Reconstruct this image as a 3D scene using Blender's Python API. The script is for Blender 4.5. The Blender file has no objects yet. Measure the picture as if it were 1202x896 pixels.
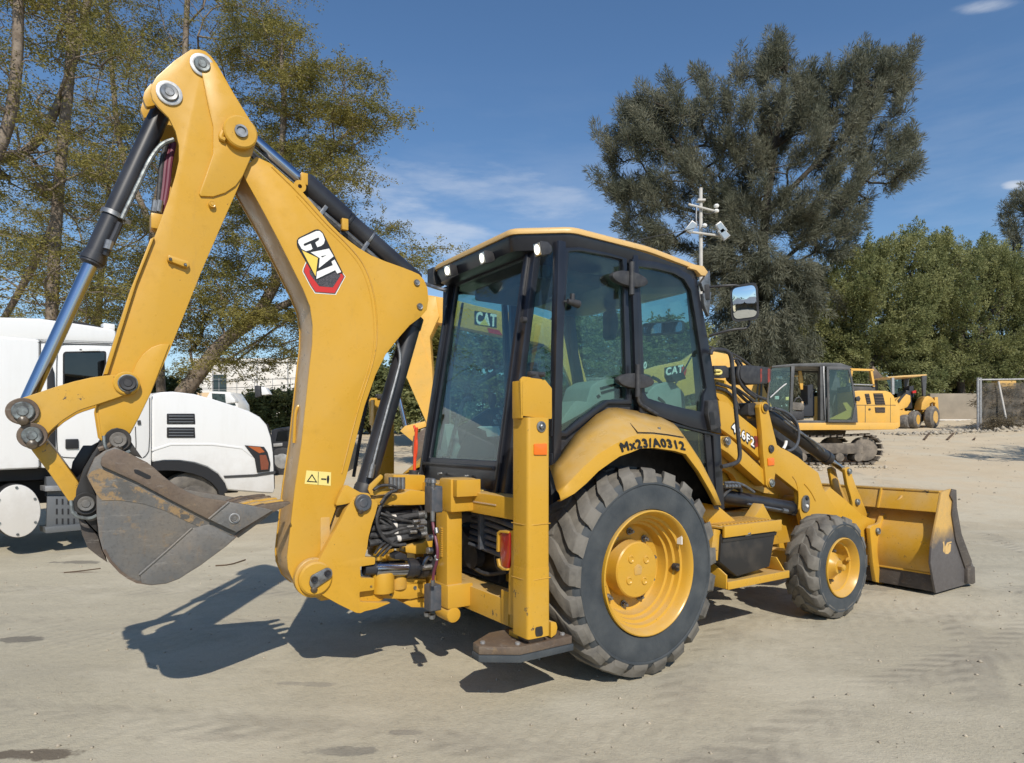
import bpy, bmesh, math, random
import numpy as np
from math import sin, cos, tan, atan2, radians as R, pi as PI, sqrt
from mathutils import Vector, Matrix
random.seed(7); RNG = np.random.default_rng(7)
scene = bpy.context.scene
COL = scene.collection

# ------------------------------------------------------------------ camera, sky, sun, exposure
CAMH = 1.49
FPX, CX, HY, PW, PH = 760.0, 601.0, 515.0, 1202.0, 896.0
cam_d = bpy.data.cameras.new('camera'); cam = bpy.data.objects.new('camera', cam_d); COL.objects.link(cam)
cam.location = (0, 0, CAMH); cam.rotation_euler = (PI/2, 0, 0)
cam_d.sensor_width = 36; cam_d.lens = 36*FPX/PW; cam_d.shift_y = (HY-448)/PW
cam_d.clip_start = .05; cam_d.clip_end = 2000
scene.camera = cam
SUN_EL = 41.5; SUNV = Vector((.28, -1.0, 0)).normalized()          # where the sun stands (towards it)
sund = bpy.data.lights.new('sun', 'SUN'); sund.energy = 3.7; sund.angle = R(.55); sund.color = (1, .93, .82)
suno = bpy.data.objects.new('sun', sund); COL.objects.link(suno)
sv = Vector((SUNV.x*cos(R(SUN_EL)), SUNV.y*cos(R(SUN_EL)), sin(R(SUN_EL))))
suno.rotation_euler = sv.to_track_quat('Z', 'Y').to_euler()
world = bpy.data.worlds.new('World'); scene.world = world; world.use_nodes = True
wn, wl = world.node_tree.nodes, world.node_tree.links
bg = wn['Background']; bg.inputs['Strength'].default_value = .1
sky = wn.new('ShaderNodeTexSky'); sky.sky_type = 'NISHITA'; sky.sun_disc = False
sky.sun_elevation = R(SUN_EL); sky.sun_rotation = atan2(SUNV.x, SUNV.y)
sky.air_density = 1.15; sky.dust_density = 0.1; sky.ozone_density = 5.0
# thin wispy clouds, low above the horizon
tc = wn.new('ShaderNodeTexCoord'); mp = wn.new('ShaderNodeMapping'); mp.inputs['Scale'].default_value = (1.6, 1.6, 7.5)
mp.inputs['Rotation'].default_value = (0, R(14), 0); mp.inputs['Location'].default_value = (.35, 0, .1)
nz = wn.new('ShaderNodeTexNoise'); nz.inputs['Scale'].default_value = 1.7; nz.inputs['Detail'].default_value = 9; nz.inputs['Roughness'].default_value = .58
rp = wn.new('ShaderNodeValToRGB'); rp.color_ramp.elements[0].position = .47; rp.color_ramp.elements[1].position = .78
sp = wn.new('ShaderNodeSeparateXYZ')
mr = wn.new('ShaderNodeMapRange'); mr.inputs['From Min'].default_value = .50; mr.inputs['From Max'].default_value = .14
mul = wn.new('ShaderNodeMath'); mul.operation = 'MULTIPLY'
mul2 = wn.new('ShaderNodeMath'); mul2.operation = 'MULTIPLY'; mul2.inputs[1].default_value = .45
mx = wn.new('ShaderNodeMixRGB'); mx.inputs['Color2'].default_value = (6.6, 6.9, 7.4, 1)
wl.new(tc.outputs['Generated'], mp.inputs['Vector']); wl.new(mp.outputs[0], nz.inputs['Vector']); wl.new(nz.outputs['Fac'], rp.inputs['Fac'])
wl.new(tc.outputs['Generated'], sp.inputs[0]); wl.new(sp.outputs['Z'], mr.inputs['Value'])
wl.new(rp.outputs[0], mul.inputs[0]); wl.new(mr.outputs[0], mul.inputs[1]); wl.new(mul.outputs[0], mul2.inputs[0])
def streak(px, py, rx, ry, ang, amt):
    # one wisp of cloud: an uneven patch of the sky in the direction given
    d = Vector(((px-601)/760, 1, (515-py)/760)).normalized(); r_ = Vector((1, 0, 0)); r_ = (r_-d*r_.dot(d)).normalized(); u_ = r_.cross(d)*-1
    u_ = u_ if u_.z > 0 else -u_; a_ = r_*cos(ang)+u_*sin(ang); b_ = u_*cos(ang)-r_*sin(ang); out = []
    for v_, rr in ((a_, rx), (b_, ry)):
        dt = wn.new('ShaderNodeVectorMath'); dt.operation = 'DOT_PRODUCT'; dt.inputs[1].default_value = v_; wl.new(tc.outputs['Generated'], dt.inputs[0])
        m_ = wn.new('ShaderNodeMath'); m_.operation = 'MULTIPLY'; m_.inputs[1].default_value = 760/rr; wl.new(dt.outputs['Value'], m_.inputs[0])
        p_ = wn.new('ShaderNodeMath'); p_.operation = 'POWER'; p_.inputs[1].default_value = 2; ab = wn.new('ShaderNodeMath'); ab.operation = 'ABSOLUTE'; wl.new(m_.outputs[0], ab.inputs[0]); wl.new(ab.outputs[0], p_.inputs[0]); out.append(p_)
    s_ = wn.new('ShaderNodeMath'); s_.operation = 'ADD'; wl.new(out[0].outputs[0], s_.inputs[0]); wl.new(out[1].outputs[0], s_.inputs[1])
    nn = wn.new('ShaderNodeTexNoise'); nn.inputs['Scale'].default_value = 5; nn.inputs['Detail'].default_value = 8; nn.inputs['Roughness'].default_value = .6
    mm_ = wn.new('ShaderNodeMapping'); mm_.inputs['Rotation'].default_value = (0, ang*1.0, 0); mm_.inputs['Scale'].default_value = (1, 1, 4.5); wl.new(tc.outputs['Generated'], mm_.inputs['Vector']); wl.new(mm_.outputs[0], nn.inputs['Vector'])
    w_ = wn.new('ShaderNodeMath'); w_.operation = 'MULTIPLY_ADD'; w_.inputs[1].default_value = -4.5; w_.inputs[2].default_value = 2.9; wl.new(nn.outputs['Fac'], w_.inputs[0])
    q_ = wn.new('ShaderNodeMath'); q_.operation = 'ADD'; wl.new(s_.outputs[0], q_.inputs[0]); wl.new(w_.outputs[0], q_.inputs[1])
    g_ = wn.new('ShaderNodeMapRange'); g_.interpolation_type = 'SMOOTHERSTEP'; g_.inputs['From Min'].default_value = 1.9; g_.inputs['From Max'].default_value = 0; g_.inputs['To Max'].default_value = amt; wl.new(q_.outputs[0], g_.inputs['Value']); return g_.outputs[0]
acc = mul2.outputs[0]
for sp_ in ((500, 262, 150, 30, -.42, .50), (600, 228, 200, 26, -.12, .36), (440, 205, 60, 18, -.3, .3), (1172, 6, 34, 7, .1, .5), (1192, 217, 12, 5, 0, .7), (-330, 200, 160, 30, .2, .5), (1650, 260, 220, 30, .1, .5)):
    a_ = wn.new('ShaderNodeMath'); a_.operation = 'MAXIMUM'; wl.new(acc, a_.inputs[0]); wl.new(streak(*sp_), a_.inputs[1]); acc = a_.outputs[0]
hs = wn.new('ShaderNodeHueSaturation'); hs.inputs['Saturation'].default_value = 1.07; wl.new(sky.outputs[0], hs.inputs['Color'])
wl.new(acc, mx.inputs['Fac']); wl.new(hs.outputs[0], mx.inputs['Color1']); wl.new(mx.outputs[0], bg.inputs['Color'])
scene.view_settings.view_transform = 'Standard'; scene.view_settings.look = 'None'
scene.view_settings.exposure = 0.25; scene.view_settings.gamma = 1
scene.render.resolution_x = 1024; scene.render.resolution_y = 763
scene.render.engine = 'CYCLES'
scene.cycles.max_bounces = 8; scene.cycles.transparent_max_bounces = 24
scene.cycles.glossy_bounces = 3; scene.cycles.diffuse_bounces = 3; scene.cycles.use_denoising = True
scene.cycles.caustics_reflective = False; scene.cycles.caustics_refractive = False

# ------------------------------------------------------------------ geometry of the place
TH = R(33.9)                                   # heading of the backhoe loader
EU = Vector((cos(TH), sin(TH))); EV = Vector((sin(TH), -cos(TH)))
ORG = Vector((.239, 4.966))                     # ground under the rear axle
def ray(px, py): return Vector(((px-CX)/FPX, 1.0, (HY-py)/FPX))
def frame_pt(px, py, v, org=ORG, eu=EU, ev=EV):
    """point in the upright plane at lateral offset v of a frame -> (u, z)"""
    k = (px-CX)/FPX
    u = (k*(org.y+v*ev.y)-(org.x+v*ev.x))/(eu.x-k*eu.y)
    Y = org.y+v*ev.y+u*eu.y
    return u, CAMH+(HY-py)/FPX*Y
def P(px, py, y):                              # machine plane y = const  -> local (x, z)
    return frame_pt(px, py, -y)
def P3(px, py, y):
    u, z = P(px, py, y); return Vector((u, y, z))
def Q(px, py, x):                              # machine plane x = const -> local (y, z)
    k = (px-CX)/FPX
    v = (k*(ORG.y+x*EU.y)-(ORG.x+x*EU.x))/(EV.x-k*EV.y)
    Y = ORG.y+v*EV.y+x*EU.y
    return -v, CAMH+(HY-py)/FPX*Y
def Q3(px, py, x):
    y, z = Q(px, py, x); return Vector((x, y, z))
def at(px, py, Y): return Vector(((px-CX)/FPX*Y, Y, CAMH+(HY-py)/FPX*Y))
def gz(y):                                     # the yard climbs gently towards the back
    t = min(max(0, y-10.5), 45); return .09*(t-.5) if t > 1 else .045*t*t
def gnd(px, py):
    k = (HY-py)/FPX; lo, hi = 1.0, 55.0
    for _ in range(40):
        m_ = (lo+hi)/2
        if CAMH+k*m_ > gz(m_): lo = m_
        else: hi = m_
    return Vector(((px-CX)/FPX*lo, lo, gz(lo)))
def ZM(ox, oy, s, pts): return [(ox+a/s, oy+b/s) for a, b in pts]
def PL(pts, y): return [P(a, b, y) for a, b in pts]

# ------------------------------------------------------------------ mesh helpers
def ngon_area(p): return sum(p[i][0]*p[(i+1) % len(p)][1]-p[(i+1) % len(p)][0]*p[i][1] for i in range(len(p)))/2
def chaikin(p, n=1, closed=True):
    for _ in range(n):
        q = []
        m = len(p)
        if closed:
            for i in range(m):
                a, b = Vector(p[i]), Vector(p[(i+1) % m]); q += [tuple(a*.75+b*.25), tuple(a*.25+b*.75)]
        else:
            q = [tuple(p[0])]
            for i in range(m-1):
                a, b = Vector(p[i]), Vector(p[i+1]); q += [tuple(a*.75+b*.25), tuple(a*.25+b*.75)]
            q.append(tuple(p[-1]))
        p = q
    return p
def fillet(p, r, seg=4):
    """round every corner of a closed 2D outline by about r"""
    out = []; m = len(p)
    for i in range(m):
        a, b, c = Vector(p[i-1]), Vector(p[i]), Vector(p[(i+1) % m])
        d1, d2 = (a-b), (c-b)
        t = min(r, d1.length*.45, d2.length*.45)
        p1, p2 = b+d1.normalized()*t, b+d2.normalized()*t
        for k in range(seg+1):
            s = k/seg; out.append(tuple(p1*(1-s)**2+b*2*s*(1-s)+p2*s*s))
    return out
class MB:
    def __init__(s): s.v = []; s.f = []
    def add(s, v, f):
        o = len(s.v); s.v += [tuple(a) for a in v]; s.f += [tuple(o+i for i in q) for q in f]
    def prism(s, ring, d):
        """ring of 3D points swept by vector d"""
        d = Vector(d); ring = [Vector(a) for a in ring]; n = len(ring)
        nrm = Vector((0, 0, 0))
        for i in range(n):
            nrm += ring[i].cross(ring[(i+1) % n])
        if nrm.dot(d) > 0: ring = ring[::-1]
        s.add(ring+[a+d for a in ring], [tuple(range(n)), tuple(range(2*n-1, n-1, -1))]+[(i, n+i, n+(i+1) % n, (i+1) % n) for i in range(n)])
        return s
    def prY(s, pts, y0, y1): return s.prism([(a, y0, b) for a, b in pts], (0, y1-y0, 0))
    def prX(s, pts, x0, x1): return s.prism([(x0, a, b) for a, b in pts], (x1-x0, 0, 0))
    def prZ(s, pts, z0, z1): return s.prism([(a, b, z0) for a, b in pts], (0, 0, z1-z0))
    def box(s, x0, x1, y0, y1, z0, z1): return s.prZ([(x0, y0), (x1, y0), (x1, y1), (x0, y1)], z0, z1)
    def loft(s, rings, closed=True, cap=True):
        n = len(rings[0]); m = len(rings); v = [p for r in rings for p in r]; f = []
        for j in range(m-1):
            for i in range(n if closed else n-1):
                a = j*n+i; b = j*n+(i+1) % n; f.append((a, b, b+n, a+n))
        if cap and closed: f += [tuple(range(n-1, -1, -1)), tuple((m-1)*n+i for i in range(n))]
        s.add(v, f); return s
    def cyl(s, p0, p1, r0, r1=None, seg=20):
        p0, p1 = Vector(p0), Vector(p1); r1 = r0 if r1 is None else r1
        z = (p1-p0).normalized(); x = z.orthogonal().normalized(); y = z.cross(x)
        return s.loft([[p+(x*cos(2*PI*i/seg)+y*sin(2*PI*i/seg))*r for i in range(seg)] for p, r in ((p0, r0), (p1, r1))])
    def lathe(s, c, ax, prof, seg=32, closed=False):
        """prof = [(along, radius)] about axis ax through c"""
        c, z = Vector(c), Vector(ax).normalized(); x = z.orthogonal().normalized(); y = z.cross(x)
        return s.loft([[c+z*h+(x*cos(2*PI*i/seg)+y*sin(2*PI*i/seg))*max(r, 1e-4) for i in range(seg)] for h, r in prof], True, not closed)
    def tube(s, pts, r, seg=8, smooth=2, r1=None):
        pts = [Vector(a) for a in pts]
        if smooth and len(pts) > 2: pts = [Vector(a) for a in chaikin([tuple(a) for a in pts], smooth, False)]
        rings = []; x = None; n = len(pts)
        for i, p in enumerate(pts):
            t = (pts[min(i+1, n-1)]-pts[max(i-1, 0)]).normalized()
            x = t.orthogonal().normalized() if x is None else (x-t*x.dot(t)).normalized()
            y = t.cross(x); rr = r if r1 is None else r+(r1-r)*i/(n-1)
            rings.append([p+(x*cos(2*PI*k/seg)+y*sin(2*PI*k/seg))*rr for k in range(seg)])
        return s.loft(rings)
    def grid(s, rows):
        n = len(rows[0]); s.add([p for r in rows for p in r], [(j*n+i, j*n+i+1, (j+1)*n+i+1, (j+1)*n+i) for j in range(len(rows)-1) for i in range(n-1)])
        return s
    def mesh(s, name, bevel=0, seg=2, ang=32, smooth=True):
        me = bpy.data.meshes.new(name); me.from_pydata(s.v, [], s.f); me.validate()
        bm = bmesh.new(); bm.from_mesh(me)
        if bevel:
            bmesh.ops.remove_doubles(bm, verts=bm.verts, dist=1e-5)
        bmesh.ops.recalc_face_normals(bm, faces=bm.faces)
        if bevel:
            es = [e for e in bm.edges if len(e.link_faces) == 2 and e.calc_face_angle(0) > .6]
            bmesh.ops.bevel(bm, geom=es, offset=bevel, segments=seg, profile=.6, affect='EDGES', clamp_overlap=True)
        bm.to_mesh(me); bm.free()
        if smooth:
            me.shade_smooth(); me.set_sharp_from_angle(angle=R(ang))
        return me
    def out(s, name, mat, parent=None, bevel=0, seg=2, ang=32, smooth=True, loc=None):
        me = s.mesh(name, bevel, seg, ang, smooth); me.materials.append(mat)
        o = bpy.data.objects.new(name, me); COL.objects.link(o)
        if parent is not None: o.parent = parent
        if loc is not None: o.location = loc
        return o
def empty(name, label, cat, loc=(0, 0, 0), rz=0, group=None):
    o = bpy.data.objects.new(name, None); COL.objects.link(o); o.location = loc; o.rotation_euler = (0, 0, rz)
    o['label'] = label; o['category'] = cat
    if group: o['group'] = group
    return o
def tag(o, label=None, cat=None, group=None, kind=None):
    if label: o['label'] = label
    if cat: o['category'] = cat
    if group: o['group'] = group
    if kind: o['kind'] = kind
    return o
def dup(o, name=None, parent='same', loc=None, **kw):
    c = o.copy(); COL.objects.link(c)
    if parent != 'same': c.parent = parent
    if loc is not None: c.location = loc
    return c
def dup_tree(o, parent=None, **kw):
    c = dup(o, parent=parent, **kw)
    for ch in [a for a in bpy.data.objects if a.parent == o]: dup_tree(ch, c)
    return c
def text_mesh(name, s, mat, p00, p10, p01, parent=None, arch=0, bold=.0, lift=None, fat=.07):
    """flat print: letters mapped onto the patch whose lower left, lower right and upper left corners are given"""
    cu = bpy.data.curves.new('t', 'FONT'); cu.body = s; cu.offset = bold; cu.space_character = 1.18; cu.resolution_u = 3
    to = bpy.data.objects.new('t', cu); COL.objects.link(to)
    dg = bpy.context.evaluated_depsgraph_get(); me = bpy.data.meshes.new_from_object(to.evaluated_get(dg))
    bpy.data.objects.remove(to)
    xs = [v.co.x for v in me.vertices]; ys = [v.co.y for v in me.vertices]
    x0, x1, y0, y1 = min(xs), max(xs), min(ys), max(ys)
    p00, p10, p01 = Vector(p00), Vector(p10), Vector(p01)
    for v in me.vertices:
        a = (v.co.x-x0)/(x1-x0); b = (v.co.y-y0)/(y1-y0)
        v.co = p00+(p10-p00)*a+(p01-p00)*(b+arch*4*a*(1-a))+(Vector(lift) if lift else Vector((0, 0, 0)))
    if fat:
        V0 = [v.co.copy() for v in me.vertices]; F0 = [tuple(p.vertices) for p in me.polygons]; V, F = [], []
        du, dv = (p10-p00)*fat/max(1, len(s)), (p01-p00)*fat*.9; nn = du.cross(dv).normalized() if du.cross(dv).length else Vector((0, 0, 0))
        for q, (a, b) in enumerate(((0, 0), (1, 0), (-1, 0), (0, 1), (0, -1), (.7, .7), (-.7, .7), (.7, -.7), (-.7, -.7))):
            F += [tuple(i+len(V) for i in p) for p in F0]; V += [v+du*a+dv*b+nn*(.00003*q) for v in V0]
        me = bpy.data.meshes.new(name); me.from_pydata(V, [], F)
    me.materials.append(mat)
    o = bpy.data.objects.new(name, me); COL.objects.link(o)
    if parent: o.parent = parent
    return o

# ------------------------------------------------------------------ materials
def nodes(name):
    m = bpy.data.materials.new(name); m.use_nodes = True
    nt = m.node_tree; return m, nt, nt.nodes['Principled BSDF'], nt.nodes, nt.links
def noise(nt, scale, detail=4, rough=.55, coord='Object', vec=None, stretch=None):
    n = nt.nodes.new('ShaderNodeTexNoise'); n.inputs['Scale'].default_value = scale; n.inputs['Detail'].default_value = detail; n.inputs['Roughness'].default_value = rough
    t = nt.nodes.new('ShaderNodeTexCoord'); src = t.outputs[coord]
    if stretch:
        mp = nt.nodes.new('ShaderNodeMapping'); mp.inputs['Scale'].default_value = stretch; nt.links.new(src, mp.inputs['Vector']); src = mp.outputs[0]
    nt.links.new(src, n.inputs['Vector']); return n
def ramp(nt, src, stops):
    r = nt.nodes.new('ShaderNodeValToRGB'); e = r.color_ramp.elements
    while len(e) < len(stops): e.new(.5)
    for i, (p, c) in enumerate(stops):
        e[i].position = p; e[i].color = (c, c, c, 1) if not isinstance(c, tuple) else (*c, 1)
    nt.links.new(src, r.inputs['Fac']); return r
def mixc(nt, fac, a, b):
    m = nt.nodes.new('ShaderNodeMixRGB')
    if isinstance(fac, (int, float)): m.inputs[0].default_value = fac
    else: nt.links.new(fac, m.inputs[0])
    for i, c in ((1, a), (2, b)):
        if isinstance(c, tuple): m.inputs[i].default_value = (*c, 1)
        else: nt.links.new(c, m.inputs[i])
    return m.outputs[0]
def bump(nt, b, h, strength=.2, dist=.01):
    n = nt.nodes.new('ShaderNodeBump'); n.inputs['Strength'].default_value = strength; n.inputs['Distance'].default_value = dist
    nt.links.new(h, n.inputs['Height']); nt.links.new(n.outputs[0], b.inputs['Normal'])
def mat(name, col, rough=.5, metal=0, var=.0, vscale=6, col2=None, bmp=0, bscale=60, coat=0, lo=.4, hi=.65, spec=.5):
    m, nt, b, N, L = nodes(name)
    b.inputs['Roughness'].default_value = rough; b.inputs['Metallic'].default_value = metal; b.inputs['Specular IOR Level'].default_value = spec
    b.inputs['Coat Weight'].default_value = coat; b.inputs['Coat Roughness'].default_value = .12
    if col2 is not None:
        n = noise(nt, vscale, 6, .6); r = ramp(nt, n.outputs['Fac'], [(lo, 0.0), (hi, 1.0)])
        L.new(mixc(nt, r.outputs[0], col, col2), b.inputs['Base Color'])
    else: b.inputs['Base Color'].default_value = (*col, 1)
    if bmp:
        n2 = noise(nt, bscale, 4); bump(nt, b, n2.outputs['Fac'], bmp)
    return m
M = {}
def paint(name, base, dust=(.50, .35, .13), amt=.22, chips=0, grime=.3):
    m, nt, b, N, L = nodes(name)
    n1 = noise(nt, 2.3, 6, .65); r1 = ramp(nt, n1.outputs['Fac'], [(.42, 0.0), (.75, amt)])
    n2 = noise(nt, 38, 5, .7); r2 = ramp(nt, n2.outputs['Fac'], [(.58, 0.0), (.78, grime)])
    dk = tuple(c*.55 for c in base)
    c = mixc(nt, r1.outputs[0], base, dust); c = mixc(nt, r2.outputs[0], c, dk)
    if chips:
        n3 = noise(nt, 13, 7, .75); r3 = ramp(nt, n3.outputs['Fac'], [(.64-chips*.1, 0.0), (.66-chips*.1, 1.0)])
        c = mixc(nt, r3.outputs[0], c, (.07, .06, .055))
    gm_ = nt.nodes.new('ShaderNodeNewGeometry'); sz_ = nt.nodes.new('ShaderNodeSeparateXYZ'); L.new(gm_.outputs['Normal'], sz_.inputs[0])
    up_ = nt.nodes.new('ShaderNodeMapRange'); up_.inputs['From Min'].default_value = .35; up_.inputs['From Max'].default_value = .95; up_.inputs['To Max'].default_value = .6; L.new(sz_.outputs['Z'], up_.inputs['Value'])
    nd_ = noise(nt, 7, 6, .7); rd_ = ramp(nt, nd_.outputs['Fac'], [(.3, .25), (.7, 1.0)]); mu_ = nt.nodes.new('ShaderNodeMath'); mu_.operation = 'MULTIPLY'; L.new(up_.outputs[0], mu_.inputs[0]); L.new(rd_.outputs[0], mu_.inputs[1])
    c = mixc(nt, mu_.outputs[0], c, (.50, .41, .27))
    n9 = noise(nt, 3.2, 7, .75, stretch=(2.6, 2.6, .5)); r9 = ramp(nt, n9.outputs['Fac'], [(.60, 0.0), (.78, .38)]); c = mixc(nt, r9.outputs[0], c, (.30, .19, .07))
    n6 = noise(nt, 26, 6, .8, stretch=(.5, 1, 5)); r6 = ramp(nt, n6.outputs['Fac'], [(.63, 0.0), (.72, .28)]); c = mixc(nt, r6.outputs[0], c, tuple(min(1, q*1.15+.05) for q in dust))
    n7 = noise(nt, 5.5, 8, .78); r7 = ramp(nt, n7.outputs['Fac'], [(.56, 0.0), (.72, .30)]); c = mixc(nt, r7.outputs[0], c, tuple(q*.62 for q in base))
    n8 = noise(nt, 42, 3, .6); r8 = ramp(nt, n8.outputs['Fac'], [(.735, 0.0), (.75, .8)]); c = mixc(nt, r8.outputs[0], c, (.12, .075, .03))
    L.new(c, b.inputs['Base Color'])
    n4 = noise(nt, 9, 4); r4 = ramp(nt, n4.outputs['Fac'], [(.3, .24), (.75, .48)]); L.new(r4.outputs[0], b.inputs['Roughness'])
    n5 = noise(nt, 160, 2); bump(nt, b, n5.outputs['Fac'], .035, .004)
    b.inputs['Specular IOR Level'].default_value = .45
    return m
YEL = (.575, .318, .030)
M['yellow'] = paint('yellow_paint', YEL)
M['yellow_worn'] = paint('yellow_paint_worn', YEL, amt=.45, chips=.2, grime=.45)
M['yellow_dusty'] = paint('yellow_paint_dusty', YEL, dust=(.46, .34, .20), amt=.75, chips=.1, grime=.45)
M['roofy'] = paint('cab_roof_paint', (.68, .44, .17), amt=.2)
M['yellow_scuffed'] = paint('scuffed_bucket_paint', YEL, dust=(.50, .37, .20), amt=.6, chips=.12, grime=.75)
M['boomdirt'] = paint('dirty_inner_face', (.50, .31, .12), dust=(.56, .43, .28), amt=1.0, chips=.1, grime=.4)
M['black'] = mat('black_paint', (.016, .017, .022), .38, col2=(.035, .036, .042), vscale=3, spec=.5)
M['cabblack'] = mat('cab_frame_paint', (.014, .016, .022), .28, col2=(.022, .024, .032), vscale=4)
M['plastic'] = mat('black_plastic', (.028, .028, .032), .55, col2=(.05, .05, .052), vscale=20)
M['toolbox'] = mat('dusty_black_steel', (.02, .019, .019), .5, col2=(.09, .075, .06), vscale=3.5, lo=.5, hi=.85)
M['hose'] = mat('rubber_hose', (.022, .023, .026), .6, col2=(.06, .06, .062), vscale=30)
M['hosegrey'] = mat('grey_hose', (.06, .07, .085), .45, col2=(.1, .1, .11), vscale=25)
M['hosered'] = mat('burgundy_hose', (.14, .03, .055), .5)
M['chrome'] = mat('chrome_rod', (.42, .46, .55), .16, metal=1)
M['steel'] = mat('zinc_steel', (.30, .31, .32), .45, metal=.8, col2=(.16, .16, .16), vscale=25)
M['pin'] = mat('worn_pin_steel', (.24, .27, .27), .5, metal=.5, col2=(.09, .09, .09), vscale=30)
M['ringw'] = mat('bright_pin_ring', (.62, .62, .60), .4, metal=.3, col2=(.4, .4, .4), vscale=30)
M['rubber'] = mat('tyre_sidewall_rubber', (.033, .041, .049), .72, col2=(.080, .088, .092), vscale=5, bmp=.15, bscale=40, lo=.35, hi=.75)
M['tread'] = mat('dusty_tread_rubber', (.175, .162, .14), .92, col2=(.085, .08, .072), vscale=7, bmp=.3, bscale=35, lo=.42, hi=.7)
M['treadgap'] = mat('tread_groove_rubber', (.10, .092, .08), .95, col2=(.18, .165, .14), vscale=9)
M['white'] = mat('white_print', (.82, .82, .80), .5)
M['black_print'] = mat('black_print', (.012, .012, .014), .45)
M['red_print'] = mat('red_print', (.55, .03, .025), .4)
M['darkred'] = mat('dull_red_reflector', (.30, .045, .03), .5, col2=(.1, .03, .025), vscale=20)
M['grey_print'] = mat('grey_print', (.11, .10, .11), .5, col2=(.03, .03, .035), vscale=300, lo=.45, hi=.5)
M['cream'] = mat('yellow_label', (.78, .66, .22), .5)
M['tri'] = mat('yellow_triangle_print', (.80, .58, .10), .45)
M['orange'] = mat('orange_reflector', (.85, .17, .01), .25, coat=.5)
M['redlens'] = mat('red_lamp_lens', (.36, .012, .01), .18, coat=1, bmp=.2, bscale=90)
M['redplastic'] = mat('orange_red_plastic', (.75, .07, .02), .4)
M['interior'] = mat('cab_interior_grey', (.33, .36, .35), .7, col2=(.42, .44, .42), vscale=4)
M['seat'] = mat('seat_fabric', (.035, .04, .05), .85)
M['headliner'] = mat('headliner', (.09, .10, .11), .9)

def glass_mat(name, tint, refl=.06, rough=.02):
    m = bpy.data.materials.new(name); m.use_nodes = True; nt = m.node_tree; N, L = nt.nodes, nt.links
    N.remove(N['Principled BSDF']); out = N['Material Output']
    t = N.new('ShaderNodeBsdfTransparent'); t.inputs[0].default_value = (*tint, 1)
    g = N.new('ShaderNodeBsdfGlossy'); g.inputs['Roughness'].default_value = rough; g.inputs['Color'].default_value = (.9, .95, 1, 1)
    d = N.new('ShaderNodeBsdfDiffuse'); d.inputs['Color'].default_value = (.35, .36, .33, 1)
    nn = noise(nt, 5, 6, .7); rr = ramp(nt, nn.outputs['Fac'], [(.4, .004), (.8, .035)])
    lf = N.new('ShaderNodeLayerWeight'); lf.inputs['Blend'].default_value = .5
    lw = N.new('ShaderNodeMath'); lw.operation = 'POWER'; lw.inputs[1].default_value = 4.5; L.new(lf.outputs['Facing'], lw.inputs[0])
    ad = N.new('ShaderNodeMath'); ad.operation = 'ADD'; ad.inputs[1].default_value = refl; ad.use_clamp = True
    L.new(lw.outputs[0], ad.inputs[0]); m1 = N.new('ShaderNodeMixShader'); m2 = N.new('ShaderNodeMixShader')
    L.new(rr.outputs[0], m2.inputs[0]); L.new(t.outputs[0], m2.inputs[1]); L.new(d.outputs[0], m2.inputs[2])
    L.new(ad.outputs[0], m1.inputs[0]); L.new(m2.outputs[0], m1.inputs[1]); L.new(g.outputs[0], m1.inputs[2])
    L.new(m1.outputs[0], out.inputs['Surface']); return m
M['glass'] = glass_mat('tinted_cab_glass', (.70, .83, .805), .05)
M['glassdark'] = glass_mat('dark_vehicle_glass', (.14, .18, .18), .08)
def emis(name, col, st):
    m, nt, b, N, L = nodes(name); b.inputs['Base Color'].default_value = (.8, .8, .75, 1); b.inputs['Emission Color'].default_value = (*col, 1); b.inputs['Emission Strength'].default_value = st; b.inputs['Roughness'].default_value = .15
    return m
M['lamp'] = emis('lit_work_lamp_lens', (1, .93, .75), 1.6)
M['lampglass'] = mat('lamp_glass', (.55, .55, .5), .12, metal=.6)
m, nt, b, N, L = nodes('mirror_glass'); b.inputs['Metallic'].default_value = 1; b.inputs['Roughness'].default_value = .02; b.inputs['Base Color'].default_value = (.85, .88, .9, 1); M['mirror'] = m
# worn bucket steel with leftover yellow paint
def bucket_mat(name, a, b2, ypatch, yl=.56):
    m, nt, b, N, L = nodes(name)
    n1 = noise(nt, 4, 7, .65); r1 = ramp(nt, n1.outputs['Fac'], [(.38, 0.0), (.68, 1.0)]); c = mixc(nt, r1.outputs[0], a, b2)
    n2 = noise(nt, 11, 7, .7); r2 = ramp(nt, n2.outputs['Fac'], [(yl, 0.0), (yl+.06, ypatch)]); c = mixc(nt, r2.outputs[0], c, (.33, .215, .10))
    n3 = noise(nt, 60, 5, .8); r3 = ramp(nt, n3.outputs['Fac'], [(.5, 0.0), (.8, .6)]); c = mixc(nt, r3.outputs[0], c, (.05, .045, .04))
    n5 = noise(nt, 14, 7, .8, stretch=(.6, 1, 3.5)); r5 = ramp(nt, n5.outputs['Fac'], [(.56, 0.0), (.70, .55)]); c = mixc(nt, r5.outputs[0], c, (.33, .31, .28))
    n6 = noise(nt, 9, 6, .75, stretch=(3, 1, .8)); r6 = ramp(nt, n6.outputs['Fac'], [(.56, 0.0), (.74, .45)]); c = mixc(nt, r6.outputs[0], c, (.25, .165, .09))
    L.new(c, b.inputs['Base Color']); b.inputs['Metallic'].default_value = .25; b.inputs['Roughness'].default_value = .55
    n4 = noise(nt, 45, 5, .7); bump(nt, b, n4.outputs['Fac'], .25, .006); return m
M['bucket'] = bucket_mat('worn_bucket_steel', (.145, .145, .143), (.205, .18, .15), .35, .6)
M['bucketbrown'] = bucket_mat('rusty_bucket_steel', (.125, .09, .068), (.19, .145, .105), .35, .6)
M['bucketdark'] = bucket_mat('scoured_dark_steel', (.075, .065, .06), (.12, .10, .085), .35, .62)

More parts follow.
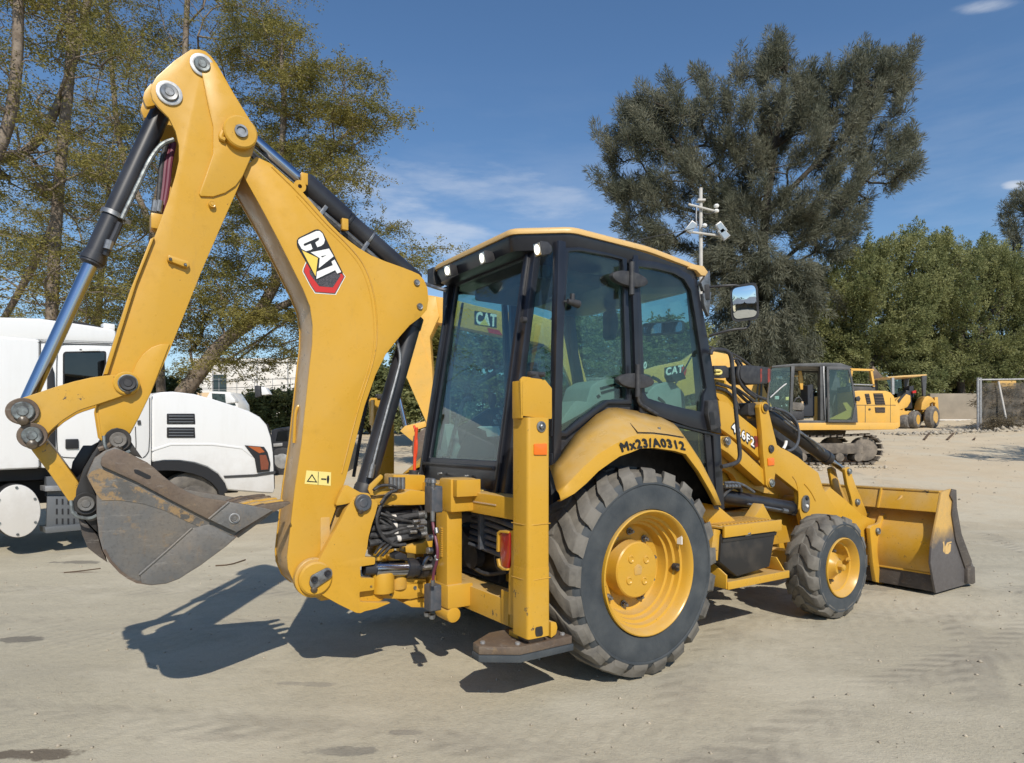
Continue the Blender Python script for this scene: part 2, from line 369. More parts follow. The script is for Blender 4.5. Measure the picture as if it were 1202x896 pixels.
# ------------------------------------------------------------------ ground
from mathutils import noise as MN
def ground_material():
    m, nt, b, N, L = nodes('dusty_concrete_yard')
    tcn = N.new('ShaderNodeTexCoord')
    def nse(sc, det=5, ro=.6, st=None):
        n = N.new('ShaderNodeTexNoise'); n.inputs['Scale'].default_value = sc; n.inputs['Detail'].default_value = det; n.inputs['Roughness'].default_value = ro
        if st:
            q = N.new('ShaderNodeMapping'); q.inputs['Scale'].default_value = st; L.new(tcn.outputs['Object'], q.inputs['Vector']); L.new(q.outputs[0], n.inputs['Vector'])
        else: L.new(tcn.outputs['Object'], n.inputs['Vector'])
        return n.outputs['Fac']
    base = (.445, .400, .295)
    big = ramp(nt, nse(.35, 7, .68), [(.36, 0.0), (.66, 1.0)]).outputs[0]
    c = mixc(nt, big, base, (.515, .465, .348))
    streak = ramp(nt, nse(.9, 7, .7, (.55, 2.2, 1)), [(.46, 0.0), (.75, .6)]).outputs[0]
    c = mixc(nt, streak, c, (.36, .328, .255))
    fine = ramp(nt, nse(24, 7, .8), [(.34, 0.0), (.5, .12), (.82, .85)]).outputs[0]
    c = mixc(nt, fine, c, (.27, .247, .20))
    spk = ramp(nt, nse(75, 4, .8), [(.66, 0.0), (.78, .7)]).outputs[0]
    c = mixc(nt, spk, c, (.56, .52, .44))
    # far dirt yard to the right is paler and sandier
    sx = N.new('ShaderNodeSeparateXYZ'); L.new(tcn.outputs['Object'], sx.inputs[0])
    mrr = N.new('ShaderNodeMapRange'); mrr.inputs['From Min'].default_value = 8; mrr.inputs['From Max'].default_value = 15; L.new(sx.outputs['Y'], mrr.inputs['Value'])
    c = mixc(nt, mrr.outputs[0], c, mixc(nt, big, (.52, .43, .30), (.58, .485, .345)))
    # oil and damp stains
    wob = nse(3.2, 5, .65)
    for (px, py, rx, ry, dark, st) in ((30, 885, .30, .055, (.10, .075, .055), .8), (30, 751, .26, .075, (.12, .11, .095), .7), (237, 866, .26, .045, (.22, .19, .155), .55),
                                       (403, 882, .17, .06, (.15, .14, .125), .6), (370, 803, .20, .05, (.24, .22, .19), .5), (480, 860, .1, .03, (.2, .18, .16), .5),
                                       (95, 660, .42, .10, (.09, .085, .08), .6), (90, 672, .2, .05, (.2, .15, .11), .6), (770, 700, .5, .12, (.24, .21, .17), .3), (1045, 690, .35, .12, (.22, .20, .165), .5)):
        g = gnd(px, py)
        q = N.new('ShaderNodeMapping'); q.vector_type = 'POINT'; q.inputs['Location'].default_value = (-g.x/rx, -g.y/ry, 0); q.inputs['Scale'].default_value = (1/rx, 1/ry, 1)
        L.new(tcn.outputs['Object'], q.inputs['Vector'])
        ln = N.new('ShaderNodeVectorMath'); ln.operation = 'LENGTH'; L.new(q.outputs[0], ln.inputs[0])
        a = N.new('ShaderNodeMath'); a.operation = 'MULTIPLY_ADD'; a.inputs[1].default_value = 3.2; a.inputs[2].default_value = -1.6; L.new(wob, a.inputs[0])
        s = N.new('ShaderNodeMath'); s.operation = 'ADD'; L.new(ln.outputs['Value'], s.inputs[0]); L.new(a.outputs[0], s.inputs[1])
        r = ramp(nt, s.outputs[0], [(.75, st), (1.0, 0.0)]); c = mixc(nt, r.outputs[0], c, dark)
    # tyre tracks: bands with ribbed marks, pressed slightly darker
    def band_mask(ang, off, w, x0=None, x1=None):
        q = N.new('ShaderNodeMapping'); q.inputs['Rotation'].default_value = (0, 0, -ang); L.new(tcn.outputs['Object'], q.inputs['Vector']); s_ = N.new('ShaderNodeSeparateXYZ'); L.new(q.outputs[0], s_.inputs[0])
        wv_ = N.new('ShaderNodeMath'); wv_.operation = 'MULTIPLY_ADD'; wv_.inputs[1].default_value = .5; L.new(nse(.45, 2, .5), wv_.inputs[0]); L.new(s_.outputs['Y'], wv_.inputs[2])
        a_ = N.new('ShaderNodeMath'); a_.operation = 'SUBTRACT'; a_.inputs[1].default_value = off+.25; L.new(wv_.outputs[0], a_.inputs[0]); b_ = N.new('ShaderNodeMath'); b_.operation = 'ABSOLUTE'; L.new(a_.outputs[0], b_.inputs[0])
        m_ = N.new('ShaderNodeMapRange'); m_.interpolation_type = 'SMOOTHSTEP'; m_.inputs['From Min'].default_value = w; m_.inputs['From Max'].default_value = w*.55; L.new(b_.outputs[0], m_.inputs['Value'])
        lug = N.new('ShaderNodeMath'); lug.operation = 'ADD'; L.new(s_.outputs['X'], lug.inputs[0]); L.new(b_.outputs[0], lug.inputs[1])
        sn = N.new('ShaderNodeMath'); sn.operation = 'MULTIPLY'; sn.inputs[1].default_value = 34; L.new(lug.outputs[0], sn.inputs[0]); s2_ = N.new('ShaderNodeMath'); s2_.operation = 'SINE'; L.new(sn.outputs[0], s2_.inputs[0])
        brk = ramp(nt, nse(1.1, 4, .6), [(.42, 0.0), (.58, 1.0)]).outputs[0]; mm = N.new('ShaderNodeMath'); mm.operation = 'MULTIPLY'; L.new(m_.outputs[0], mm.inputs[0]); L.new(brk, mm.inputs[1])
        h_ = N.new('ShaderNodeMath'); h_.operation = 'MULTIPLY'; L.new(s2_.outputs[0], h_.inputs[0]); L.new(mm.outputs[0], h_.inputs[1]); return mm.outputs[0], h_.outputs[0]
    hts = []
    for ang, off, w in ((0.03, 5.35, .20), (0.0, 6.35, .22), (R(33.9), 1.9, .22), (R(33.9), -.55, .2), (R(62), .9, .17), (R(62), -.7, .17), (R(-8), 3.1, .16), (R(75), -4.4, .2)):
        mk, h_ = band_mask(ang, off, w); hts.append(h_)
        f_ = N.new('ShaderNodeMath'); f_.operation = 'MULTIPLY'; f_.inputs[1].default_value = .42; L.new(mk, f_.inputs[0]); c = mixc(nt, f_.outputs[0], c, (.30, .27, .215))
    def TRK(src):
        for h_ in hts:
            a_ = N.new('ShaderNodeMath'); a_.operation = 'MULTIPLY_ADD'; a_.inputs[1].default_value = .5; L.new(h_, a_.inputs[0]); L.new(src, a_.inputs[2]); src = a_.outputs[0]
        return src
    patch = ramp(nt, nse(.8, 6, .62), [(.50, 0.0), (.60, .5)]).outputs[0]; c = mixc(nt, patch, c, (.55, .50, .385))
    dark = ramp(nt, nse(1.7, 7, .7, (1, 1.6, 1)), [(.60, 0.0), (.74, .55)]).outputs[0]; c = mixc(nt, dark, c, (.27, .24, .19))
    L.new(c, b.inputs['Base Color']); b.inputs['Roughness'].default_value = .92; b.inputs['Specular IOR Level'].default_value = .25
    # relief: gritty, scuffed, with faint tyre ribs
    add = N.new('ShaderNodeMath'); add.operation = 'ADD'; L.new(nse(60, 6, .7), add.inputs[0])
    a2 = N.new('ShaderNodeMath'); a2.operation = 'MULTIPLY'; a2.inputs[1].default_value = 3.0; L.new(nse(2.6, 7, .62, (1, 1.2, 1)), a2.inputs[0]); L.new(a2.outputs[0], add.inputs[1])
    wv = N.new('ShaderNodeTexWave'); wv.wave_type = 'BANDS'; wv.inputs['Scale'].default_value = 2.6; wv.inputs['Distortion'].default_value = 5; wv.inputs['Detail'].default_value = 3
    q = N.new('ShaderNodeMapping'); q.inputs['Rotation'].default_value = (0, 0, R(20)); L.new(tcn.outputs['Object'], q.inputs['Vector']); L.new(q.outputs[0], wv.inputs['Vector'])
    band = ramp(nt, nse(.6, 3, .5, (.25, 2.4, 1)), [(.5, 0.0), (.6, 1.0)]).outputs[0]
    w2 = N.new('ShaderNodeMath'); w2.operation = 'MULTIPLY'; L.new(wv.outputs['Fac'], w2.inputs[0]); L.new(band, w2.inputs[1])
    a3 = N.new('ShaderNodeMath'); a3.operation = 'MULTIPLY_ADD'; a3.inputs[1].default_value = .45; L.new(w2.outputs[0], a3.inputs[0]); L.new(add.outputs[0], a3.inputs[2])
    bump(nt, b, TRK(a3.outputs[0]), .5, .014)
    return m
def gheight(x, y):
    w = max(0, min(1, (y-13)/10))*max(0, min(1, (x-1.5)/4))
    h = (MN.noise(Vector((x*.35, y*.35, 0)))*.09+MN.noise(Vector((x*1.3, y*1.3, 5)))*.05+MN.noise(Vector((x*3.1, y*3.1, 9)))*.03)*w if w > 0 else 0
    for (mx_, my_, rx, ry, hh) in ((25.5, 29.5, 3.5, 1.6, .45), (28, 35, 6, 2.5, .4)):
        d = ((x-mx_)/rx)**2+((y-my_)/ry)**2
        if d < 6: h += hh*math.exp(-d)*(1+.5*MN.noise(Vector((x*2, y*2, 3))))
    return h-(.03*w)+gz(y)
mb = MB(); rows = []
ys = [-60, -20, -6, 0, 3, 6, 9, 10.3, 10.7, 11, 11.5]+[12+i*.32 for i in range(90)]+[42, 46, 52, 60, 80, 120, 200, 420, 900]
xs = [-900, -300, -100, -40, -20, -8, -2]+[1+i*.36 for i in range(90)]+[35, 45, 60, 100, 300, 900]
for y in ys: rows.append([(x, y, gheight(x, y)) for x in xs])
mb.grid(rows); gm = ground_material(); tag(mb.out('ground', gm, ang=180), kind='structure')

# grit and pebbles strewn over the yard
def np_mesh(name, V, F, mt, parent=None):
    me = bpy.data.meshes.new(name); k = F.shape[1]
    me.vertices.add(len(V)); me.vertices.foreach_set('co', V.astype(np.float32).ravel())
    me.loops.add(F.size); me.loops.foreach_set('vertex_index', F.astype(np.int32).ravel())
    me.polygons.add(len(F)); me.polygons.foreach_set('loop_start', np.arange(0, F.size, k, dtype=np.int32))
    me.polygons.foreach_set('loop_total', np.full(len(F), k, dtype=np.int32)) if bpy.app.version < (4, 1, 0) else None
    me.update(calc_edges=True); me.materials.append(mt)
    o = bpy.data.objects.new(name, me); COL.objects.link(o)
    if parent: o.parent = parent
    return o
def pebbles(n, fx, fy, s0, s1):
    OV = np.array([(1, 0, 0), (0, 1, 0), (-1, 0, 0), (0, -1, 0), (0, 0, .75), (0, 0, -.75)], float)
    OF = np.array([(0, 1, 4), (1, 2, 4), (2, 3, 4), (3, 0, 4), (1, 0, 5), (2, 1, 5), (3, 2, 5), (0, 3, 5)])
    X, Y = fx(n), fy(n); S = s0+(s1-s0)*RNG.random(n)**4
    a = RNG.random(n)*6.28; V = OV[None]*(.6+.8*RNG.random((n, 6, 1)))*S[:, None, None]
    c, s = np.cos(a)[:, None], np.sin(a)[:, None]
    Vx = V[..., 0]*c-V[..., 1]*s+X[:, None]; Vy = V[..., 0]*s+V[..., 1]*c+Y[:, None]
    Z0 = np.array([gheight(x, y) for x, y in zip(X, Y)]); Vz = V[..., 2]+Z0[:, None]+S[:, None]*.25
    return np.stack([Vx, Vy, Vz], -1).reshape(-1, 3), (OF[None]+6*np.arange(n)[:, None, None]).reshape(-1, 3)
M['stone'] = mat('pale_grit', (.46, .40, .31), .9, col2=(.26, .23, .18), vscale=9)
V, F = pebbles(5200, lambda n: RNG.uniform(-9, 11, n), lambda n: 2.6+9*RNG.random(n)**1.4, .0025, .015)
V2, F2 = pebbles(1600, lambda n: RNG.uniform(5, 26, n), lambda n: 13+22*RNG.random(n), .008, .04)
tag(np_mesh('gravel', np.vstack([V, V2]), np.vstack([F, F2+len(V)]), M['stone']), 'loose grit and small stones strewn over the dusty yard', kind='stuff')
# litter: twigs and scraps
M['twig'] = mat('dry_twig', (.10, .065, .04), .9)
def stick(pxs, r, label):
    pts = [gnd(a, b)+Vector((0, 0, r*1.1)) for a, b in pxs]
    mb = MB(); mb.tube(pts, r, 6, 1); tag(mb.out('dry_twig', M['twig']), label, 'twig', 'twigs lying on the ground')
stick([(253, 665), (270, 664), (288, 658)], .008, 'thin dry twig lying on the ground below the digging bucket teeth')
stick([(75, 673), (95, 671), (118, 668)], .006, 'faint dark twig lying left of the digging bucket near the truck shadow')
for i, (a, b, c_) in enumerate([((1085, 517), (1092, 508), 'short dark plank lying on the dirt before the grey wall'), ((1112, 517), (1121, 508), 'dark offcut of timber lying on dirt nearer the fence post'), ((1143, 516), (1151, 506), 'thick dark timber piece at the foot of the fence post')]):
    g1, g2 = gnd(*a), gnd(*b); z = gheight(g1.x, g1.y)-g1.z
    mb = MB(); mb.tube([g1+Vector((0, 0, z+.04)), g2+Vector((0, 0, z+.04))], .045, 4, 0); tag(mb.out('timber_offcut', M['twig']), c_, 'timber')

# ------------------------------------------------------------------ trees
def tree_nodes(trunks, tips, r0=.010, pen=.35, step=.55, jit=.10, up=.15):
    """grow limbs from given trunk lines to all tips; returns points, parents, radii"""
    P_, par, fixed = [], [], {}
    for line, ra, rb in trunks:
        prev = None
        if len(P_):                                         # start from the nearest existing node
            d = [(Vector(q)-Vector(line[0])).length for q in P_]; k = int(np.argmin(d)); prev = k if d[k] < 1.5 else None
        pts = chaikin([tuple(a) for a in line], 2, False); n = len(pts)
        for i, p in enumerate(pts):
            P_.append(tuple(p)); par.append(-1 if prev is None else prev); prev = len(P_)-1; fixed[prev] = ra+(rb-ra)*i/(n-1)
    A = np.array(P_); root = A[0]
    order = np.argsort([np.min(np.linalg.norm(A-np.array(t), axis=1)) for t in tips])
    arr = np.zeros((len(P_)+len(tips)*9+10, 3)); arr[:len(P_)] = A; path = np.zeros(len(arr)); n = len(P_)
    for i in range(n): path[i] = 0 if par[i] < 0 else path[par[i]]+np.linalg.norm(arr[i]-arr[par[i]])
    ends = []
    for ti in order:
        t = np.array(tips[ti]); v = t-arr[:n]; d = np.linalg.norm(v, axis=1)
        cost = d+pen*path[:n]*.3+np.where(v[:, 2] < 0, -v[:, 2]*.8, 0)
        k = int(np.argmin(cost)); L_ = d[k]; m = int(min(8, max(2, L_/step)))
        prev = k; s = arr[k].copy()
        for j in range(1, m+1):
            f = j/m; p = s*(1-f)+t*f; p[2] += up*L_*f*(1-f)
            if j < m: p += RNG.normal(0, jit*min(1, L_/m), 3)
            arr[n] = p; path[n] = path[prev]+L_/m; par.append(prev); prev = n; n += 1
        ends.append(prev)
    arr = arr[:n]; w = np.zeros(n); kids = np.zeros(n, int)
    for i in range(n):
        if par[i] >= 0: kids[par[i]] += 1
    for i in range(n-1, -1, -1):
        if kids[i] == 0: w[i] += r0**2.2
        if par[i] >= 0 and par[i] < i: w[par[i]] += w[i]
    rad = w**(1/2.2)
    for i, r in fixed.items(): rad[i] = max(r, 0)
    for i in range(n):                                       # no limb thicker than what carries it
        if par[i] >= 0: rad[i] = min(rad[i], rad[par[i]]*.95 if i not in fixed else rad[i])
    return arr, par, rad, ends
def limb_mesh(name, arr, par, rad, mt, parent, seg=6):
    V, F = [], []
    ring = {}
    def mk(i, d):
        z = Vector(d).normalized(); x = z.orthogonal().normalized(); y = z.cross(x); p = Vector(arr[i])
        o = len(V)
        return z, x, y, p
    n = len(arr); idx = [i for i in range(n) if par[i] >= 0]
    A = arr[[par[i] for i in idx]]; B = arr[idx]; ra = rad[[par[i] for i in idx]]; rb = rad[idx]
    ra = np.minimum(ra, rb*1.35)
    Z = B-A; Ln = np.linalg.norm(Z, axis=1, keepdims=True)+1e-9; Z = Z/Ln
    ref = np.where(np.abs(Z[:, 2:3]) > .9, np.array([[1., 0, 0]]), np.array([[0, 0, 1.]])); X = np.cross(Z, ref); X /= np.linalg.norm(X, axis=1, keepdims=True); Y = np.cross(Z, X)
    an = 2*np.pi*np.arange(seg)/seg; C = np.cos(an)[None, :, None]; S = np.sin(an)[None, :, None]
    D = X[:, None]*C+Y[:, None]*S; e = (Z*np.minimum(rb[:, None], Ln*.2))[:, None]
    r1 = A[:, None]-e+D*ra[:, None, None]; r2 = B[:, None]+e+D*rb[:, None, None]
    V = np.concatenate([r1, r2], 1).reshape(-1, 3); k = np.arange(seg); f = np.stack([k, (k+1) % seg, seg+(k+1) % seg, seg+k], -1)
    F = (f[None]+2*seg*np.arange(len(idx))[:, None, None]).reshape(-1, 4)
    o = np_mesh(name, V, F, mt, parent); o.data.shade_smooth(); return o
def leaf_quads(C, D, length, width, curl=0):
    """one slim four-sided leaf per centre C along direction D"""
    n = len(C); D = D/(np.linalg.norm(D, axis=1, keepdims=True)+1e-9)
    S = np.cross(D, RNG.normal(0, 1, (n, 3))); S /= np.linalg.norm(S, axis=1, keepdims=True)+1e-9
    l = length[:, None]; w = width[:, None]
    V = np.stack([C, C+D*l*.5+S*w*.5, C+D*l, C+D*l*.5-S*w*.5], 1)
    return V.reshape(-1, 3), (np.arange(4)[None]+4*np.arange(n)[:, None])
def leaf_mat(name, c1, c2, c3=None, rough=.6, sc=.8):
    m = bpy.data.materials.new(name); m.use_nodes = True; nt = m.node_tree; N, L = nt.nodes, nt.links; b = N['Principled BSDF']
    n = noise(nt, sc, 5, .7); r = ramp(nt, n.outputs['Fac'], [(.35, c1), (.6, c2)]+([(.8, c3)] if c3 else []))
    n2 = noise(nt, 14, 3, .7); r2 = ramp(nt, n2.outputs['Fac'], [(.35, .55), (.7, 1.35)])
    mm = N.new('ShaderNodeMixRGB'); mm.blend_type = 'MULTIPLY'; mm.inputs[0].default_value = 1; L.new(r.outputs[0], mm.inputs[1]); L.new(r2.outputs[0], mm.inputs[2])
    L.new(mm.outputs[0], b.inputs['Base Color']); b.inputs['Roughness'].default_value = rough; b.inputs['Specular IOR Level'].default_value = .3
    t = N.new('ShaderNodeBsdfTranslucent'); L.new(mm.outputs[0], t.inputs[0]); mx_ = N.new('ShaderNodeMixShader'); mx_.inputs[0].default_value = .42
    L.new(b.outputs[0], mx_.inputs[1]); L.new(t.outputs[0], mx_.inputs[2]); L.new(mx_.outputs[0], N['Material Output'].inputs['Surface']); return m
M['bark'] = mat('grey_brown_bark', (.15, .115, .085), .9, col2=(.27, .22, .175), vscale=9, bmp=.6, bscale=30)
M['barkdark'] = mat('dark_bark', (.045, .038, .03), .95, col2=(.09, .075, .06), vscale=9, bmp=.6, bscale=20)
M['leaf_olive'] = leaf_mat('olive_feathery_leaves', (.175, .172, .05), (.34, .29, .08), (.47, .35, .11))
M['leaf_grey'] = leaf_mat('grey_green_needles', (.115, .128, .088), (.25, .25, .18), (.39, .365, .26), sc=.35)
M['leaf_green'] = leaf_mat('soft_green_leaves', (.15, .18, .07), (.36, .37, .16), (.52, .50, .25), sc=.5)
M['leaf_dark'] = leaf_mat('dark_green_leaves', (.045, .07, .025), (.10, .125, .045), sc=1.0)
M['leaf_yellow'] = leaf_mat('yellow_green_fronds', (.12, .13, .03), (.24, .22, .06), sc=1.5)
def in_poly(x, y, poly):
    c = False; j = len(poly)-1
    for i in range(len(poly)):
        (xi, yi), (xj, yj) = poly[i], poly[j]
        if (yi > y) != (yj > y) and x < (xj-xi)*(y-yi)/(yj-yi)+xi: c = not c
        j = i
    return c
def crown_pts(n, poly, Y0, dY, holes=(), edge=.0):
    """points filling a crown whose outline as seen from the road is poly, as deep as dY"""
    xs_ = [p[0] for p in poly]; ys_ = [p[1] for p in poly]; out = []; cxp, cyp = sum(xs_)/len(xs_), sum(ys_)/len(ys_)
    while len(out) < n:
        x, y = random.uniform(min(xs_), max(xs_)), random.uniform(min(ys_), max(ys_))
        if not in_poly(x, y, poly) or any(((x-a)/c)**2+((y-b)/d)**2 < 1 for a, b, c, d in holes): continue
        q = max(abs(x-cxp)/(max(xs_)-min(xs_)), abs(y-cyp)/(max(ys_)-min(ys_)))*2
        out.append(tuple(at(x, y, Y0+random.uniform(-1, 1)*dY*max(.25, 1-q*.7))))
    return out

# feathery jacaranda-like trees at the left
def feather_leaves(tips, per, spread, l, w, droop=.25):
    T = np.array(tips); n = len(T)*per
    base = np.repeat(T, per, 0); dirs = RNG.normal(0, 1, (len(T), 3)); dirs[:, 2] = dirs[:, 2]*.35
    dirs /= np.linalg.norm(dirs, axis=1, keepdims=True)
    # each tip carries a few fronds; leaves sit along the fronds in two ranks
    nf = 12; fid = RNG.integers(0, nf, n); fd = RNG.normal(0, 1, (len(T), nf, 3)); fd[..., 2] = fd[..., 2]*.35+.08; fd /= np.linalg.norm(fd, axis=2, keepdims=True)
    F_ = fd[np.repeat(np.arange(len(T)), per), fid]; s = RNG.random(n)**.8*spread
    C = base+F_*s[:, None]+RNG.normal(0, .035, (n, 3)); C[:, 2] -= droop*s**2
    side = np.cross(F_, np.array([[0, 0, 1.]])); side *= np.where(RNG.random(n) < .5, 1, -1)[:, None]
    D = side+F_*.6+RNG.normal(0, .35, (n, 3)); D[:, 2] -= .25
    return leaf_quads(C, D, l*(.6+.8*RNG.random(n)), w*(.7+.6*RNG.random(n)))
def feather_tree(name, label, trunks, poly, Y0, dY, ntips, per, mt, cat='tree', group=None, spread=.5, l=.062, w=.024, bare=0, r0=.010, holes=(), bark='bark', droop=.3):
    clumpy = name == 'mesquite_tree'
    if clumpy: tips, OD = clump_tips(ntips, 7, poly, Y0, dY, 1.1, .75, .36, holes, (sum(p[0] for p in poly)/len(poly), 400))
    else:
        cc = crown_pts(ntips//5, poly, Y0, dY, holes); tips = [tuple(np.array(c)+RNG.normal(0, 1, 3)*np.array([.42, .42, .15])) for c in cc for _ in range(5)]
    lines = [([at(a, b, Y0+z) for a, b, z in ln], ra, rb) for ln, ra, rb in trunks]
    base = Vector(lines[0][0][0])
    if base.z > .05 or True:
        g = Vector((base.x, base.y, gz(base.y)-.06)); lines[0] = ([g]+lines[0][0], lines[0][1], lines[0][2])
    root = empty(name, label, cat, (g.x, g.y, g.z), 0, group)
    arr, par, rad, ends = tree_nodes(lines, tips, r0=r0)
    off = np.array([g.x, g.y, g.z]); arr = arr-off
    limb_mesh('trunk', arr, par, rad, M[bark], root)
    e = [arr[i] for i in ends]; 
    if bare: e = [q for q in e if random.random() > bare]
    if clumpy: V, F = plume_leaves(np.array(tips)-off, OD, per, spread, l, w)
    else: V, F = feather_leaves(e, per, spread, l, w, droop)
    np_mesh('crown', V, F, mt, root)
    return root
g1 = 'feathery trees behind the white truck'
feather_tree('jacaranda_tree', 'leaning grey trunk tree behind the truck hood with olive feathery crown', [([(205, 474, 0), (232, 440, 0), (262, 400, 0), (300, 375, 0), (325, 330, 0)], .24, .12), ([(300, 375, 0), (345, 352, .3), (385, 340, .6)], .13, .05), ([(325, 330, 0), (318, 250, -.4), (335, 150, -.6), (330, 60, -.5)], .12, .04), ([(318, 250, -.4), (380, 190, .5), (420, 140, 1)], .08, .03)],
  [(290, 20), (345, 35), (400, 75), (445, 100), (447, 130), (415, 165), (440, 180), (432, 205), (400, 235), (445, 245), (500, 268), (505, 290), (470, 320), (455, 345), (400, 420), (340, 435), (300, 445), (215, 440), (205, 380), (230, 300), (260, 230)],
  16.5, 2.4, 640, 360, M['leaf_olive'], group=g1, spread=.55)
feather_tree('jacaranda_tree', 'tall slender dark trunk tree with sparse twiggy top above the boom peak', [([(190, 470, 0), (185, 380, 0), (175, 260, 0), (215, 120, 0), (218, 40, 0), (222, -40, 0)], .14, .06), ([(175, 260, 0), (140, 180, .3), (132, 90, .3), (122, -30, .3)], .09, .05)],
  [(110, -60), (330, -60), (330, 20), (300, 110), (250, 150), (240, 330), (190, 420), (120, 420), (90, 250)], 18, 2.2, 500, 230, M['leaf_olive'], group=g1, bare=.30, spread=.6)
feather_tree('jacaranda_tree', 'thick forked tree at the left edge above the white truck cab', [([(60, 400, 0), (62, 330, 0), (66, 260, 0), (72, 180, 0), (83, 80, 0), (84, 0, 0), (84, -60, 0)], .13, .08), ([(-30, 190, 0), (0, 188, 0), (35, 178, 0), (62, 140, .0), (85, 80, .1), (104, 0, .2), (112, -60, .2)], .10, .07), ([(66, 260, 0), (30, 330, .4), (-10, 400, .4)], .10, .05)],
  [(-80, -60), (130, -60), (135, 60), (120, 200), (150, 330), (120, 395), (40, 375), (-80, 380)], 13.5, 1.8, 460, 190, M['leaf_olive'], group=g1, bare=.3, spread=.5)
feather_tree('jacaranda_tree', 'pale thin trunk leaning at the far left edge of the yard', [([(-60, 330, 0), (-20, 210, 0), (8, 160, 0), (20, 90, 0), (22, 0, 0), (20, -60, 0)], .12, .08)],
  [(-160, -60), (60, -60), (60, 120), (40, 350), (-160, 360)], 12, 1.5, 170, 170, M['leaf_olive'], group=g1, bare=.35, spread=.5)
feather_tree('jacaranda_tree', 'low yellowing tree beside the truck roof near the dipper arm', [([(112, 460, 0), (115, 380, 0), (120, 300, 0), (128, 220, 0)], .14, .06)],
  [(60, 150), (190, 140), (200, 260), (170, 400), (100, 420), (20, 370), (20, 250)], 20, 2.2, 300, 320, M['leaf_olive'], group=g1, spread=.65, bare=.15)

def clump_tips(K, n, poly, Y0, dY, lobes, ln, rad, holes=(), cen=(900, 260)):
    C = crown_pts(K, poly, Y0, dY, holes); c0 = np.array(at(*cen, Y0)); T, O = [], []
    for c in C:
        c = np.array(c); o = c-c0; o[1] *= .6; o /= np.linalg.norm(o)+1e-6; low = max(0, min(1, (c0[2]-1-c[2])/4))
        o = o*lobes+np.array([0, 0, 1.0-1.5*low])+RNG.normal(0, .25, 3); o /= np.linalg.norm(o)
        k = ln*RNG.uniform(.7, 1.3)
        for j in range(n):
            T.append(tuple(c+o*k*(RNG.random()-.35)+RNG.normal(0, rad, 3))); O.append(o+RNG.normal(0, .25, 3))
    O = np.array(O); return T, O/np.linalg.norm(O, axis=1, keepdims=True)
# casuarina: plumes of fine needles
def plume_leaves(tips, outd, per, spread, l, w):
    T = np.array(tips); n = len(T)*per; base = np.repeat(T, per, 0); O = np.repeat(outd, per, 0)
    t = RNG.random(n); rad_ = spread*(.25+.75*np.sin(np.pi*np.clip(t*1.05, 0, 1)))*.42
    nrm = RNG.normal(0, 1, (n, 3)); C = base+O*(t*spread*2.1-spread*.7)[:, None]+nrm*rad_[:, None]*.55
    D = O*1.1+nrm*.75+np.array([0, 0, -.15]); return leaf_quads(C, D, l*(.6+.8*RNG.random(n)), w*(.7+.6*RNG.random(n)))
def casuarina(name, label, trunks, poly, Y0, dY, nt_, per, mt, l=.34, w=.038, spread=.50, holes=(), cen=None):
    tips, OD = clump_tips(nt_, 7, poly, Y0, dY, 1.0, 1.5, .23, holes, cen or (900, 260)); lines = [([at(a, b, Y0+z) for a, b, z in ln], ra, rb) for ln, ra, rb in trunks]
    b0 = lines[0][0][0]; g = Vector((b0.x, b0.y, gz(b0.y)-.06)); lines[0] = ([g]+lines[0][0], lines[0][1], lines[0][2])
    root = empty(name, label, 'tree', (g.x, g.y, g.z)); arr, par, rad, ends = tree_nodes(lines, tips, r0=.022, step=1.2, up=.05, jit=.12)
    off = np.array([g.x, g.y, g.z]); arr = arr-off; limb_mesh('trunk', arr, par, rad, M['barkdark'], root)
    if nt_ > 200:
        t2, o2 = clump_tips(75, 7, [(858, 235), (948, 240), (955, 440), (846, 440)], Y0-2.3, .6, 1.0, 1.3, .25, (), cen or (900, 260)); tips = tips+t2; OD = np.vstack([OD, o2])
    e = np.array(tips)-off; O = OD
    V, F = plume_leaves(e, O, per, spread, l, w); np_mesh('crown', V, F, mt, root); return root
casuarina('casuarina_tree', 'tall dark casuarina rising behind the pole of floodlights',
  [([(905, 470, 0), (900, 400, 0), (893, 320, 0), (900, 230, 0), (915, 140, 0), (925, 60, 0)], .55, .08), ([(893, 330, 0), (850, 250, 0), (800, 180, 0), (765, 110, 0)], .22, .06), ([(900, 250, 0), (960, 190, 0), (1020, 130, 0), (1055, 85, 0)], .22, .06), ([(893, 330, 0), (960, 270, .5), (1030, 200, .5)], .18, .05)],
  [(704, 185), (722, 150), (742, 118), (748, 98), (760, 112), (775, 120), (790, 100), (800, 118), (815, 110), (832, 80), (846, 100), (862, 90), (876, 75), (886, 60), (898, 66), (908, 46), (918, 60), (927, 42), (938, 62), (948, 75), (952, 95), (966, 82), (985, 92), (1000, 80), (1012, 66), (1024, 82), (1042, 70), (1058, 66), (1070, 80), (1066, 105), (1048, 122), (1052, 140), (1070, 145), (1073, 172), (1062, 190), (1074, 205), (1062, 218), (1035, 208), (1022, 222), (1020, 245), (1000, 262), (995, 285), (975, 300), (962, 330), (940, 350), (940, 385), (945, 450), (835, 450), (832, 330), (822, 290), (790, 288), (762, 288), (738, 272), (742, 250), (712, 225), (706, 205)],
  40, 4.2, 360, 110, M['leaf_grey'], holes=((1012, 228, 14, 16), (1060, 135, 9, 7), (772, 262, 14, 10), (808, 150, 8, 38), (748, 212, 9, 12), (838, 120, 6, 22), (985, 128, 6, 20), (940, 300, 12, 10), (960, 95, 5, 16), (1030, 175, 14, 6)))
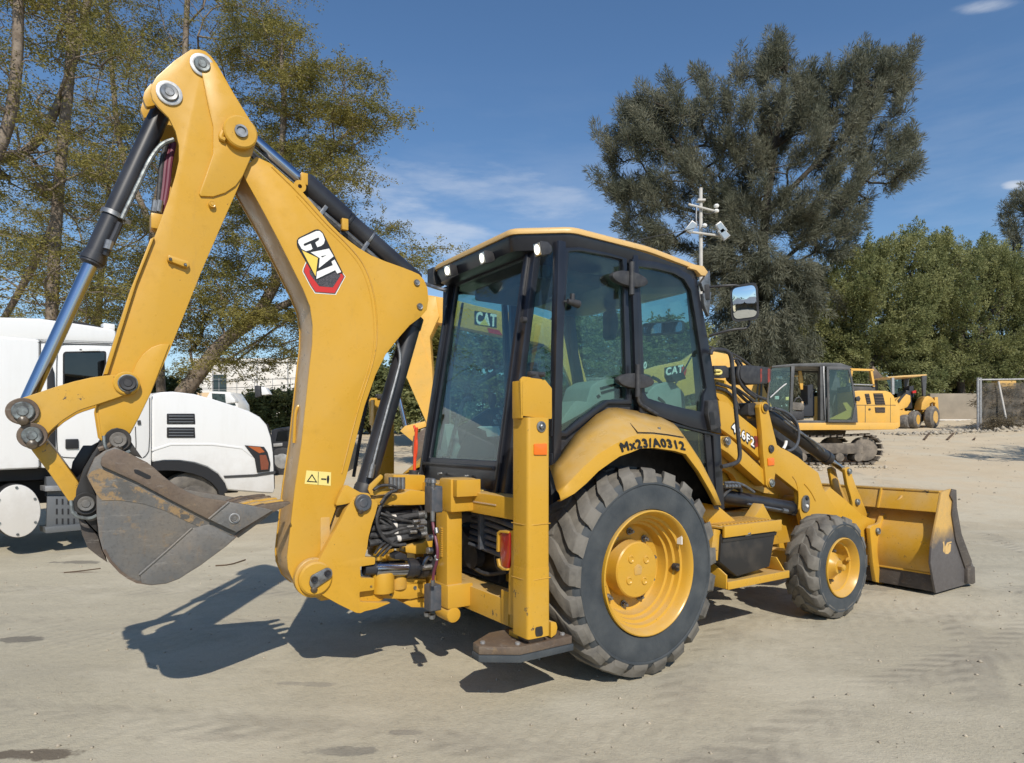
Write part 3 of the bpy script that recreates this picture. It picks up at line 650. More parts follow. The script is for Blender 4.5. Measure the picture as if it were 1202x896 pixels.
casuarina('casuarina_tree', 'second casuarina top cut by the right edge above the green trees',
  [([(1230, 470, 0), (1225, 330, 0), (1215, 250, 0)], .3, .06)], [(1178, 250), (1188, 235), (1205, 226), (1230, 215), (1260, 240), (1270, 420), (1200, 400), (1186, 300)], 48, 2.5, 45, 120, M['leaf_grey'], cen=(1225, 330))
feather_tree('mesquite_tree', 'broad soft green tree with upright sprays behind the excavator', [([(1010, 470, 0), (1020, 430, 0), (1000, 380, 0), (1010, 320, 0)], .28, .1), ([(1020, 430, 0), (1060, 370, 0), (1075, 300, 0)], .2, .07)],
  [(925, 398), (940, 372), (955, 345), (968, 318), (985, 318), (1000, 302), (1018, 296), (1035, 280), (1050, 284), (1068, 274), (1085, 278), (1098, 292), (1105, 470), (930, 440)], 41, 3.0, 190, 130, M['leaf_green'], group='green trees along the back of the yard', spread=.55, l=.15, w=.065, r0=.016, bark='barkdark')
feather_tree('mesquite_tree', 'green tree with hanging branches above the concrete wall', [([(1130, 475, 0), (1125, 420, 0), (1135, 350, 0), (1120, 300, 0)], .28, .1), ([(1125, 420, 0), (1165, 370, 0), (1185, 320, 0)], .2, .07)],
  [(1085, 305), (1098, 288), (1112, 284), (1130, 293), (1148, 286), (1160, 298), (1185, 304), (1205, 300), (1215, 440), (1180, 445), (1140, 440), (1100, 450), (1080, 460)], 42.5, 3.0, 170, 130, M['leaf_green'], group='green trees along the back of the yard', spread=.55, l=.15, w=.065, r0=.016, bark='barkdark')
feather_tree('mesquite_tree', 'brownish green tree cut off by the right edge behind the mesh fence', [([(1230, 480, 0), (1228, 400, 0), (1235, 330, 0)], .25, .1)],
  [(1190, 326), (1205, 302), (1240, 285), (1300, 300), (1300, 480), (1195, 450)], 44, 2.8, 95, 130, M['leaf_green'], group='green trees along the back of the yard', spread=.55, l=.15, w=.065, r0=.016, bark='barkdark')
feather_tree('mesquite_tree', 'tree just beyond the right edge that throws a ragged shadow on the pale dirt', [([(1440, 500, 0), (1445, 420, 0), (1450, 330, 0)], .12, .06)],
  [(1375, 430), (1390, 350), (1440, 310), (1500, 320), (1540, 380), (1530, 440), (1450, 460)], 17, 1.5, 26, 110, M['leaf_green'], spread=.45, l=.12, w=.05, r0=.012)
# dark thicket closing the yard behind the machines
def thicket(name, label, poly, Y0, dY, n, per, mt, l=.22, w=.10, spread=.8, cat='bush'):
    tips = crown_pts(n, poly, Y0, dY); T = np.array(tips); gx, gy = T[:, 0].mean(), Y0
    root = empty(name, label, cat, (gx, gy, gz(gy)-.05)); T = T-np.array([gx, gy, gz(gy)-.05])
    st = []; 
    for k in range(7):
        q = T[RNG.integers(len(T))]; st.append(q)
    mb = MB()
    for q in st: mb.tube([(q[0]*.3, q[1]*.3, -.05), (q[0]*.7, q[1]*.8, q[2]*.5), tuple(q)], .06, 5, 1, r1=.015)
    mb.out('stem', M['barkdark'], root)
    V, F = feather_leaves(list(T), per, spread, l, w, .2); np_mesh('foliage', V, F, mt, root)
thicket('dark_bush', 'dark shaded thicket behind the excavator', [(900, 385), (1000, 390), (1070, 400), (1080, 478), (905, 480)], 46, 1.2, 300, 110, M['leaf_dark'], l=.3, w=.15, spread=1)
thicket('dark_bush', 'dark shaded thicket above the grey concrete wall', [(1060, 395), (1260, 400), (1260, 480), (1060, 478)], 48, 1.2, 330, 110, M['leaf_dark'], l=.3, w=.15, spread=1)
# green trees seen under the boom and through the cab
for i, (poly, Y0, lab) in enumerate((
  ([(395, 470), (410, 440), (450, 430), (475, 450), (475, 500), (395, 500)], 30, 'green bush visible low between boom and boom cylinder'),
  ([(470, 380), (500, 372), (560, 385), (610, 400), (640, 430), (640, 500), (470, 500)], 24, 'green bush behind the rear cab window'),
  ([(620, 400), (660, 385), (700, 360), (740, 375), (760, 420), (760, 500), (620, 500)], 27, 'green bush seen through the side quarter window'),
  ([(740, 400), (780, 370), (830, 390), (850, 430), (860, 500), (740, 500)], 29, 'green bush seen through the cab door glass'))):
    thicket('green_bush', lab, poly, Y0, 1.2, 300, 170, M['leaf_green'], l=.17, w=.075, spread=.6)
thicket('hedge', 'rounded green hedge beyond the truck nose', [(283, 470), (300, 460), (345, 460), (360, 470), (360, 503), (285, 500)], 22, .8, 120, 130, M['leaf_green'], l=.13, w=.06, spread=.4)
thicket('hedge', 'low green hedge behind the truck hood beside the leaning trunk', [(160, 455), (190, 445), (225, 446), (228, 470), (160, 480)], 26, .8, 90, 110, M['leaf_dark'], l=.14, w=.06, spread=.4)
# yellowish frond plant right behind the machine
T = [tuple(at(515+random.uniform(-14, 14), 415+random.uniform(-28, 25), 17+random.uniform(-.5, .5))) for _ in range(60)]
rt = empty('frond_plant', 'yellow green frond plant between the far dipper arm and the cab', 'plant', (T[0][0], 17, gz(17)))
V, F = feather_leaves([(a-T[0][0], b-17, c-gz(17)) for a, b, c in T], 60, .5, .22, .035, .5); np_mesh('frond', V, F, M['leaf_yellow'], rt)
mb = MB(); mb.tube([(0, 0, -.05), (.05, 0, 1), (0, 0, 2.4)], .09, 8, 1); mb.out('trunk', M['bark'], rt)

# ------------------------------------------------------------------ white hall, walls, poles, wires
M['wallwhite'] = mat('white_render', (.72, .70, .66), .8, col2=(.62, .59, .54), vscale=1.2)
M['grey_wall'] = mat('grey_concrete_wall', (.25, .215, .165), .9, col2=(.33, .28, .215), vscale=.8, bmp=.3, bscale=8)
M['tan'] = mat('tan_render', (.62, .45, .27), .8)
M['pole'] = mat('pale_pole', (.55, .53, .49), .6, col2=(.45, .43, .4), vscale=3)
M['galv'] = mat('galvanised_tube', (.42, .42, .42), .5, metal=.5, col2=(.3, .3, .3), vscale=10)
def wpoly(pts, Y): return [at(a, b, Y) for a, b in pts]
hall = empty('white_hall', 'long white flat-roofed hall far behind the truck', 'building', at(285, 460, 48).xyz*Vector((1, 1, 0))+Vector((0, 0, gz(48))))
def hp(mb, name, mt, **k):
    o = mb.out(name, mt, hall, **k); o.matrix_parent_inverse = Matrix.Translation(-hall.location); return o
mb = MB(); a, b_ = at(225, 425, 48), at(362, 425, 48); mb.box(a.x, b_.x, 48, 58, gz(48)-.3, a.z); hp(mb, 'wall', M['wallwhite'], bevel=.03)
mb = MB(); mb.box(a.x-.15, b_.x+.15, 47.85, 58.1, a.z+.003, a.z+.25); hp(mb, 'roof_edge', M['wallwhite'])
for k, px in enumerate((250, 302, 338)):
    q = at(px, 450, 48); mb = MB(); mb.box(q.x-.04, q.x+.04, 47.96, 48.003, gz(48), a.z-.02); hp(mb, 'drainpipe', M['galv'])
q0, q1 = at(251, 440, 48), at(266, 470, 48); mb = MB(); mb.box(q0.x, q1.x, 47.94, 48.2, q1.z, q0.z); hp(mb, 'window', M['glassdark'])
q0, q1 = at(322, 461, 46), at(345, 466, 46)
mb = MB(); q0, q1 = at(228, 461, 44), at(250, 476, 44); mb.box(q0.x, q1.x, 44, 46, gz(44)-.2, q0.z); tag(mb.out('tan_wall', M['tan'], bevel=.02), 'short tan coloured wall beside the leaning trunk', 'wall')
# fence of rails before the hall
fr = empty('railing', 'thin dark railing running in front of the white hall', 'fence', (at(290, 470, 40).x, 40, gz(40)))
for k in range(8):
    mb = MB(); q = at(215+k*21, 460, 40); mb.cyl((q.x-fr.location.x, 0, 0), (q.x-fr.location.x, 0, 2.6), .02, seg=6); mb.out('post', M['galv'], fr)
for z in (1.2, 1.9, 2.55):
    mb = MB(); mb.cyl((at(210, 0, 40).x-fr.location.x, 0, z), (at(372, 0, 40).x-fr.location.x, 0, z), .014, seg=6); mb.out('rail', M['galv'], fr)
# overhead wires
def wire(pts, Y, lab, r=.012):
    mb = MB(); mb.tube([at(a, b, Y) for a, b in pts], r, 5, 2); tag(mb.out('cable', M['black']), lab, 'cable', 'overhead cables')
wire([(150, 445), (250, 449), (360, 443)], 30, 'upper thin cable crossing before the white hall')
wire([(150, 453), (260, 457), (360, 450)], 30, 'lower thin cable crossing before the white hall')
wire([(700, 296), (760, 279), (800, 272), (815, 268)], 26, 'sagging cable reaching the floodlight pole above the cab roof', .015)

# floodlight pole
def pole():
    Y = 27; b = at(823, 0, Y); zg = gz(Y); root = empty('floodlight_pole', 'pale slim pole with two crossarms and floodlights in front of the casuarina', 'pole', (b.x, Y, zg))
    def lp(px, py, dy=0): q = at(px, py, Y+dy); return Vector((q.x-b.x, dy, q.z-zg))
    mb = MB(); mb.cyl((0, 0, -.05), lp(822.5, 221), .092, .075, 12); mb.out('pole', M['pole'], root)
    for (p, q, r) in (((808, 240, 0), (839, 248, .0), .05), ((806, 272, -.1), (845, 277, .1), .05)):
        mb = MB(); mb.cyl(lp(p[0], p[1], -.16+p[2]), lp(q[0], q[1], -.16+q[2]), r, seg=8); mb.out('crossarm', M['pole'], root)
    mb = MB(); q = lp(822.5, 236); mb.box(q.x-.16, q.x+.16, -.16, .16, q.z-.04, q.z+.04); mb.out('clamp', M['pole'], root)
    for (px, py, rot) in ((811, 267, -35), (849, 275, 40), (846, 268, 35)):
        q = lp(px, py, -.25); t = MB(); c, s = cos(R(rot)), sin(R(rot))
        pts = [(q.x+c*a-s*d, q.z+s*a+c*d) for a, d in ((-.16, -.24), (.16, -.24), (.13, .24), (-.13, .24))]
        t.prism([(a, -.33, d) for a, d in pts], (0, .14, 0)); o = t.out('floodlight', M['galv'], root, bevel=.015)
        t = MB(); t.prism([(q.x+(a-q.x)*.8, -.345, q.z+(d-q.z)*.8) for a, d in pts], (0, .012, 0)); t.out('lens', M['lampglass'], o)
    for (px, py) in ((841, 242), (841, 248), (827, 265)):
        q = lp(px, py, -.2); t = MB(); t.lathe(q-Vector((0, 0, .08)), (0, 0, 1), [(0, .01), (.03, .09), (.09, .11), (.15, .07), (.17, .01)], 10); t.out('camera_dome', M['white'], root)
    t = MB(); t.tube([lp(818, 242, -.2), lp(817, 255, -.22), lp(818, 268, -.2)], .03, 6); t.out('conduit', M['galv'], root)
    t = MB(); t.tube([lp(826, 250, -.2), lp(832, 252, -.22), lp(840, 248, -.2)], .02, 6); t.out('cable', M['hose'], root)
pole()

# grey wall at the back right with pale top band
mb = MB(); a, b_ = at(1092, 463, 37), at(1149, 463, 37); mb.box(a.x, b_.x, 37, 37.3, gz(37)-.3, at(0, 462, 37).z); tag(mb.out('concrete_wall', M['grey_wall'], bevel=.02), 'low grey concrete wall panel beside the far backhoe', 'wall')
mb = MB(); mb.box(a.x-1, b_.x, 36.97, 37.2, at(0, 493.8, 37).z, at(0, 492.4, 37).z); tag(mb.out('kerb_strip', M['wallwhite']), 'thin white strip at the foot of the grey wall', 'kerb')
# mesh fence at the right
mfence = empty('mesh_fence', 'grey wire fence with dark netting and pale braces at the right edge', 'fence', (at(1150, 0, 31).x, 31, gz(31)))
fx = mfence.location.x
def netting():
    m = bpy.data.materials.new('shade_netting'); m.use_nodes = True; nt = m.node_tree; N, L = nt.nodes, nt.links; b = N['Principled BSDF']
    n = noise(nt, 1.8, 7, .7); r = ramp(nt, n.outputs['Fac'], [(.35, (.07, .068, .06)), (.5, (.11, .10, .085)), (.68, (.24, .20, .155))]); L.new(r.outputs[0], b.inputs['Base Color']); b.inputs['Roughness'].default_value = .9
    t = N.new('ShaderNodeBsdfTransparent'); mx_ = N.new('ShaderNodeMixShader'); n2 = noise(nt, 2.5, 5, .6); r2 = ramp(nt, n2.outputs['Fac'], [(.40, .25), (.62, .8)])
    L.new(r2.outputs[0], mx_.inputs[0]); L.new(t.outputs[0], mx_.inputs[1]); L.new(b.outputs[0], mx_.inputs[2]); L.new(mx_.outputs[0], N['Material Output'].inputs['Surface']); return m
def fp(px, py, dy=0): q = at(px, py, 31+dy); return Vector((q.x-fx, dy, q.z-gz(31)))
rows = []
for j in range(9):
    rows.append([Vector((fp(1150+i*7, 0).x, .05*sin(i*1.7+j)+.05*sin(i*.6), 0))+Vector((0, 0, 0.05+(2.36-.05)*j/8)) for i in range(24)])
mb = MB(); mb.grid(rows); mb.out('netting', netting(), mfence)
for px in (1147, 1150, 1203, 1256, 1309):
    mb = MB(); mb.cyl((fp(px, 0).x, -.05, -.3), (fp(px, 0).x, -.05, 2.6), .055, seg=8); mb.out('post', M['galv'], mfence)
mb = MB(); mb.cyl(fp(1147, 446, -.05), fp(1320, 444, -.05), .04, seg=8); mb.out('top_rail', M['galv'], mfence)
mb = MB(); mb.cyl(fp(1172, 448, -.12), fp(1182, 497, -.3), .045, seg=8); mb.out('brace', M['pole'], mfence)
M['farwood'] = mat('ochre_boards', (.55, .34, .10), .7)
mb = MB(); a, b_ = at(1172, 447, 38), at(1193, 458, 38); mb.box(a.x, b_.x, 38, 38.6, b_.z, a.z); tag(mb.out('yellow_crate', M['farwood'], bevel=.03), 'yellow crate showing above the mesh fence', 'crate')
mb = MB(); mb.box(a.x-.3, b_.x+.6, 38.05, 38.9, gz(38)-.1, b_.z-.003); tag(mb.out('dark_stand', M['barkdark'], bevel=.03), 'dark stack under the yellow crate behind the netting', 'stand')
M['drybrush'] = leaf_mat('dry_brush', (.16, .13, .085), (.30, .25, .165))
thicket('dry_brush', 'tangle of dry brown brush behind the netting', [(1152, 458), (1200, 452), (1260, 455), (1260, 508), (1152, 508)], 31.6, .4, 80, 110, M['drybrush'], l=.2, w=.03, spread=.6)
thicket('dry_brush', 'low dry weeds at the foot of the netting', [(1158, 494), (1180, 488), (1215, 492), (1250, 490), (1250, 510), (1156, 510)], 30.5, .3, 40, 90, M['drybrush'], l=.16, w=.03, spread=.35)
# heaps of rubble and brush behind the fence
V, F = pebbles(700, lambda n: RNG.uniform(17.5, 27, n), lambda n: RNG.normal(30.3, .45, n), .03, .17)
tag(np_mesh('rubble', V, F, M['stone']), 'low line of rubble and broken concrete below the mesh fence', kind='stuff')

# ================================================================== the backhoe loader
BH = empty('backhoe_loader', 'large yellow backhoe loader with raised digging arm and black cab, nearest in the yard', 'backhoe', (ORG.x, ORG.y, 0), TH)
Y_ = M['yellow']
def part(mb, name, mt=None, parent=None, **k): return mb.out(name, mt or Y_, parent or BH, **k)
def pinhead(px, py, y, r, name='pin', mt='pin', ring='ringw', proud=.02, ringr=1.45, parent=None):
    """pin end with its collar standing on the plate at lateral y"""
    c = P3(px, py, y); mb = MB()
    mb.lathe(c, (0, -1, 0), [(-.01, r), (proud, r), (proud+.004, r*.9), (proud+.002, r*.55), (proud+.006, r*.45), (proud+.006, .001)], 24)
    o = mb.out(name, M[mt], parent or BH)
    if ring:
        mb = MB(); mb.lathe(c, (0, -1, 0), [(-.012, r*ringr), (proud*.5, r*ringr), (proud*.6, r*ringr*.94), (proud*.55, r*1.03), (-.012, r*1.03)], 28, closed=True)
        mb.out('collar', M[ring], o)
    return o

# ---- wheels
def lug(mb, R0, Rt, hw0, hw1, ypath, apath, a0, shr):
    """one tread bar: ypath lateral stations, apath angles; Rt(y) top radius, R0(y) root radius"""
    n = len(ypath); rows = []
    for j in range(n):
        y, a = ypath[j], a0+apath[j]; w = hw0+(hw1-hw0)*j/(n-1)
        rt, rb = Rt(y), R0(y)-.01
        row = []
        for (da, r) in ((-w*1.25, rb), (-w, rt), (w, rt), (w*1.25, rb)):
            row.append(Vector((r*cos(a+da), y, r*sin(a+da))))
        rows.append(row)
    mb.loft(rows)
def tyre(name, Rr, W, rim, nl, root_d, style, loc):
    hw = W/2; c = Rr-root_d
    root = empty('wheel', '', '', (0, 0, 0)); del root['label']; del root['category']
    root.name = name; root.parent = BH; root.location = loc
    prof = [(-hw*.72, rim-.015), (-hw*.86, rim+.01), (-hw*.97, rim+.10*(c-rim)), (-hw*1.0, rim+.30*(c-rim)), (-hw*1.0, rim+.55*(c-rim)), (-hw*.985, rim+.76*(c-rim)), (-hw*.93, c-.035), (-hw*.80, c-.008), (-hw*.4, c+.004), (0, c+.008),
            (hw*.4, c+.004), (hw*.80, c-.008), (hw*.93, c-.035), (hw*.985, rim+.76*(c-rim)), (hw*1.0, rim+.3*(c-rim)), (hw*.86, rim+.01), (hw*.72, rim-.015)]
    mb = MB(); mb.lathe((0, 0, 0), (0, 1, 0), prof, 72, closed=True)
    ty = mb.out('tyre', M['rubber'], root, ang=50)
    # raised ring of the sidewall, at the foot of the tread bars
    mb = MB(); rr = rim+.72*(c-rim); mb.lathe((0, 0, 0), (0, 1, 0), [(-hw*.96, rr-.012), (-hw*1.016, rr-.004), (-hw*1.016, rr+.006), (-hw*.95, rr+.016)], 72, closed=True); mb.out('sidewall_rib', M['rubber'], ty)
    Rt = lambda y: Rr-.004-(abs(y)/hw)**4*.018 if abs(y) < hw*.955 else Rr-.055-(abs(y)/hw-.955)*2.2*(Rr-c)
    R0 = lambda y: c-(abs(y)/hw)**6*.05
    mbl = MB(); pitch = 2*PI/nl
    for s in (-1, 1):
        for k in range(nl):
            a0 = k*pitch+(pitch/2 if s > 0 else 0)
            if style == 'rear':
                ys_ = [s*v*hw for v in (-.04, .12, .34, .58, .80, .95, 1.0, 1.01)]; ap = [v*pitch for v in (-.60, -.52, -.36, -.08, .16, .24, .26, .27)]
                tmp = MB(); lug(tmp, R0, Rt, pitch*.20, pitch*.30, ys_, ap, a0, 0)
            else:
                ys_ = [s*v*hw for v in (-.03, .25, .30, .55, .62, .88, .97, 1.0)]; ap = [v*pitch for v in (-.55, -.45, -.40, -.12, 0, .06, .07, .07)]
                tmp = MB(); lug(tmp, R0, Rt, pitch*.27, pitch*.31, ys_, ap, a0, 0)
            mbl.add(tmp.v, tmp.f)
    lg = mbl.out('tread', M['tread'], ty, bevel=.008, seg=1, ang=40)
    mb = MB(); mb.lathe((0, 0, 0), (0, 1, 0), [(-hw*.90, c-.03), (-hw*.80, c-.004), (-hw*.4, c+.008), (0, c+.012), (hw*.4, c+.008), (hw*.80, c-.004), (hw*.90, c-.03)], 72, closed=True); mb.out('tread_groove', M['treadgap'], ty, ang=60)
    return root
def rear_wheel(y, s):
    loc = (-.01, y, .655); root = tyre('rear_wheel', .66, .47, .372, 21, .033, 'rear', loc); o = -.235
    # rim: dished, with stepped barrel; outer side towards -Y
    pr = [(o+.012, .362), (o-.004, .372), (o-.012, .386), (o-.004, .392), (o+.012, .388), (o+.02, .378)]
    prof = [(o+.03, .392), (o-.008, .390), (o-.012, .383), (o-.004, .372), (o+.022, .362), (o+.055, .352), (o+.060, .336), (o+.095, .330), (o+.100, .312), (o+.135, .306), (o+.140, .290), (o+.175, .286), (o+.20, .275), (o+.215, .25), (o+.218, .20), (o+.218, .10), (o+.26, .10), (o+.30, .30), (o+.30, .37), (o+.43, .39)]
    mb = MB(); mb.lathe((0, 0, 0), (0, 1, 0), prof, 72, closed=True); rim = mb.out('rim', Y_, root, ang=35)
    mb = MB(); mb.lathe((0, 0, 0), (0, 1, 0), [(o+.24, .185), (o+.12, .178), (o+.112, .170), (o+.108, .12), (o+.108, .001)], 48); hub = mb.out('hub', Y_, rim, ang=30)
    for k in range(4):
        a = R(38+90*k); mb = MB(); mb.lathe((.095*cos(a), o+.108, .095*sin(a)), (0, -1, 0), [(-.004, .026), (.006, .024), (.007, .018), (.002, .012), (.002, .001)], 16)
        mb.out('hub_socket', Y_, rim)
    mb = MB(); mb.prY(fillet([(-.03, -.03), (.03, -.03), (.035, .02), (0, .04), (-.035, .02)], .012), o+.1045, o+.11); mb.out('hub_emblem', M['yellow_dusty'], rim, bevel=.002)
    for k in range(10):
        a = 2*PI*k/10+.2; c = Vector((.235*cos(a), o+.214, .235*sin(a)))
        if k == 0:
            m1 = MB(); m1.cyl((0, .012, 0), (0, -.006, 0), .024, seg=14); m1.cyl((0, 0, 0), (0, -.028, 0), .0165, seg=6); m1.cyl((0, -.02, 0), (0, -.042, 0), .009, seg=10)
            bolt = m1.out('wheel_bolt', M['steel'], rim); bolt.location = c
        else: dup(bolt, loc=c)
    # air valve recess
    mb = MB(); c = Vector((.318*cos(R(-2)), o+.075, .318*sin(R(-2)))); mb.cyl(c+Vector((0, .02, 0)), c+Vector((0, -.014, 0)), .026, seg=14); mb.out('valve_boss', M['black'], rim)
    mb = MB(); mb.tube([c, c+Vector((-.01, -.03, .005)), c+Vector((-.03, -.035, .012))], .007, 8); mb.out('valve', M['steel'], rim)
    mb = MB(); a = R(30); c = Vector((.353*cos(a), o+.035, .353*sin(a))); mb.box(c.x-.004, c.x+.004, c.y-.02, c.y+.02, c.z-.03, c.z+.03); mb.out('balance_sticker', M['white'], rim)
    if s > 0: root.rotation_euler = (0, 0, PI)
    return root
rw = rear_wheel(-.893, -1); rear_wheel(.893, 1)
def front_wheel(y, s):
    Rf = .43; root = tyre('front_wheel', Rf, .29, .235, 15, .028, 'front', (2.28, y, Rf-.005)); o = -.145
    prof = [(o+.02, .248), (o-.004, .246), (o-.008, .240), (o+.004, .228), (o+.05, .205), (o+.056, .192), (o+.10, .186), (o+.135, .165), (o+.140, .15), (o+.140, .05), (o+.2, .05), (o+.24, .2), (o+.27, .232)]
    mb = MB(); mb.lathe((0, 0, 0), (0, 1, 0), prof, 56, closed=True); rim = mb.out('rim', Y_, root, ang=35)
    mb = MB(); mb.lathe((0, 0, 0), (0, 1, 0), [(o+.16, .115), (o+.10, .112), (o+.085, .095), (o+.06, .07), (o+.045, .062), (o+.035, .055), (o+.035, .001)], 32); mb.out('hub', Y_, rim)
    mb = MB(); mb.cyl((0, o+.04, 0), (0, o-.005, 0), .030, seg=6); mb.lathe((0, o, 0), (0, -1, 0), [(-.005, .028), (.012, .022), (.014, .001)], 16); mb.out('hub_plug', Y_, rim, bevel=.003)
    for k in range(8):
        a = 2*PI*k/8+.25; c = Vector((.135*cos(a), o+.132, .135*sin(a)))
        if k == 0:
            m1 = MB(); m1.cyl((0, .012, 0), (0, -.004, 0), .020, seg=14); m1.cyl((0, 0, 0), (0, -.022, 0), .014, seg=6); m1.cyl((0, -.02, 0), (0, -.03, 0), .008, seg=8)
            bolt = m1.out('wheel_bolt', M['steel'], rim); bolt.location = c
        else: dup(bolt, loc=c)
    mb = MB(); mb.tube([(.18, o+.05, .04), (.15, o+.03, .045), (.12, o+.02, .05)], .008, 8); mb.cyl((.20, o+.07, .035), (.165, o+.05, .04), .02, seg=12); mb.out('valve', Y_, rim)
    if s > 0: root.rotation_euler = (0, 0, PI)
front_wheel(-.935, -1); front_wheel(.935, 1)
mb = MB(); mb.cyl((0, -.68, .665), (0, .68, .665), .14, seg=20); mb.lathe((0, 0, .665), (1, 0, 0), [(-.3, .08), (-.22, .22), (.2, .24), (.3, .12)], 24); part(mb, 'rear_axle', M['yellow_dusty'])
mb = MB(); mb.box(2.21, 2.35, -.80, .80, .36, .50); mb.lathe((2.28, 0, .43), (1, 0, 0), [(-.2, .06), (-.12, .14), (.12, .14), (.2, .06)], 18); part(mb, 'front_axle', M['yellow_dusty'], bevel=.02)

# ---- chassis
mb = MB()
for s in (-1, 1): mb.box(-.55, 3.0, s*.36-.05, s*.36+.05, .52, .86)
mb.box(.3, .4, -.4, .4, .5, .8); mb.box(2.9, 3.0, -.4, .4, .5, .84)
part(mb, 'chassis_rail', M['yellow_dusty'], bevel=.01)
mb = MB(); mb.box(-.6, .95, -.30, .30, .50, 1.05); mb.cyl((-.6, 0, .75), (-.72, 0, .72), .16, seg=18); mb.box(.95, 2.3, -.25, .25, .55, .95); part(mb, 'gearbox', M['black'], bevel=.03)
# engine hood between the loader arms
mb = MB(); mb.prism([(x, -.36, z) for x, z in ((1.02, .9), (1.02, 1.66), (1.5, 1.62), (2.3, 1.40), (2.75, 1.22), (2.82, 1.05), (2.82, .86))], (0, .72, 0)); hd = part(mb, 'hood', bevel=.045, seg=3)
mb = MB()
for k in range(7): mb.box(2.815, 2.832, -.28, .28, .90+k*.028, .914+k*.028)
mb.out('grille_bar', M['black'], hd)

# ---- cab
RB, RT = (-.765, -.505)
def cabx(z): return RB+(RT-RB)*(z-1.1)/(2.7-1.1)
CAB = bpy.data.objects.new('cab', None); COL.objects.link(CAB); CAB.parent = BH
FR = M['cabblack']
def bar3(a, b_, w, d, name='frame_post', mt=None, up=(0, 0, 1), **k):
    a, b_ = Vector(a), Vector(b_); z = (b_-a).normalized(); x = Vector(up).cross(z)
    x = x.normalized() if x.length > .01 else Vector((0, 1, 0)); y = z.cross(x)
    mb = MB(); r = [a+x*(sx*w/2)+y*(sy*d/2) for sx, sy in ((-1, -1), (1, -1), (1, 1), (-1, 1))]; mb.prism(r, b_-a); return mb.out(name, mt or FR, CAB, bevel=k.get('bevel', .008))
def ringframe(name, outer, inner, off, mt=None, bevel=.006):
    """flat frame between two loops with the same number of 3D points, swept by off"""
    n = len(outer); o = [Vector(a) for a in outer]; i_ = [Vector(a) for a in inner]; off = Vector(off); V = o+i_+[a+off for a in o]+[a+off for a in i_]; F = []
    for k in range(n):
        l = (k+1) % n
        F += [(k, l, n+l, n+k), (2*n+k, 3*n+k, 3*n+l, 2*n+l), (k, 2*n+k, 2*n+l, l), (n+k, n+l, 3*n+l, 3*n+k)]
    mb = MB(); mb.add(V, F); return mb.out(name, mt or FR, CAB, bevel=bevel)
def pane(name, loop, off=(0, .006, 0), mt=None):
    mb = MB(); mb.prism(loop, off); return mb.out(name, mt or M['glass'], CAB, smooth=False)
def inset2(pts, d):
    """shrink a closed 2D loop by d"""
    n = len(pts); s = 1 if ngon_area(pts) > 0 else -1; out = []
    for k in range(n):
        p, a, b_ = Vector(pts[k]), Vector(pts[k-1]), Vector(pts[(k+1) % n]); d1 = (p-a).normalized(); d2 = (b_-p).normalized()
        n1 = Vector((-d1.y, d1.x))*s; n2 = Vector((-d2.y, d2.x))*s; m = (n1+n2); m = m/(max(.35, m.length_squared/2)) if m.length > .01 else n1
        out.append(tuple(p+m*d*.5*2/2))
    return out
# side quarter window (near side): outline read in the plane of the cab side
YS = -.76
q_out = PL(ZM(480, 260, 2.988, [(546, 92), (600, 90), (700, 110), (765, 130), (782, 560), (785, 640), (700, 640), (600, 720), (555, 755), (500, 755), (503, 690), (520, 500), (535, 300)]), YS)
q_in = PL(ZM(480, 260, 2.988, [(562, 106), (600, 104), (700, 122), (750, 134), (762, 560), (766, 624), (692, 626), (590, 700), (548, 736), (514, 732), (518, 690), (536, 500), (549, 300)]), YS)
for s in (-1, 1):
    yy = YS if s < 0 else -YS
    ringframe('quarter_window_frame', [(a, yy, b_) for a, b_ in q_out], [(a, yy, b_) for a, b_ in q_in], (0, -s*.045, 0))
    pane('quarter_window', [(a, yy-s*.018, b_) for a, b_ in q_in], (0, -s*.006, 0))
# door
d_out = PL(ZM(480, 260, 2.988, [(778, 132), (860, 142), (940, 165), (985, 195), (1010, 240), (1035, 350), (1060, 520), (1078, 640), (1092, 760), (1098, 860), (1102, 975), (1040, 960), (960, 760), (900, 700), (820, 655), (795, 610), (788, 500), (784, 300)]), YS)
d_in = PL(ZM(480, 260, 2.988, [(803, 160), (860, 168), (925, 184), (962, 205), (985, 242), (1002, 340), (1022, 470), (1040, 585), (1030, 610), (1028, 640), (1024, 668), (960, 655), (900, 640), (860, 628), (835, 620), (822, 600), (820, 500), (812, 300)]), YS)
def split_door(s):
    yy = YS-.012 if s < 0 else -YS+.012
    up_out = d_out[:9]+PL(ZM(480, 260, 2.988, [(1090, 745), (1000, 712), (940, 696)]), YS)+d_out[13:]
    # match counts: resample both loops by nearest fraction
    ringframe('door_frame', [(a, yy, b_) for a, b_ in d_out_u], [(a, yy, b_) for a, b_ in d_in], (0, -s*.05, 0))
    pane('door_glass', [(a, yy-s*.02, b_) for a, b_ in d_in], (0, -s*.006, 0))
d_out_u = PL(ZM(480, 260, 2.988, [(780, 132), (860, 142), (940, 163), (985, 190), (1012, 240), (1033, 345), (1056, 480), (1074, 600), (1082, 660), (1088, 710), (1093, 745), (985, 722), (920, 700), (862, 680), (815, 660), (795, 620), (790, 500), (783, 300)]), YS)
split_door(-1); split_door(1)
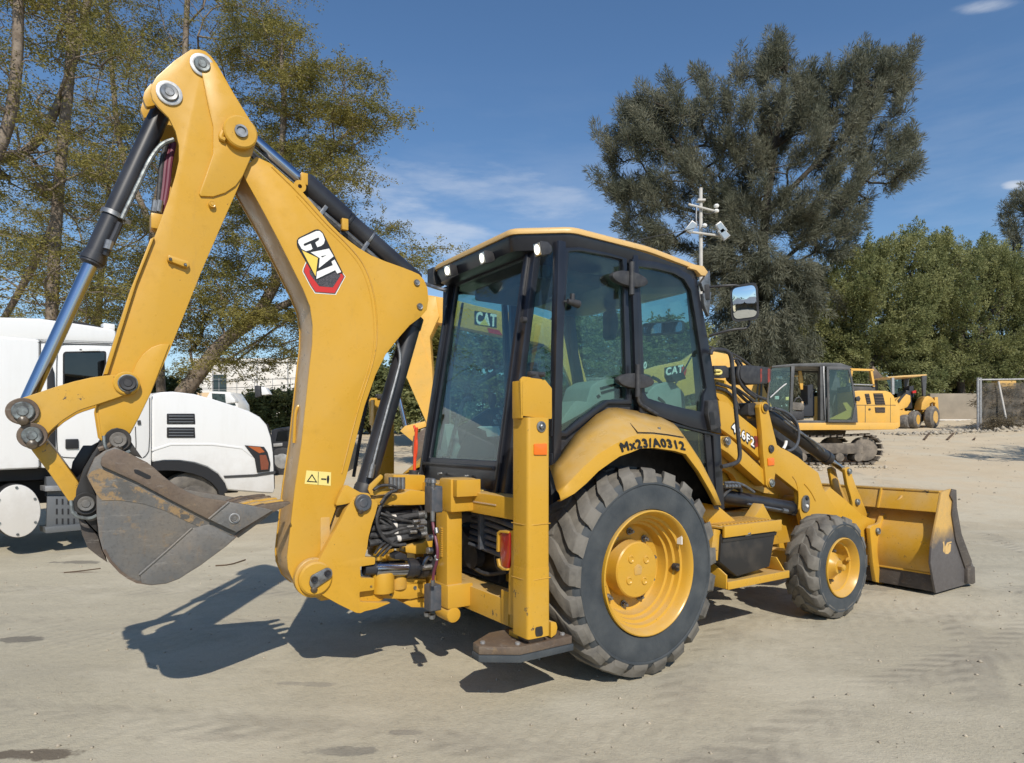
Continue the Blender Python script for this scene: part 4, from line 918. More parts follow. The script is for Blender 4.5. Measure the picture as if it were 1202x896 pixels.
# lower door panel with its dark glass
lo_o = PL(ZM(480, 260, 2.988, [(900, 698), (1093, 748), (1100, 880), (1108, 1010), (1070, 1010), (1000, 850), (950, 760)]), YS)
lo_i = PL(ZM(480, 260, 2.988, [(945, 720), (1068, 752), (1074, 880), (1080, 975), (1066, 965), (1015, 850), (972, 770)]), YS)
for s in (-1, 1):
    yy = YS if s < 0 else -YS
    ringframe('lower_door_frame', [(a, yy, b_) for a, b_ in lo_o], [(a, yy, b_) for a, b_ in lo_i], (0, -s*.04, 0)); pane('lower_door_glass', [(a, yy-s*.02, b_) for a, b_ in lo_i], (0, -s*.006, 0))
mb = MB(); mb.prY(fillet(PL(ZM(640, 460, 5.464, [(1003, 275), (1042, 300), (1048, 500), (1030, 505), (1018, 470), (1005, 380)]), YS+.05), .006), YS+.045, YS+.06); mb.out('door_label', M['cream'], CAB)
# hinges of door and quarter window
for (cx_, cy_, w, h) in ((722+21, 0, 0, 0),): pass
for (a, b_) in (((708, 203), (833, 203)), ((728, 560), (855, 560))):
    p = ZM(480, 260, 2.988, [a, b_, (a[0]+62, a[1])]); cz = P3(*p[2], YS-.03)
    L_, R_ = P3(*p[0], YS-.03), P3(*p[1], YS-.03); hw = (R_-L_).length/2; mb = MB()
    mb.prism([((L_+R_)/2)+Vector((hw*cos(t)*(1 if abs(cos(t)) < .99 else 1), 0, .052*sin(t)*(1 if True else 0)))-Vector((0, .02, 0)) for t in [2*PI*k/22 for k in range(22)]], (0, .045, 0)); hg = mb.out('door_hinge', M['plastic'], CAB, bevel=.012)
    mb = MB(); c = (L_+R_)/2; mb.cyl(c+Vector((0, -.025, -.11)), c+Vector((0, -.025, .11)), .019, seg=14); mb.out('hinge_pin', M['plastic'], hg)
# central door post
bar3(P3(742, 300, YS+.03), P3(752, 505, YS+.03), .075, .05)
bar3(P3(746, 305, YS-.005), P3(752, 488, YS-.005), .018, .03)
# bent hose below the lower hinge
mb = MB(); mb.tube([P3(*p, YS-.02) for p in ZM(480, 260, 2.988, [(800, 590), (805, 640), (840, 660), (870, 678)])], .014, 10); mb.out('door_cable', M['hose'], CAB)
# door handle / latch plate
mb = MB(); mb.prY(fillet(PL(ZM(480, 260, 2.988, [(1040, 628), (1072, 625), (1085, 720), (1050, 735), (1038, 680)]), YS-.02), .012), YS-.05, YS-.006); h = mb.out('door_latch', M['plastic'], CAB, bevel=.008)
mb = MB(); mb.prY(fillet(PL(ZM(480, 260, 2.988, [(1052, 670), (1068, 670), (1074, 712), (1058, 715)]), YS-.05), .006), YS-.053, YS-.0505); mb.out('door_handle', M['black_print'], h)
# rear corner glass, rear window
zt, zb = 2.63, 1.31
rl_t, rr_t = (cabx(2.66), .53), (cabx(2.66), -.53); rl_b, rr_b = (cabx(1.14), .58), (cabx(1.14), -.58)
def rearp(y, z): return Vector((cabx(z), y*(1+.0*(z)), z))
for s in (-1, 1):
    bar3((cabx(1.10)+.02, s*.575, 1.10), (cabx(2.74)+.02, s*.55, 2.74), .085, .055)
    bar3((cabx(1.10)-.018, s*.545, 1.12), (cabx(2.70)-.018, s*.525, 2.70), .035, .03)
    bar3((-.475, s*.745, 1.0), (-.425, s*.745, 2.74), .06, .06)
    lp = [Vector((cabx(1.25)+.04, s*.60, 1.25)), Vector((-.49, s*.735, 1.25)), Vector((-.43, s*.735, 2.72)), Vector((cabx(2.72)+.04, s*.575, 2.72))]
    pane('corner_window', lp, Vector((.006, s*-.004, 0)))
    lp = [Vector((cabx(.95)+.04, s*.585, .95)), Vector((-.49, s*.72, .95)), Vector((-.49, s*.72, 1.26)), Vector((cabx(1.26)+.04, s*.585, 1.26))]
    pane('corner_panel', lp, Vector((.02, s*-.01, 0)), FR)
rw_o = [rearp(.545, 1.15), rearp(-.545, 1.15), rearp(-.51, 2.75), rearp(.51, 2.75)]; rw_i = [rearp(.485, 1.345), rearp(-.485, 1.345), rearp(-.455, 2.68), rearp(.455, 2.68)]
ringframe('rear_window_frame', rw_o, rw_i, (.035, 0, 0)); pane('rear_window', [a+Vector((.02, 0, 0)) for a in rw_i], (.006, 0, 0))
mb = MB(); mb.box(cabx(1.2)-.03, cabx(1.2)-.005, -.50, .50, 1.29, 1.315); mb.out('window_ledge', FR, CAB, bevel=.004)
mb = MB(); mb.box(cabx(1.2)-.018, cabx(1.2)+.01, -.53, .53, .98, 1.16); mb.out('rear_lower_panel', FR, CAB, bevel=.006)
for yy in (.22, -.17, ):
    mb = MB(); mb.cyl((cabx(1.2)-.04, yy, 1.235), (cabx(1.2)-.01, yy, 1.235), .011, seg=8); mb.out('bolt', M['steel'], CAB)
for (yy, zz, w) in ((.43, 1.15, .045), (-.33, 1.12, .05)):
    mb = MB(); mb.box(cabx(1.2)-.026, cabx(1.2)-.019, yy-w, yy+w, zz-.035, zz+.035); lb = mb.out('warning_label', M['cream'], CAB)
    mb = MB(); 
    for q in (-.02, .022): mb.prX([(yy+q-.014, zz-.018), (yy+q+.014, zz-.018), (yy+q, zz+.016)], cabx(1.2)-.029, cabx(1.2)-.0265)
    mb.out('warning_symbol', M['black_print'], lb)
# sash of the sliding upper part: guide rods seen through the glass
for s in (-1, 1): bar3(rearp(s*.455, 1.4)+Vector((.06, 0, 0)), rearp(s*.42, 2.55)+Vector((.06, 0, 0)), .02, .02, 'window_guide', M['steel'] if s < 0 else FR)
# front posts, sill rails, floor
for s in (-1, 1):
    bar3((1.06, s*.72, 1.0), (.84, s*.72, 2.70), .06, .07)
    bar3((-.47, s*.735, 1.40), (-.47, s*.735, 1.0), .06, .06)
lpf = [Vector((1.07, .70, 1.02)), Vector((1.07, -.70, 1.02)), Vector((.87, -.70, 2.66)), Vector((.87, .70, 2.66))]
pane('windscreen', lpf, (.006, 0, 0))
mb = MB(); mb.box(-.60, 1.05, -.70, .70, .92, 1.0); mb.out('floor', M['black'], CAB, bevel=.01)
mb = MB(); mb.box(1.02, 1.08, -.74, .74, .95, 1.06); mb.out('front_sill', FR, CAB, bevel=.008)
# side wall below quarter window and behind the fender
mb = MB(); pts = PL([(648, 508), (690, 485), (712, 470), (738, 468), (750, 488), (790, 497), (815, 540), (830, 570), (842, 592), (846, 610), (800, 640), (648, 640)], -.75); mb.prY(pts, -.735, -.69); mb.out('side_wall', M['plastic'], CAB)
mb = MB(); mb.prY(pts, .69, .735); mb.out('side_wall', M['plastic'], CAB)
# header under the roof
rf = [(-.62, .69), (-.64, -.53), (-.37, -.77), (.35, -.785), (.90, -.775), (1.02, -.60), (1.02, .60), (.90, .775), (.35, .785), (-.37, .77)]
rf = [(-.66, .54), (-.66, -.54), (-.34, -.77), (.35, -.785), (.88, -.775), (1.0, -.60), (1.0, .60), (.88, .775), (.35, .785), (-.34, .77)]
def roofz(x, t=0): return 2.835-.02*max(0, (x+.1))-.055*max(0, x+.1)**2+t-.02*max(0, -.4-x)
def ringz(loop, sc, dz, f=1.0): return [Vector((x*sc+(.18*(1-sc)), y*sc, roofz(x)*f+dz)) for x, y in loop]
rf2 = fillet(rf, .05, 3)
mb = MB(); mb.loft([ringz(rf2, 1.0, -.028), ringz(rf2, 1.005, -.008), ringz(rf2, .985, .012), ringz(rf2, .93, .026), ringz(rf2, .80, .036), ringz(rf2, .5, .045), ringz(rf2, .02, .05)]); mb.out('roof', M['roofy'], CAB, ang=60)
mb = MB(); mb.loft([ringz(rf2, .985, -.029), ringz(rf2, .985, -.055), ringz(rf2, .955, -.125), ringz(rf2, .90, -.135), ringz(rf2, .4, -.12)]); mb.out('roof_liner', FR, CAB, ang=50)
mb = MB(); c = P3(655, 276, -.75); mb.lathe((-.10, -.70, 2.80), (0, 0, 1), [(0, .02), (.045, .02), (.05, .01), (.05, .001)], 12); mb.out('roof_bolt', M['roofy'], CAB)
# front drip lip of the roof
mb = MB(); mb.prY(fillet(PL(ZM(480, 260, 2.988, [(985, 150), (1030, 158), (1046, 180), (1038, 192), (1022, 190), (1005, 172), (980, 165)]), -.78), .006), -.79, -.74); mb.out('roof_corner', M['roofy'], CAB, bevel=.006)
# work lights on the rear header
def worklight(px, py, x, yaw, w=.075, h=.085):
    c = Q3(px, py, x); root = bpy.data.objects.new('work_light', None); COL.objects.link(root); root.parent = CAB; root.location = c; root.rotation_euler = (0, R(-12), R(yaw))
    mb = MB(); mb.loft([[Vector((dx, y*w*sc, z*h*sc)) for y, z in ((-.5, -.5), (.5, -.5), (.5, .5), (-.5, .5))] for dx, sc in ((.09, .35), (.05, .85), (0, 1), (-.012, 1))]); mb.out('lamp_housing', M['plastic'], root, bevel=.006)
    mb = MB(); mb.box(-.016, -.0125, -.5*w+.006, .5*w-.006, -.5*h+.006, .5*h-.006); mb.out('lens', M['lampglass'], root, bevel=.002)
    mb = MB(); mb.prX([(.024*cos(t), .030*sin(t)) for t in [2*PI*k/16 for k in range(16)]], -.020, -.0165); mb.out('lit_bulb', M['lamp'], root)
worklight(527, 318, -.70, 12); worklight(568, 303, -.70, 0); worklight(633, 293, -.66, 0)
# small box and bracket at the far rear corner of the roof
mb = MB(); c = Q3(512, 326, -.60); mb.box(c.x-.05, c.x+.05, c.y-.05, c.y+.06, c.z-.07, c.z+.07); mb.out('corner_box', M['plastic'], CAB, bevel=.01)
mb = MB(); mb.tube([Q3(498, 333, -.72), Q3(512, 338, -.68), Q3(524, 341, -.62)], .014, 8); mb.out('grab_rod', M['steel'], CAB)
# window stay with knob on the quarter window
mb = MB(); p = P3(669, 354, YS-.03); mb.lathe(p+Vector((-.02, 0, 0)), (1, 0, -.12), [(0, .016), (.06, .024), (.09, .026), (.10, .018)], 12); mb.tube([p+Vector((-.05, .03, 0)), p+Vector((0, 0, 0))], .008, 6); mb.cyl(p+Vector((.02, 0, .0)), p+Vector((.02, 0, .05)), .016, seg=10); mb.out('window_catch', M['plastic'], CAB)
mb = MB(); p = Q3(617, 376, -.62); mb.lathe(p, (-1, 0, 0), [(0, .02), (.03, .02), (.032, .001)], 12); mb.out('catch_knob', M['plastic'], CAB)
# external mirror
mr_ = bpy.data.objects.new('door_mirror', None); COL.objects.link(mr_); mr_.parent = BH
mc = P3(874, 355, -.98); mr_.location = mc; mr_.rotation_euler = (0, R(-4.5), R(33))
pts = fillet([(-.115, -.125), (.10, -.135), (.115, .12), (-.10, .135)], .05, 5); mrw = .86
mb = MB(); mb.loft([[Vector((dx, a*sc*mrw, b_*sc)) for a, b_ in pts] for dx, sc in ((.06, .6), (.035, .95), (0, 1.04), (-.008, 1.04))]); mb.out('mirror_shell', M['plastic'], mr_, ang=50)
mb = MB(); mb.loft([[Vector((-.020+(sc*sc)*((a*mrw*.88)**2+(b_*.89)**2)/2.6, a*mrw*.88*sc, b_*.89*sc)) for a, b_ in pts] for sc in (.02, .15, .3, .45, .6, .75, .88, 1.0)], True, False); mb.out('mirror_glass', M['mirror'], mr_, ang=80)
mb = MB(); mb.prX([(a*mrw*.9, b_*.91) for a, b_ in pts], -.0085, -.007); mb.out('mirror_backing', M['black'], mr_)
mi = Matrix.Rotation(-R(2), 4, 'Z')
def rel(p): return Matrix.Rotation(-R(33), 3, 'Z') @ (Vector(p)-mc)
mb = MB(); mb.tube([rel(P3(834, 337, -.80)), rel(P3(852, 335, -.9)), rel(P3(868, 334, -.97))+Vector((.03, 0, 0)), Vector((.04, 0, .06))], .009, 8); mb.tube([rel(P3(832, 394, -.78)), rel(P3(845, 390, -.85)), rel(P3(862, 386, -.93)), Vector((.05, -.03, -.19)), Vector((.05, -.03, -.10))], .009, 8); mb.out('mirror_arm', M['plastic'], mr_)
mb = MB(); c = rel(P3(830, 342, -.79)); mb.box(c.x-.03, c.x+.03, c.y-.02, c.y+.03, c.z-.06, c.z+.05); mb.out('mirror_bracket', M['plastic'], mr_, bevel=.006)
mb = MB(); c = P3(826, 325, -.79); mb.prY(PL([(822, 332), (832, 318), (833, 340), (825, 342)], -.79), -.80, -.77); mb.prY(PL([(824, 345), (834, 343), (831, 372), (826, 360)], -.79), -.80, -.77); part(mb, 'mirror_stay', M['steel'], bevel=.003)
# front handrail loop
mb = MB(); hr = [P3(*p, -.83) for p in ZM(820, 400, 5.975, [(85, 95), (90, 65), (130, 60), (200, 70), (232, 110), (240, 250), (262, 500), (285, 740), (292, 820), (270, 860), (160, 885)])]
mb.tube(hr, .016, 10); part(mb, 'handrail', M['plastic'])

# ---- cab interior
def inn(mb, name, mt, **k): return mb.out(name, M[mt], CAB, **k)
mb = MB(); mb.prY(fillet([(-.02, 1.10), (.42, 1.12), (.44, 1.24), (.05, 1.26), (-.10, 1.24)], .03), -.25, .25); st = inn(mb, 'seat', 'seat', bevel=.03)
mb = MB(); mb.prY(fillet([(-.10, 1.22), (.03, 1.24), (-.10, 1.82), (-.20, 1.84), (-.22, 1.70)], .03), -.24, .24); mb.out('backrest', M['seat'], CAB, bevel=.04, seg=3)
mb = MB(); mb.prY(fillet([(-.20, 1.88), (-.13, 1.88), (-.15, 2.05), (-.22, 2.05)], .02), -.14, .14); mb.cyl((-.16, .07, 1.80), (-.17, .07, 1.92), .01, seg=8); mb.cyl((-.16, -.07, 1.80), (-.17, -.07, 1.92), .01, seg=8); mb.out('headrest', M['seat'], CAB, bevel=.03)
mb = MB(); mb.cyl((.15, 0, .98), (.15, 0, 1.12), .17, seg=16); mb.out('seat_base', M['black'], CAB)
for s in (-1, 1):
    mb = MB(); mb.prY(fillet([(-.5, 1.0), (.15, 1.0), (.3, 1.25), (.25, 1.46), (-.1, 1.52), (-.46, 1.40)], .05), s*.50-.16, s*.50+.16); inn(mb, 'side_console', 'interior', bevel=.035, seg=3)
mb = MB(); mb.prY(fillet([(.62, 1.0), (.98, 1.0), (.95, 1.55), (.80, 1.66), (.66, 1.58)], .05), -.32, .32); inn(mb, 'dashboard', 'interior', bevel=.03)
mb = MB(); mb.cyl((.80, 0, 1.5), (.60, 0, 1.72), .03, seg=12); inn(mb, 'steering_column', 'plastic')
c = Vector((.58, 0, 1.74)); ax = Vector((-.55, 0, .83)).normalized(); xx = Vector((0, 1, 0)); yy_ = ax.cross(xx)
mb = MB(); ring = [c+(xx*cos(t)+yy_*sin(t))*.19 for t in [2*PI*k/28 for k in range(29)]]; mb.tube(ring, .015, 8, 0)
for t in (0, 2.1, 4.2): mb.tube([c, c+(xx*cos(t)+yy_*sin(t))*.19], .011, 6, 0)
sw = inn(mb, 'steering_wheel', 'plastic')
mb = MB(); mb.lathe(c, ax, [(-.02, .04), (.015, .045), (.03, .03), (.032, .001)], 16); mb.out('horn_cap', M['plastic'], sw)
# excavator levers with knobs at the rear, slanted keypad console
for (y, x) in ((.24, -.30), (-.20, -.28)):
    mb = MB(); mb.prZ(fillet([(x-.09, y-.08), (x+.09, y-.08), (x+.09, y+.08), (x-.09, y+.08)], .03), 1.0, 1.50); mb.out('control_tower', M['interior'], CAB, bevel=.02)
    mb = MB(); mb.tube([(x, y, 1.48), (x-.02, y, 1.60), (x-.01, y, 1.74)], .012, 8); lv = mb.out('joystick', M['plastic'], CAB)
    mb = MB(); mb.lathe((x-.01, y, 1.72), (0, 0, 1), [(0, .016), (.04, .03), (.09, .034), (.115, .024), (.12, .001)], 14); mb.out('knob', M['plastic'], lv)
mb = MB(); mb.prism([(-.40, .02, 1.58), (-.30, .24, 1.62), (-.22, .24, 1.74), (-.32, .02, 1.70)], (.03, 0, -.04)); kp = mb.out('keypad', M['plastic'], CAB, bevel=.008)
for k in range(12):
    i, j = k % 4, k//4; f = Vector((-.395+.024*i+.026*j, .05+.045*i, 1.60+.009*i+.036*j))
    mb = MB(); mb.box(f.x-.008, f.x+.008, f.y-.012, f.y+.012, f.z-.002, f.z+.012); mb.out('key', M['white'] if k in (2, 7) else M['interior'], kp)
mb = MB(); mb.tube([Q3(552, 468, -.50), Q3(545, 468, -.52), Q3(538, 490, -.55), Q3(526, 535, -.60)], .016, 8); inn(mb, 'inner_grab_handle', 'steel')
mb = MB(); mb.prism([Q3(503, 490, -.52), Q3(522, 500, -.50), Q3(527, 535, -.50), Q3(505, 538, -.52)], (.12, 0, 0)); inn(mb, 'side_trim', 'interior', bevel=.02)
mb = MB(); mb.prism([Q3(548, 505, -.45), Q3(583, 503, -.45), Q3(580, 540, -.5), Q3(535, 538, -.5)], (.06, 0, 0)); inn(mb, 'rear_mat', 'plastic', bevel=.01)
mb = MB(); mb.prism([Q3(560, 502, -.52), Q3(583, 502, -.52), Q3(585, 512, -.52), Q3(572, 513, -.52), Q3(570, 506, -.52)], (.02, 0, .01)); inn(mb, 'paper', 'white')
for pts, y0, y1 in (([(757, 480), (759, 463), (770, 451), (790, 447), (804, 461), (806, 484)], -.52, -.25), ([(686, 482), (694, 453), (706, 446), (734, 443), (737, 472), (704, 478)], -.60, -.32), ([(651, 512), (660, 492), (676, 470), (700, 474), (690, 486)], -.66, -.40)):
    mb = MB(); mb.prY(fillet(PL(pts, y0), .03), y0, y1); cs = inn(mb, 'console_cover', 'interior', bevel=.02, seg=3)
    if pts[0][0] == 686:
        for q in ([(704, 455), (722, 450), (724, 452), (705, 458)], [(705, 460), (724, 455), (726, 457), (706, 463)], [(700, 465), (703, 463), (705, 466), (702, 468)]): mb = MB(); mb.prY(PL(q, y0-.002), y0-.004, y0+.004); mb.out('vent_slot', M['black_print'], cs)
        mb = MB(); c = P3(728, 462, y0); mb.lathe(c, (0, -1, 0), [(0, .05), (.02, .05), (.03, .03), (.03, .001)], 18); mb.out('console_knob', M['plastic'], cs)
for pts in ([(748, 437), (762, 441), (764, 452), (752, 452)], [(786, 441), (800, 438), (803, 445), (790, 449)]):
    mb = MB(); mb.prY(fillet(PL(pts, -.56), .01), -.58, -.50); inn(mb, 'switch_pod', 'plastic', bevel=.01)
mb = MB(); mb.tube([P3(766, 443, -.5), P3(776, 448, -.5), P3(786, 472, -.48), P3(787, 480, -.46)], .014, 8); mb.tube([P3(812, 418, -.35), P3(800, 440, -.35), P3(792, 452, -.35)], .007, 6, 0); inn(mb, 'control_stalk', 'plastic')
mb = MB(); mb.box(.50, 1.04, -.62, -.60, .98, 1.55); inn(mb, 'dark_backing_plate', 'black')  # black plate added so the lower door glass looks dark
for pts in ([(712, 366), (718, 362), (722, 380), (718, 400), (712, 396)],): mb = MB(); mb.prY(fillet(PL(pts, .2), .02), .15, .25); inn(mb, 'far_mirror', 'plastic', bevel=.02)
mb = MB(); c = P3(706, 325, -.3); mb.lathe(c, (0, -1, .2), [(-.03, .05), (0, .075), (.02, .07), (.03, .03), (.03, .001)], 20); inn(mb, 'fan', 'plastic')
# roof console, interior mirror
mb = MB(); mb.box(-.35, .2, -.45, .45, 2.58, 2.68); inn(mb, 'headliner', 'headliner', bevel=.03)
mb = MB(); mb.prX(fillet([(-.16, 0), (.16, .0), (.16, .10), (-.16, .10)], .03), 0, .03); im = mb.out('interior_mirror', M['plastic'], CAB, bevel=.008); im.location = (.72, -.55, 2.28); im.rotation_euler = (0, R(5), R(30))
mb = MB(); mb.prX(fillet([(-.145, .012), (.145, .012), (.145, .088), (-.145, .088)], .025), -.004, -.001); mb.out('mirror_glass', M['mirror'], im, smooth=False)
mb = MB(); mb.tube([(.90, -.55, 1.12), (.80, -.52, 1.75), (.70, -.52, 1.80)], .012, 8); mb.tube([(.95, .2, 1.25), (.93, -.3, 1.9)], .008, 6); mb.out('wiper', M['plastic'], CAB)
mb = MB(); mb.prY(fillet([(.52, 1.78), (.56, 1.78), (.60, 1.98), (.56, 1.98)], .008), -.32, -.16); mb.tube([(.62, -.24, 1.6), (.58, -.24, 1.84)], .01, 6); inn(mb, 'display', 'plastic', bevel=.006)

# ---- rear fenders
def fender(s):
    Io = [(645, 548), (651, 541), (664, 524), (677, 508), (700, 487), (714, 479.5), (724, 479), (748, 483), (774, 489), (790, 497), (802, 512), (821, 540), (838, 573), (846, 594)]
    So = [(654, 578), (668, 562), (684, 545), (700, 531), (722, 518), (737, 511), (748, 508), (766, 508.5), (784, 510.5), (803, 514), (809, 523), (823, 545), (838, 575), (845, 593)]
    Lo = [(658, 588), (674, 579), (688, 567), (702, 553), (716, 543), (727, 535.5), (740, 531), (752, 526), (768, 525.5), (792, 529), (805, 533), (820, 553), (834, 577), (842, 593)]
    yi, yo = -.745, -1.09; rows = []
    def p(q, y): a = P(q[0], q[1], y); return a
    tr = []
    for k in range(len(Io)):
        i3 = Vector((p(Io[k], yi)[0], yi, p(Io[k], yi)[1])); s3 = Vector((p(So[k], yo+.025)[0], yo+.025, p(So[k], yo+.025)[1])); l3 = Vector((p(Lo[k], yo)[0], yo, p(Lo[k], yo)[1]))
        mid = s3.lerp(l3, .12)+Vector((0, -.012, 0)); a1 = i3.lerp(s3, .5)+Vector((0, 0, .008)); s2 = s3.lerp(i3, .06)
        l4 = l3+Vector((0, .03, -.004))
        tr.append([i3, a1, s2, mid, l3.lerp(mid, .4)+Vector((0, -.003, 0)), l3, l4])
    inner = [[q+Vector((0, .012, -.022)) for q in row[:4]] for row in tr]
    f = -1 if s > 0 else 1
    mb = MB(); mb.grid([[Vector((q.x, q.y*f, q.z)) for q in row] for row in tr]); o = mb.out('rear_fender', Y_, BH, ang=38)
    sm = o.modifiers.new('solid', 'SOLIDIFY'); sm.thickness = .006; sm.offset = 0
    # seam of the top cover plate
    if s < 0:
        for pts, ys_ in (([(724, 480), (748, 508)], (-.75, yo+.02)), ([(748, 508.3), (766, 508.8), (784, 511), (802, 514)], (yo+.012, yo+.012))):
            q = [P3(*a, ys_[0]+(ys_[1]-ys_[0])*i/(len(pts)-1)) for i, a in enumerate(pts)]
            mb = MB(); mb.tube([v+Vector((0, -.002, .003)) for v in q], .0035, 6, 0); mb.out('fender_seam', M['black_print'], o)
        mb = MB(); q = P3(773.5, 503, -1.0); mb.lathe(q-Vector((0, 0, .01)), (0, 0, 1), [(0, .012), (.016, .01), (.018, .001)], 8); mb.out('fender_bolt', M['pin'], o)
        # fleet number on the outer face
        zz = yo-.0055
        t = text_mesh('fleet_number', 'Mx23/A0312', M['black_print'], P3(730.5, 530.5, zz), P3(804.5, 528.5, zz), P3(728, 520.5, zz), o, arch=.50, fat=.085)
    # dark liner under it
    mb = MB(); mb.grid([[Vector((q.x, (q.y+dy)*f, q.z-.03)) for q, dy in ((row[0], .0), (row[2], .05))] for row in tr]); mb.out('fender_liner', M['plastic'], o, ang=60)
fender(-1); fender(1)
# inner wheel arch wall
mb = MB(); mb.prY(PL([(650, 600), (700, 545), (750, 525), (800, 535), (843, 592), (850, 625), (860, 660), (700, 700), (640, 680)], -.64), -.64, -.60); part(mb, 'wheel_arch_wall', M['black'])
mb = MB(); mb.prY(PL([(800, 585), (843, 594), (868, 615), (862, 640), (846, 630)], -.80), -.80, -.62); part(mb, 'arch_bracket', Y_, bevel=.006)

# ---- digging arm: boom
Z5 = lambda pts: ZM(280, 150, 4.4808, pts)
Z6 = lambda pts: ZM(300, 340, 4.979, pts)
Z7 = lambda pts: ZM(300, 520, 4.4808, pts)
boom_px = ([(301, 184), (318, 192), (354, 224), (387, 262), (400, 275), (410, 283), (421, 291), (436, 300), (453, 307), (470, 313), (483, 318), (492, 322), (498, 329), (502, 339), (503, 352), (501, 364), (493, 373), (481, 382), (467, 398), (453, 416), (441, 440), (428, 477), (417, 520), (406, 562), (394, 598), (382, 632), (386, 660), (390, 676), (384, 690), (370, 697), (356, 694), (345, 684), (338, 668), (337, 654), (341, 618), (346, 574), (354, 520), (360, 463), (364, 425), (366.5, 404), (367, 382), (364, 360), (356, 340), (344, 316), (328, 284), (309, 248), (290, 214), (283, 200)])
BY = .145
bp = PL(boom_px, -BY)
mb = MB(); mb.prY(inset2(bp, .010), -BY+.012, BY-.012); boom = part(mb, 'boom', M['boomdirt'], bevel=.004)
mb = MB(); mb.prY(bp, -BY, -BY+.014); mb.out('side_plate', Y_, boom, bevel=.003)
mb = MB(); mb.prY(bp, BY-.014, BY); mb.out('side_plate', Y_, boom, bevel=.003)
# raised reinforcing plate: back rail of the boom
rail = [(319, 196), (352, 228), (384, 264), (402, 281), (414, 294), (424, 306), (432, 322), (439, 345), (442, 368), (443, 392), (441, 412), (435, 436), (424, 468), (412, 512), (401, 556)]
mb = MB(); mb.tube([P3(a, b_, -BY-.0005) for a, b_ in rail], .0045, 6, 2); mb.out('weld_seam', M['yellow_dusty'], boom)
mb = MB(); mb.tube([P3(a-4, b_+2, -BY+.001) for a, b_ in rail[1:-2]], .0035, 6, 2); mb.out('weld_seam', M['yellow'], boom)
for (x, y_) in ((489, 332), (492.5, 360)):
    pinhead(x, y_, -BY, .021, 'bolt_head', 'steel', None, .008, parent=boom)
# long rib down the shaded inner face
mb = MB(); mb.tube([P3(354, 478, .02), P3(350, 476, .02), P3(346.5, 485, .02), P3(345, 520, .02)], .010, 8); mb.out('face_rib', Y_, boom)
# lugs on the back of the boom for the pipe clamps
for (x, y_) in ((352, 219), (399, 271)):
    p = P3(x, y_, 0); mb = MB(); mb.box(p.x-.02, p.x+.02, -.10, -.07, p.z-.02, p.z+.05); lg = mb.out('pipe_lug', Y_, boom, bevel=.004)
mb = MB(); p = P3(351, 220, -.10); mb.lathe(p, (0, -1, 0), [(0, .012), (0, .036), (.02, .036), (.02, .012)], 20, closed=True); mb.out('lifting_eye', Y_, boom)

# decal on the boom (letters, triangle, red hexagon)
ZD = lambda pts: [P3(a, b_, 0) for a, b_ in ZM(330, 260, 9.955, pts)]
def decal(name, pts, lvl, mt, parent=boom):
    y = -BY-.0012-lvl*.0009; q = [P(a, b_, y) for a, b_ in ZM(330, 260, 9.955, pts)]
    mb = MB(); mb.prism([(a, y, b_) for a, b_ in q], (0, .0006, 0)); return mb.out(name, M[mt], parent, smooth=False)
dcl = decal('decal_border', [(290, 470), (310, 480), (715, 590), (752, 645), (640, 858), (395, 842), (340, 760), (250, 590), (254, 555)], 0, 'white')
decal('decal_hexagon_edge', [(296, 480), (712, 595), (744, 645), (632, 850), (398, 832), (345, 752), (259, 588), (263, 556)], 1, 'bucketdark', dcl)
decal('decal_hexagon', [(300, 492), (705, 603), (732, 648), (626, 838), (404, 822), (352, 745), (269, 587), (272, 560)], 2, 'red_print', dcl)
decal('decal_honeycomb', [(330, 570), (600, 575), (684, 618), (694, 636), (604, 772), (445, 758), (335, 615)], 3, 'grey_print', dcl)
decal('decal_backing', [(182, 250), (184, 220), (206, 190), (395, 97), (430, 92), (465, 108), (492, 135), (722, 600), (716, 608), (652, 620), (636, 590), (420, 688), (400, 682), (380, 625), (188, 290)], 4, 'black_print', dcl)
decal('decal_letter_c', [(200, 250), (202, 215), (230, 195), (410, 113), (450, 112), (485, 145), (512, 215), (500, 260), (470, 285), (424, 302), (404, 262), (400, 245), (438, 222), (446, 200), (435, 188), (270, 260), (261, 275), (275, 289), (345, 260), (368, 320), (345, 335), (290, 348), (240, 322)], 5, 'white', dcl)
decal('decal_letter_a', [(345, 362), (560, 318), (614, 408), (440, 548), (452, 430)], 5, 'white', dcl)
decal('decal_letter_a_hole', [(465, 408), (530, 394), (480, 420)], 6, 'black_print', dcl)
decal('decal_letter_t', [(588, 470), (625, 446), (702, 592), (655, 610), (632, 570), (412, 674), (418, 588), (604, 512)], 5, 'white', dcl)
decal('decal_triangle', [(243, 338), (430, 428), (402, 640)], 5, 'tri', dcl)
# pinch warning sticker
def flat(name, px, y, mt, parent, dy=.0006):
    mb = MB(); mb.prism([P3(a, b_, y) for a, b_ in px], (0, dy, 0)); return mb.out(name, M[mt], parent, smooth=False)
st_ = flat('warning_label', Z7([(268, 145), (397, 155), (395, 226), (258, 215)]), -BY-.0012, 'cream', boom)
flat('warning_divider', Z7([(329, 152), (332, 152), (330, 220), (327, 220)]), -BY-.002, 'black_print', st_)
flat('warning_triangle', Z7([(297, 163), (325, 209), (268, 205)]), -BY-.002, 'black_print', st_)
flat('warning_triangle_field', Z7([(297, 174), (315, 203), (278, 200)]), -BY-.0028, 'cream', st_)
flat('warning_figure', Z7([(378, 172), (386, 172), (388, 190), (384, 214), (377, 214), (374, 190)]), -BY-.002, 'black_print', st_)
flat('warning_arrow', Z7([(345, 186), (372, 188), (372, 196), (345, 194)]), -BY-.002, 'black_print', st_)

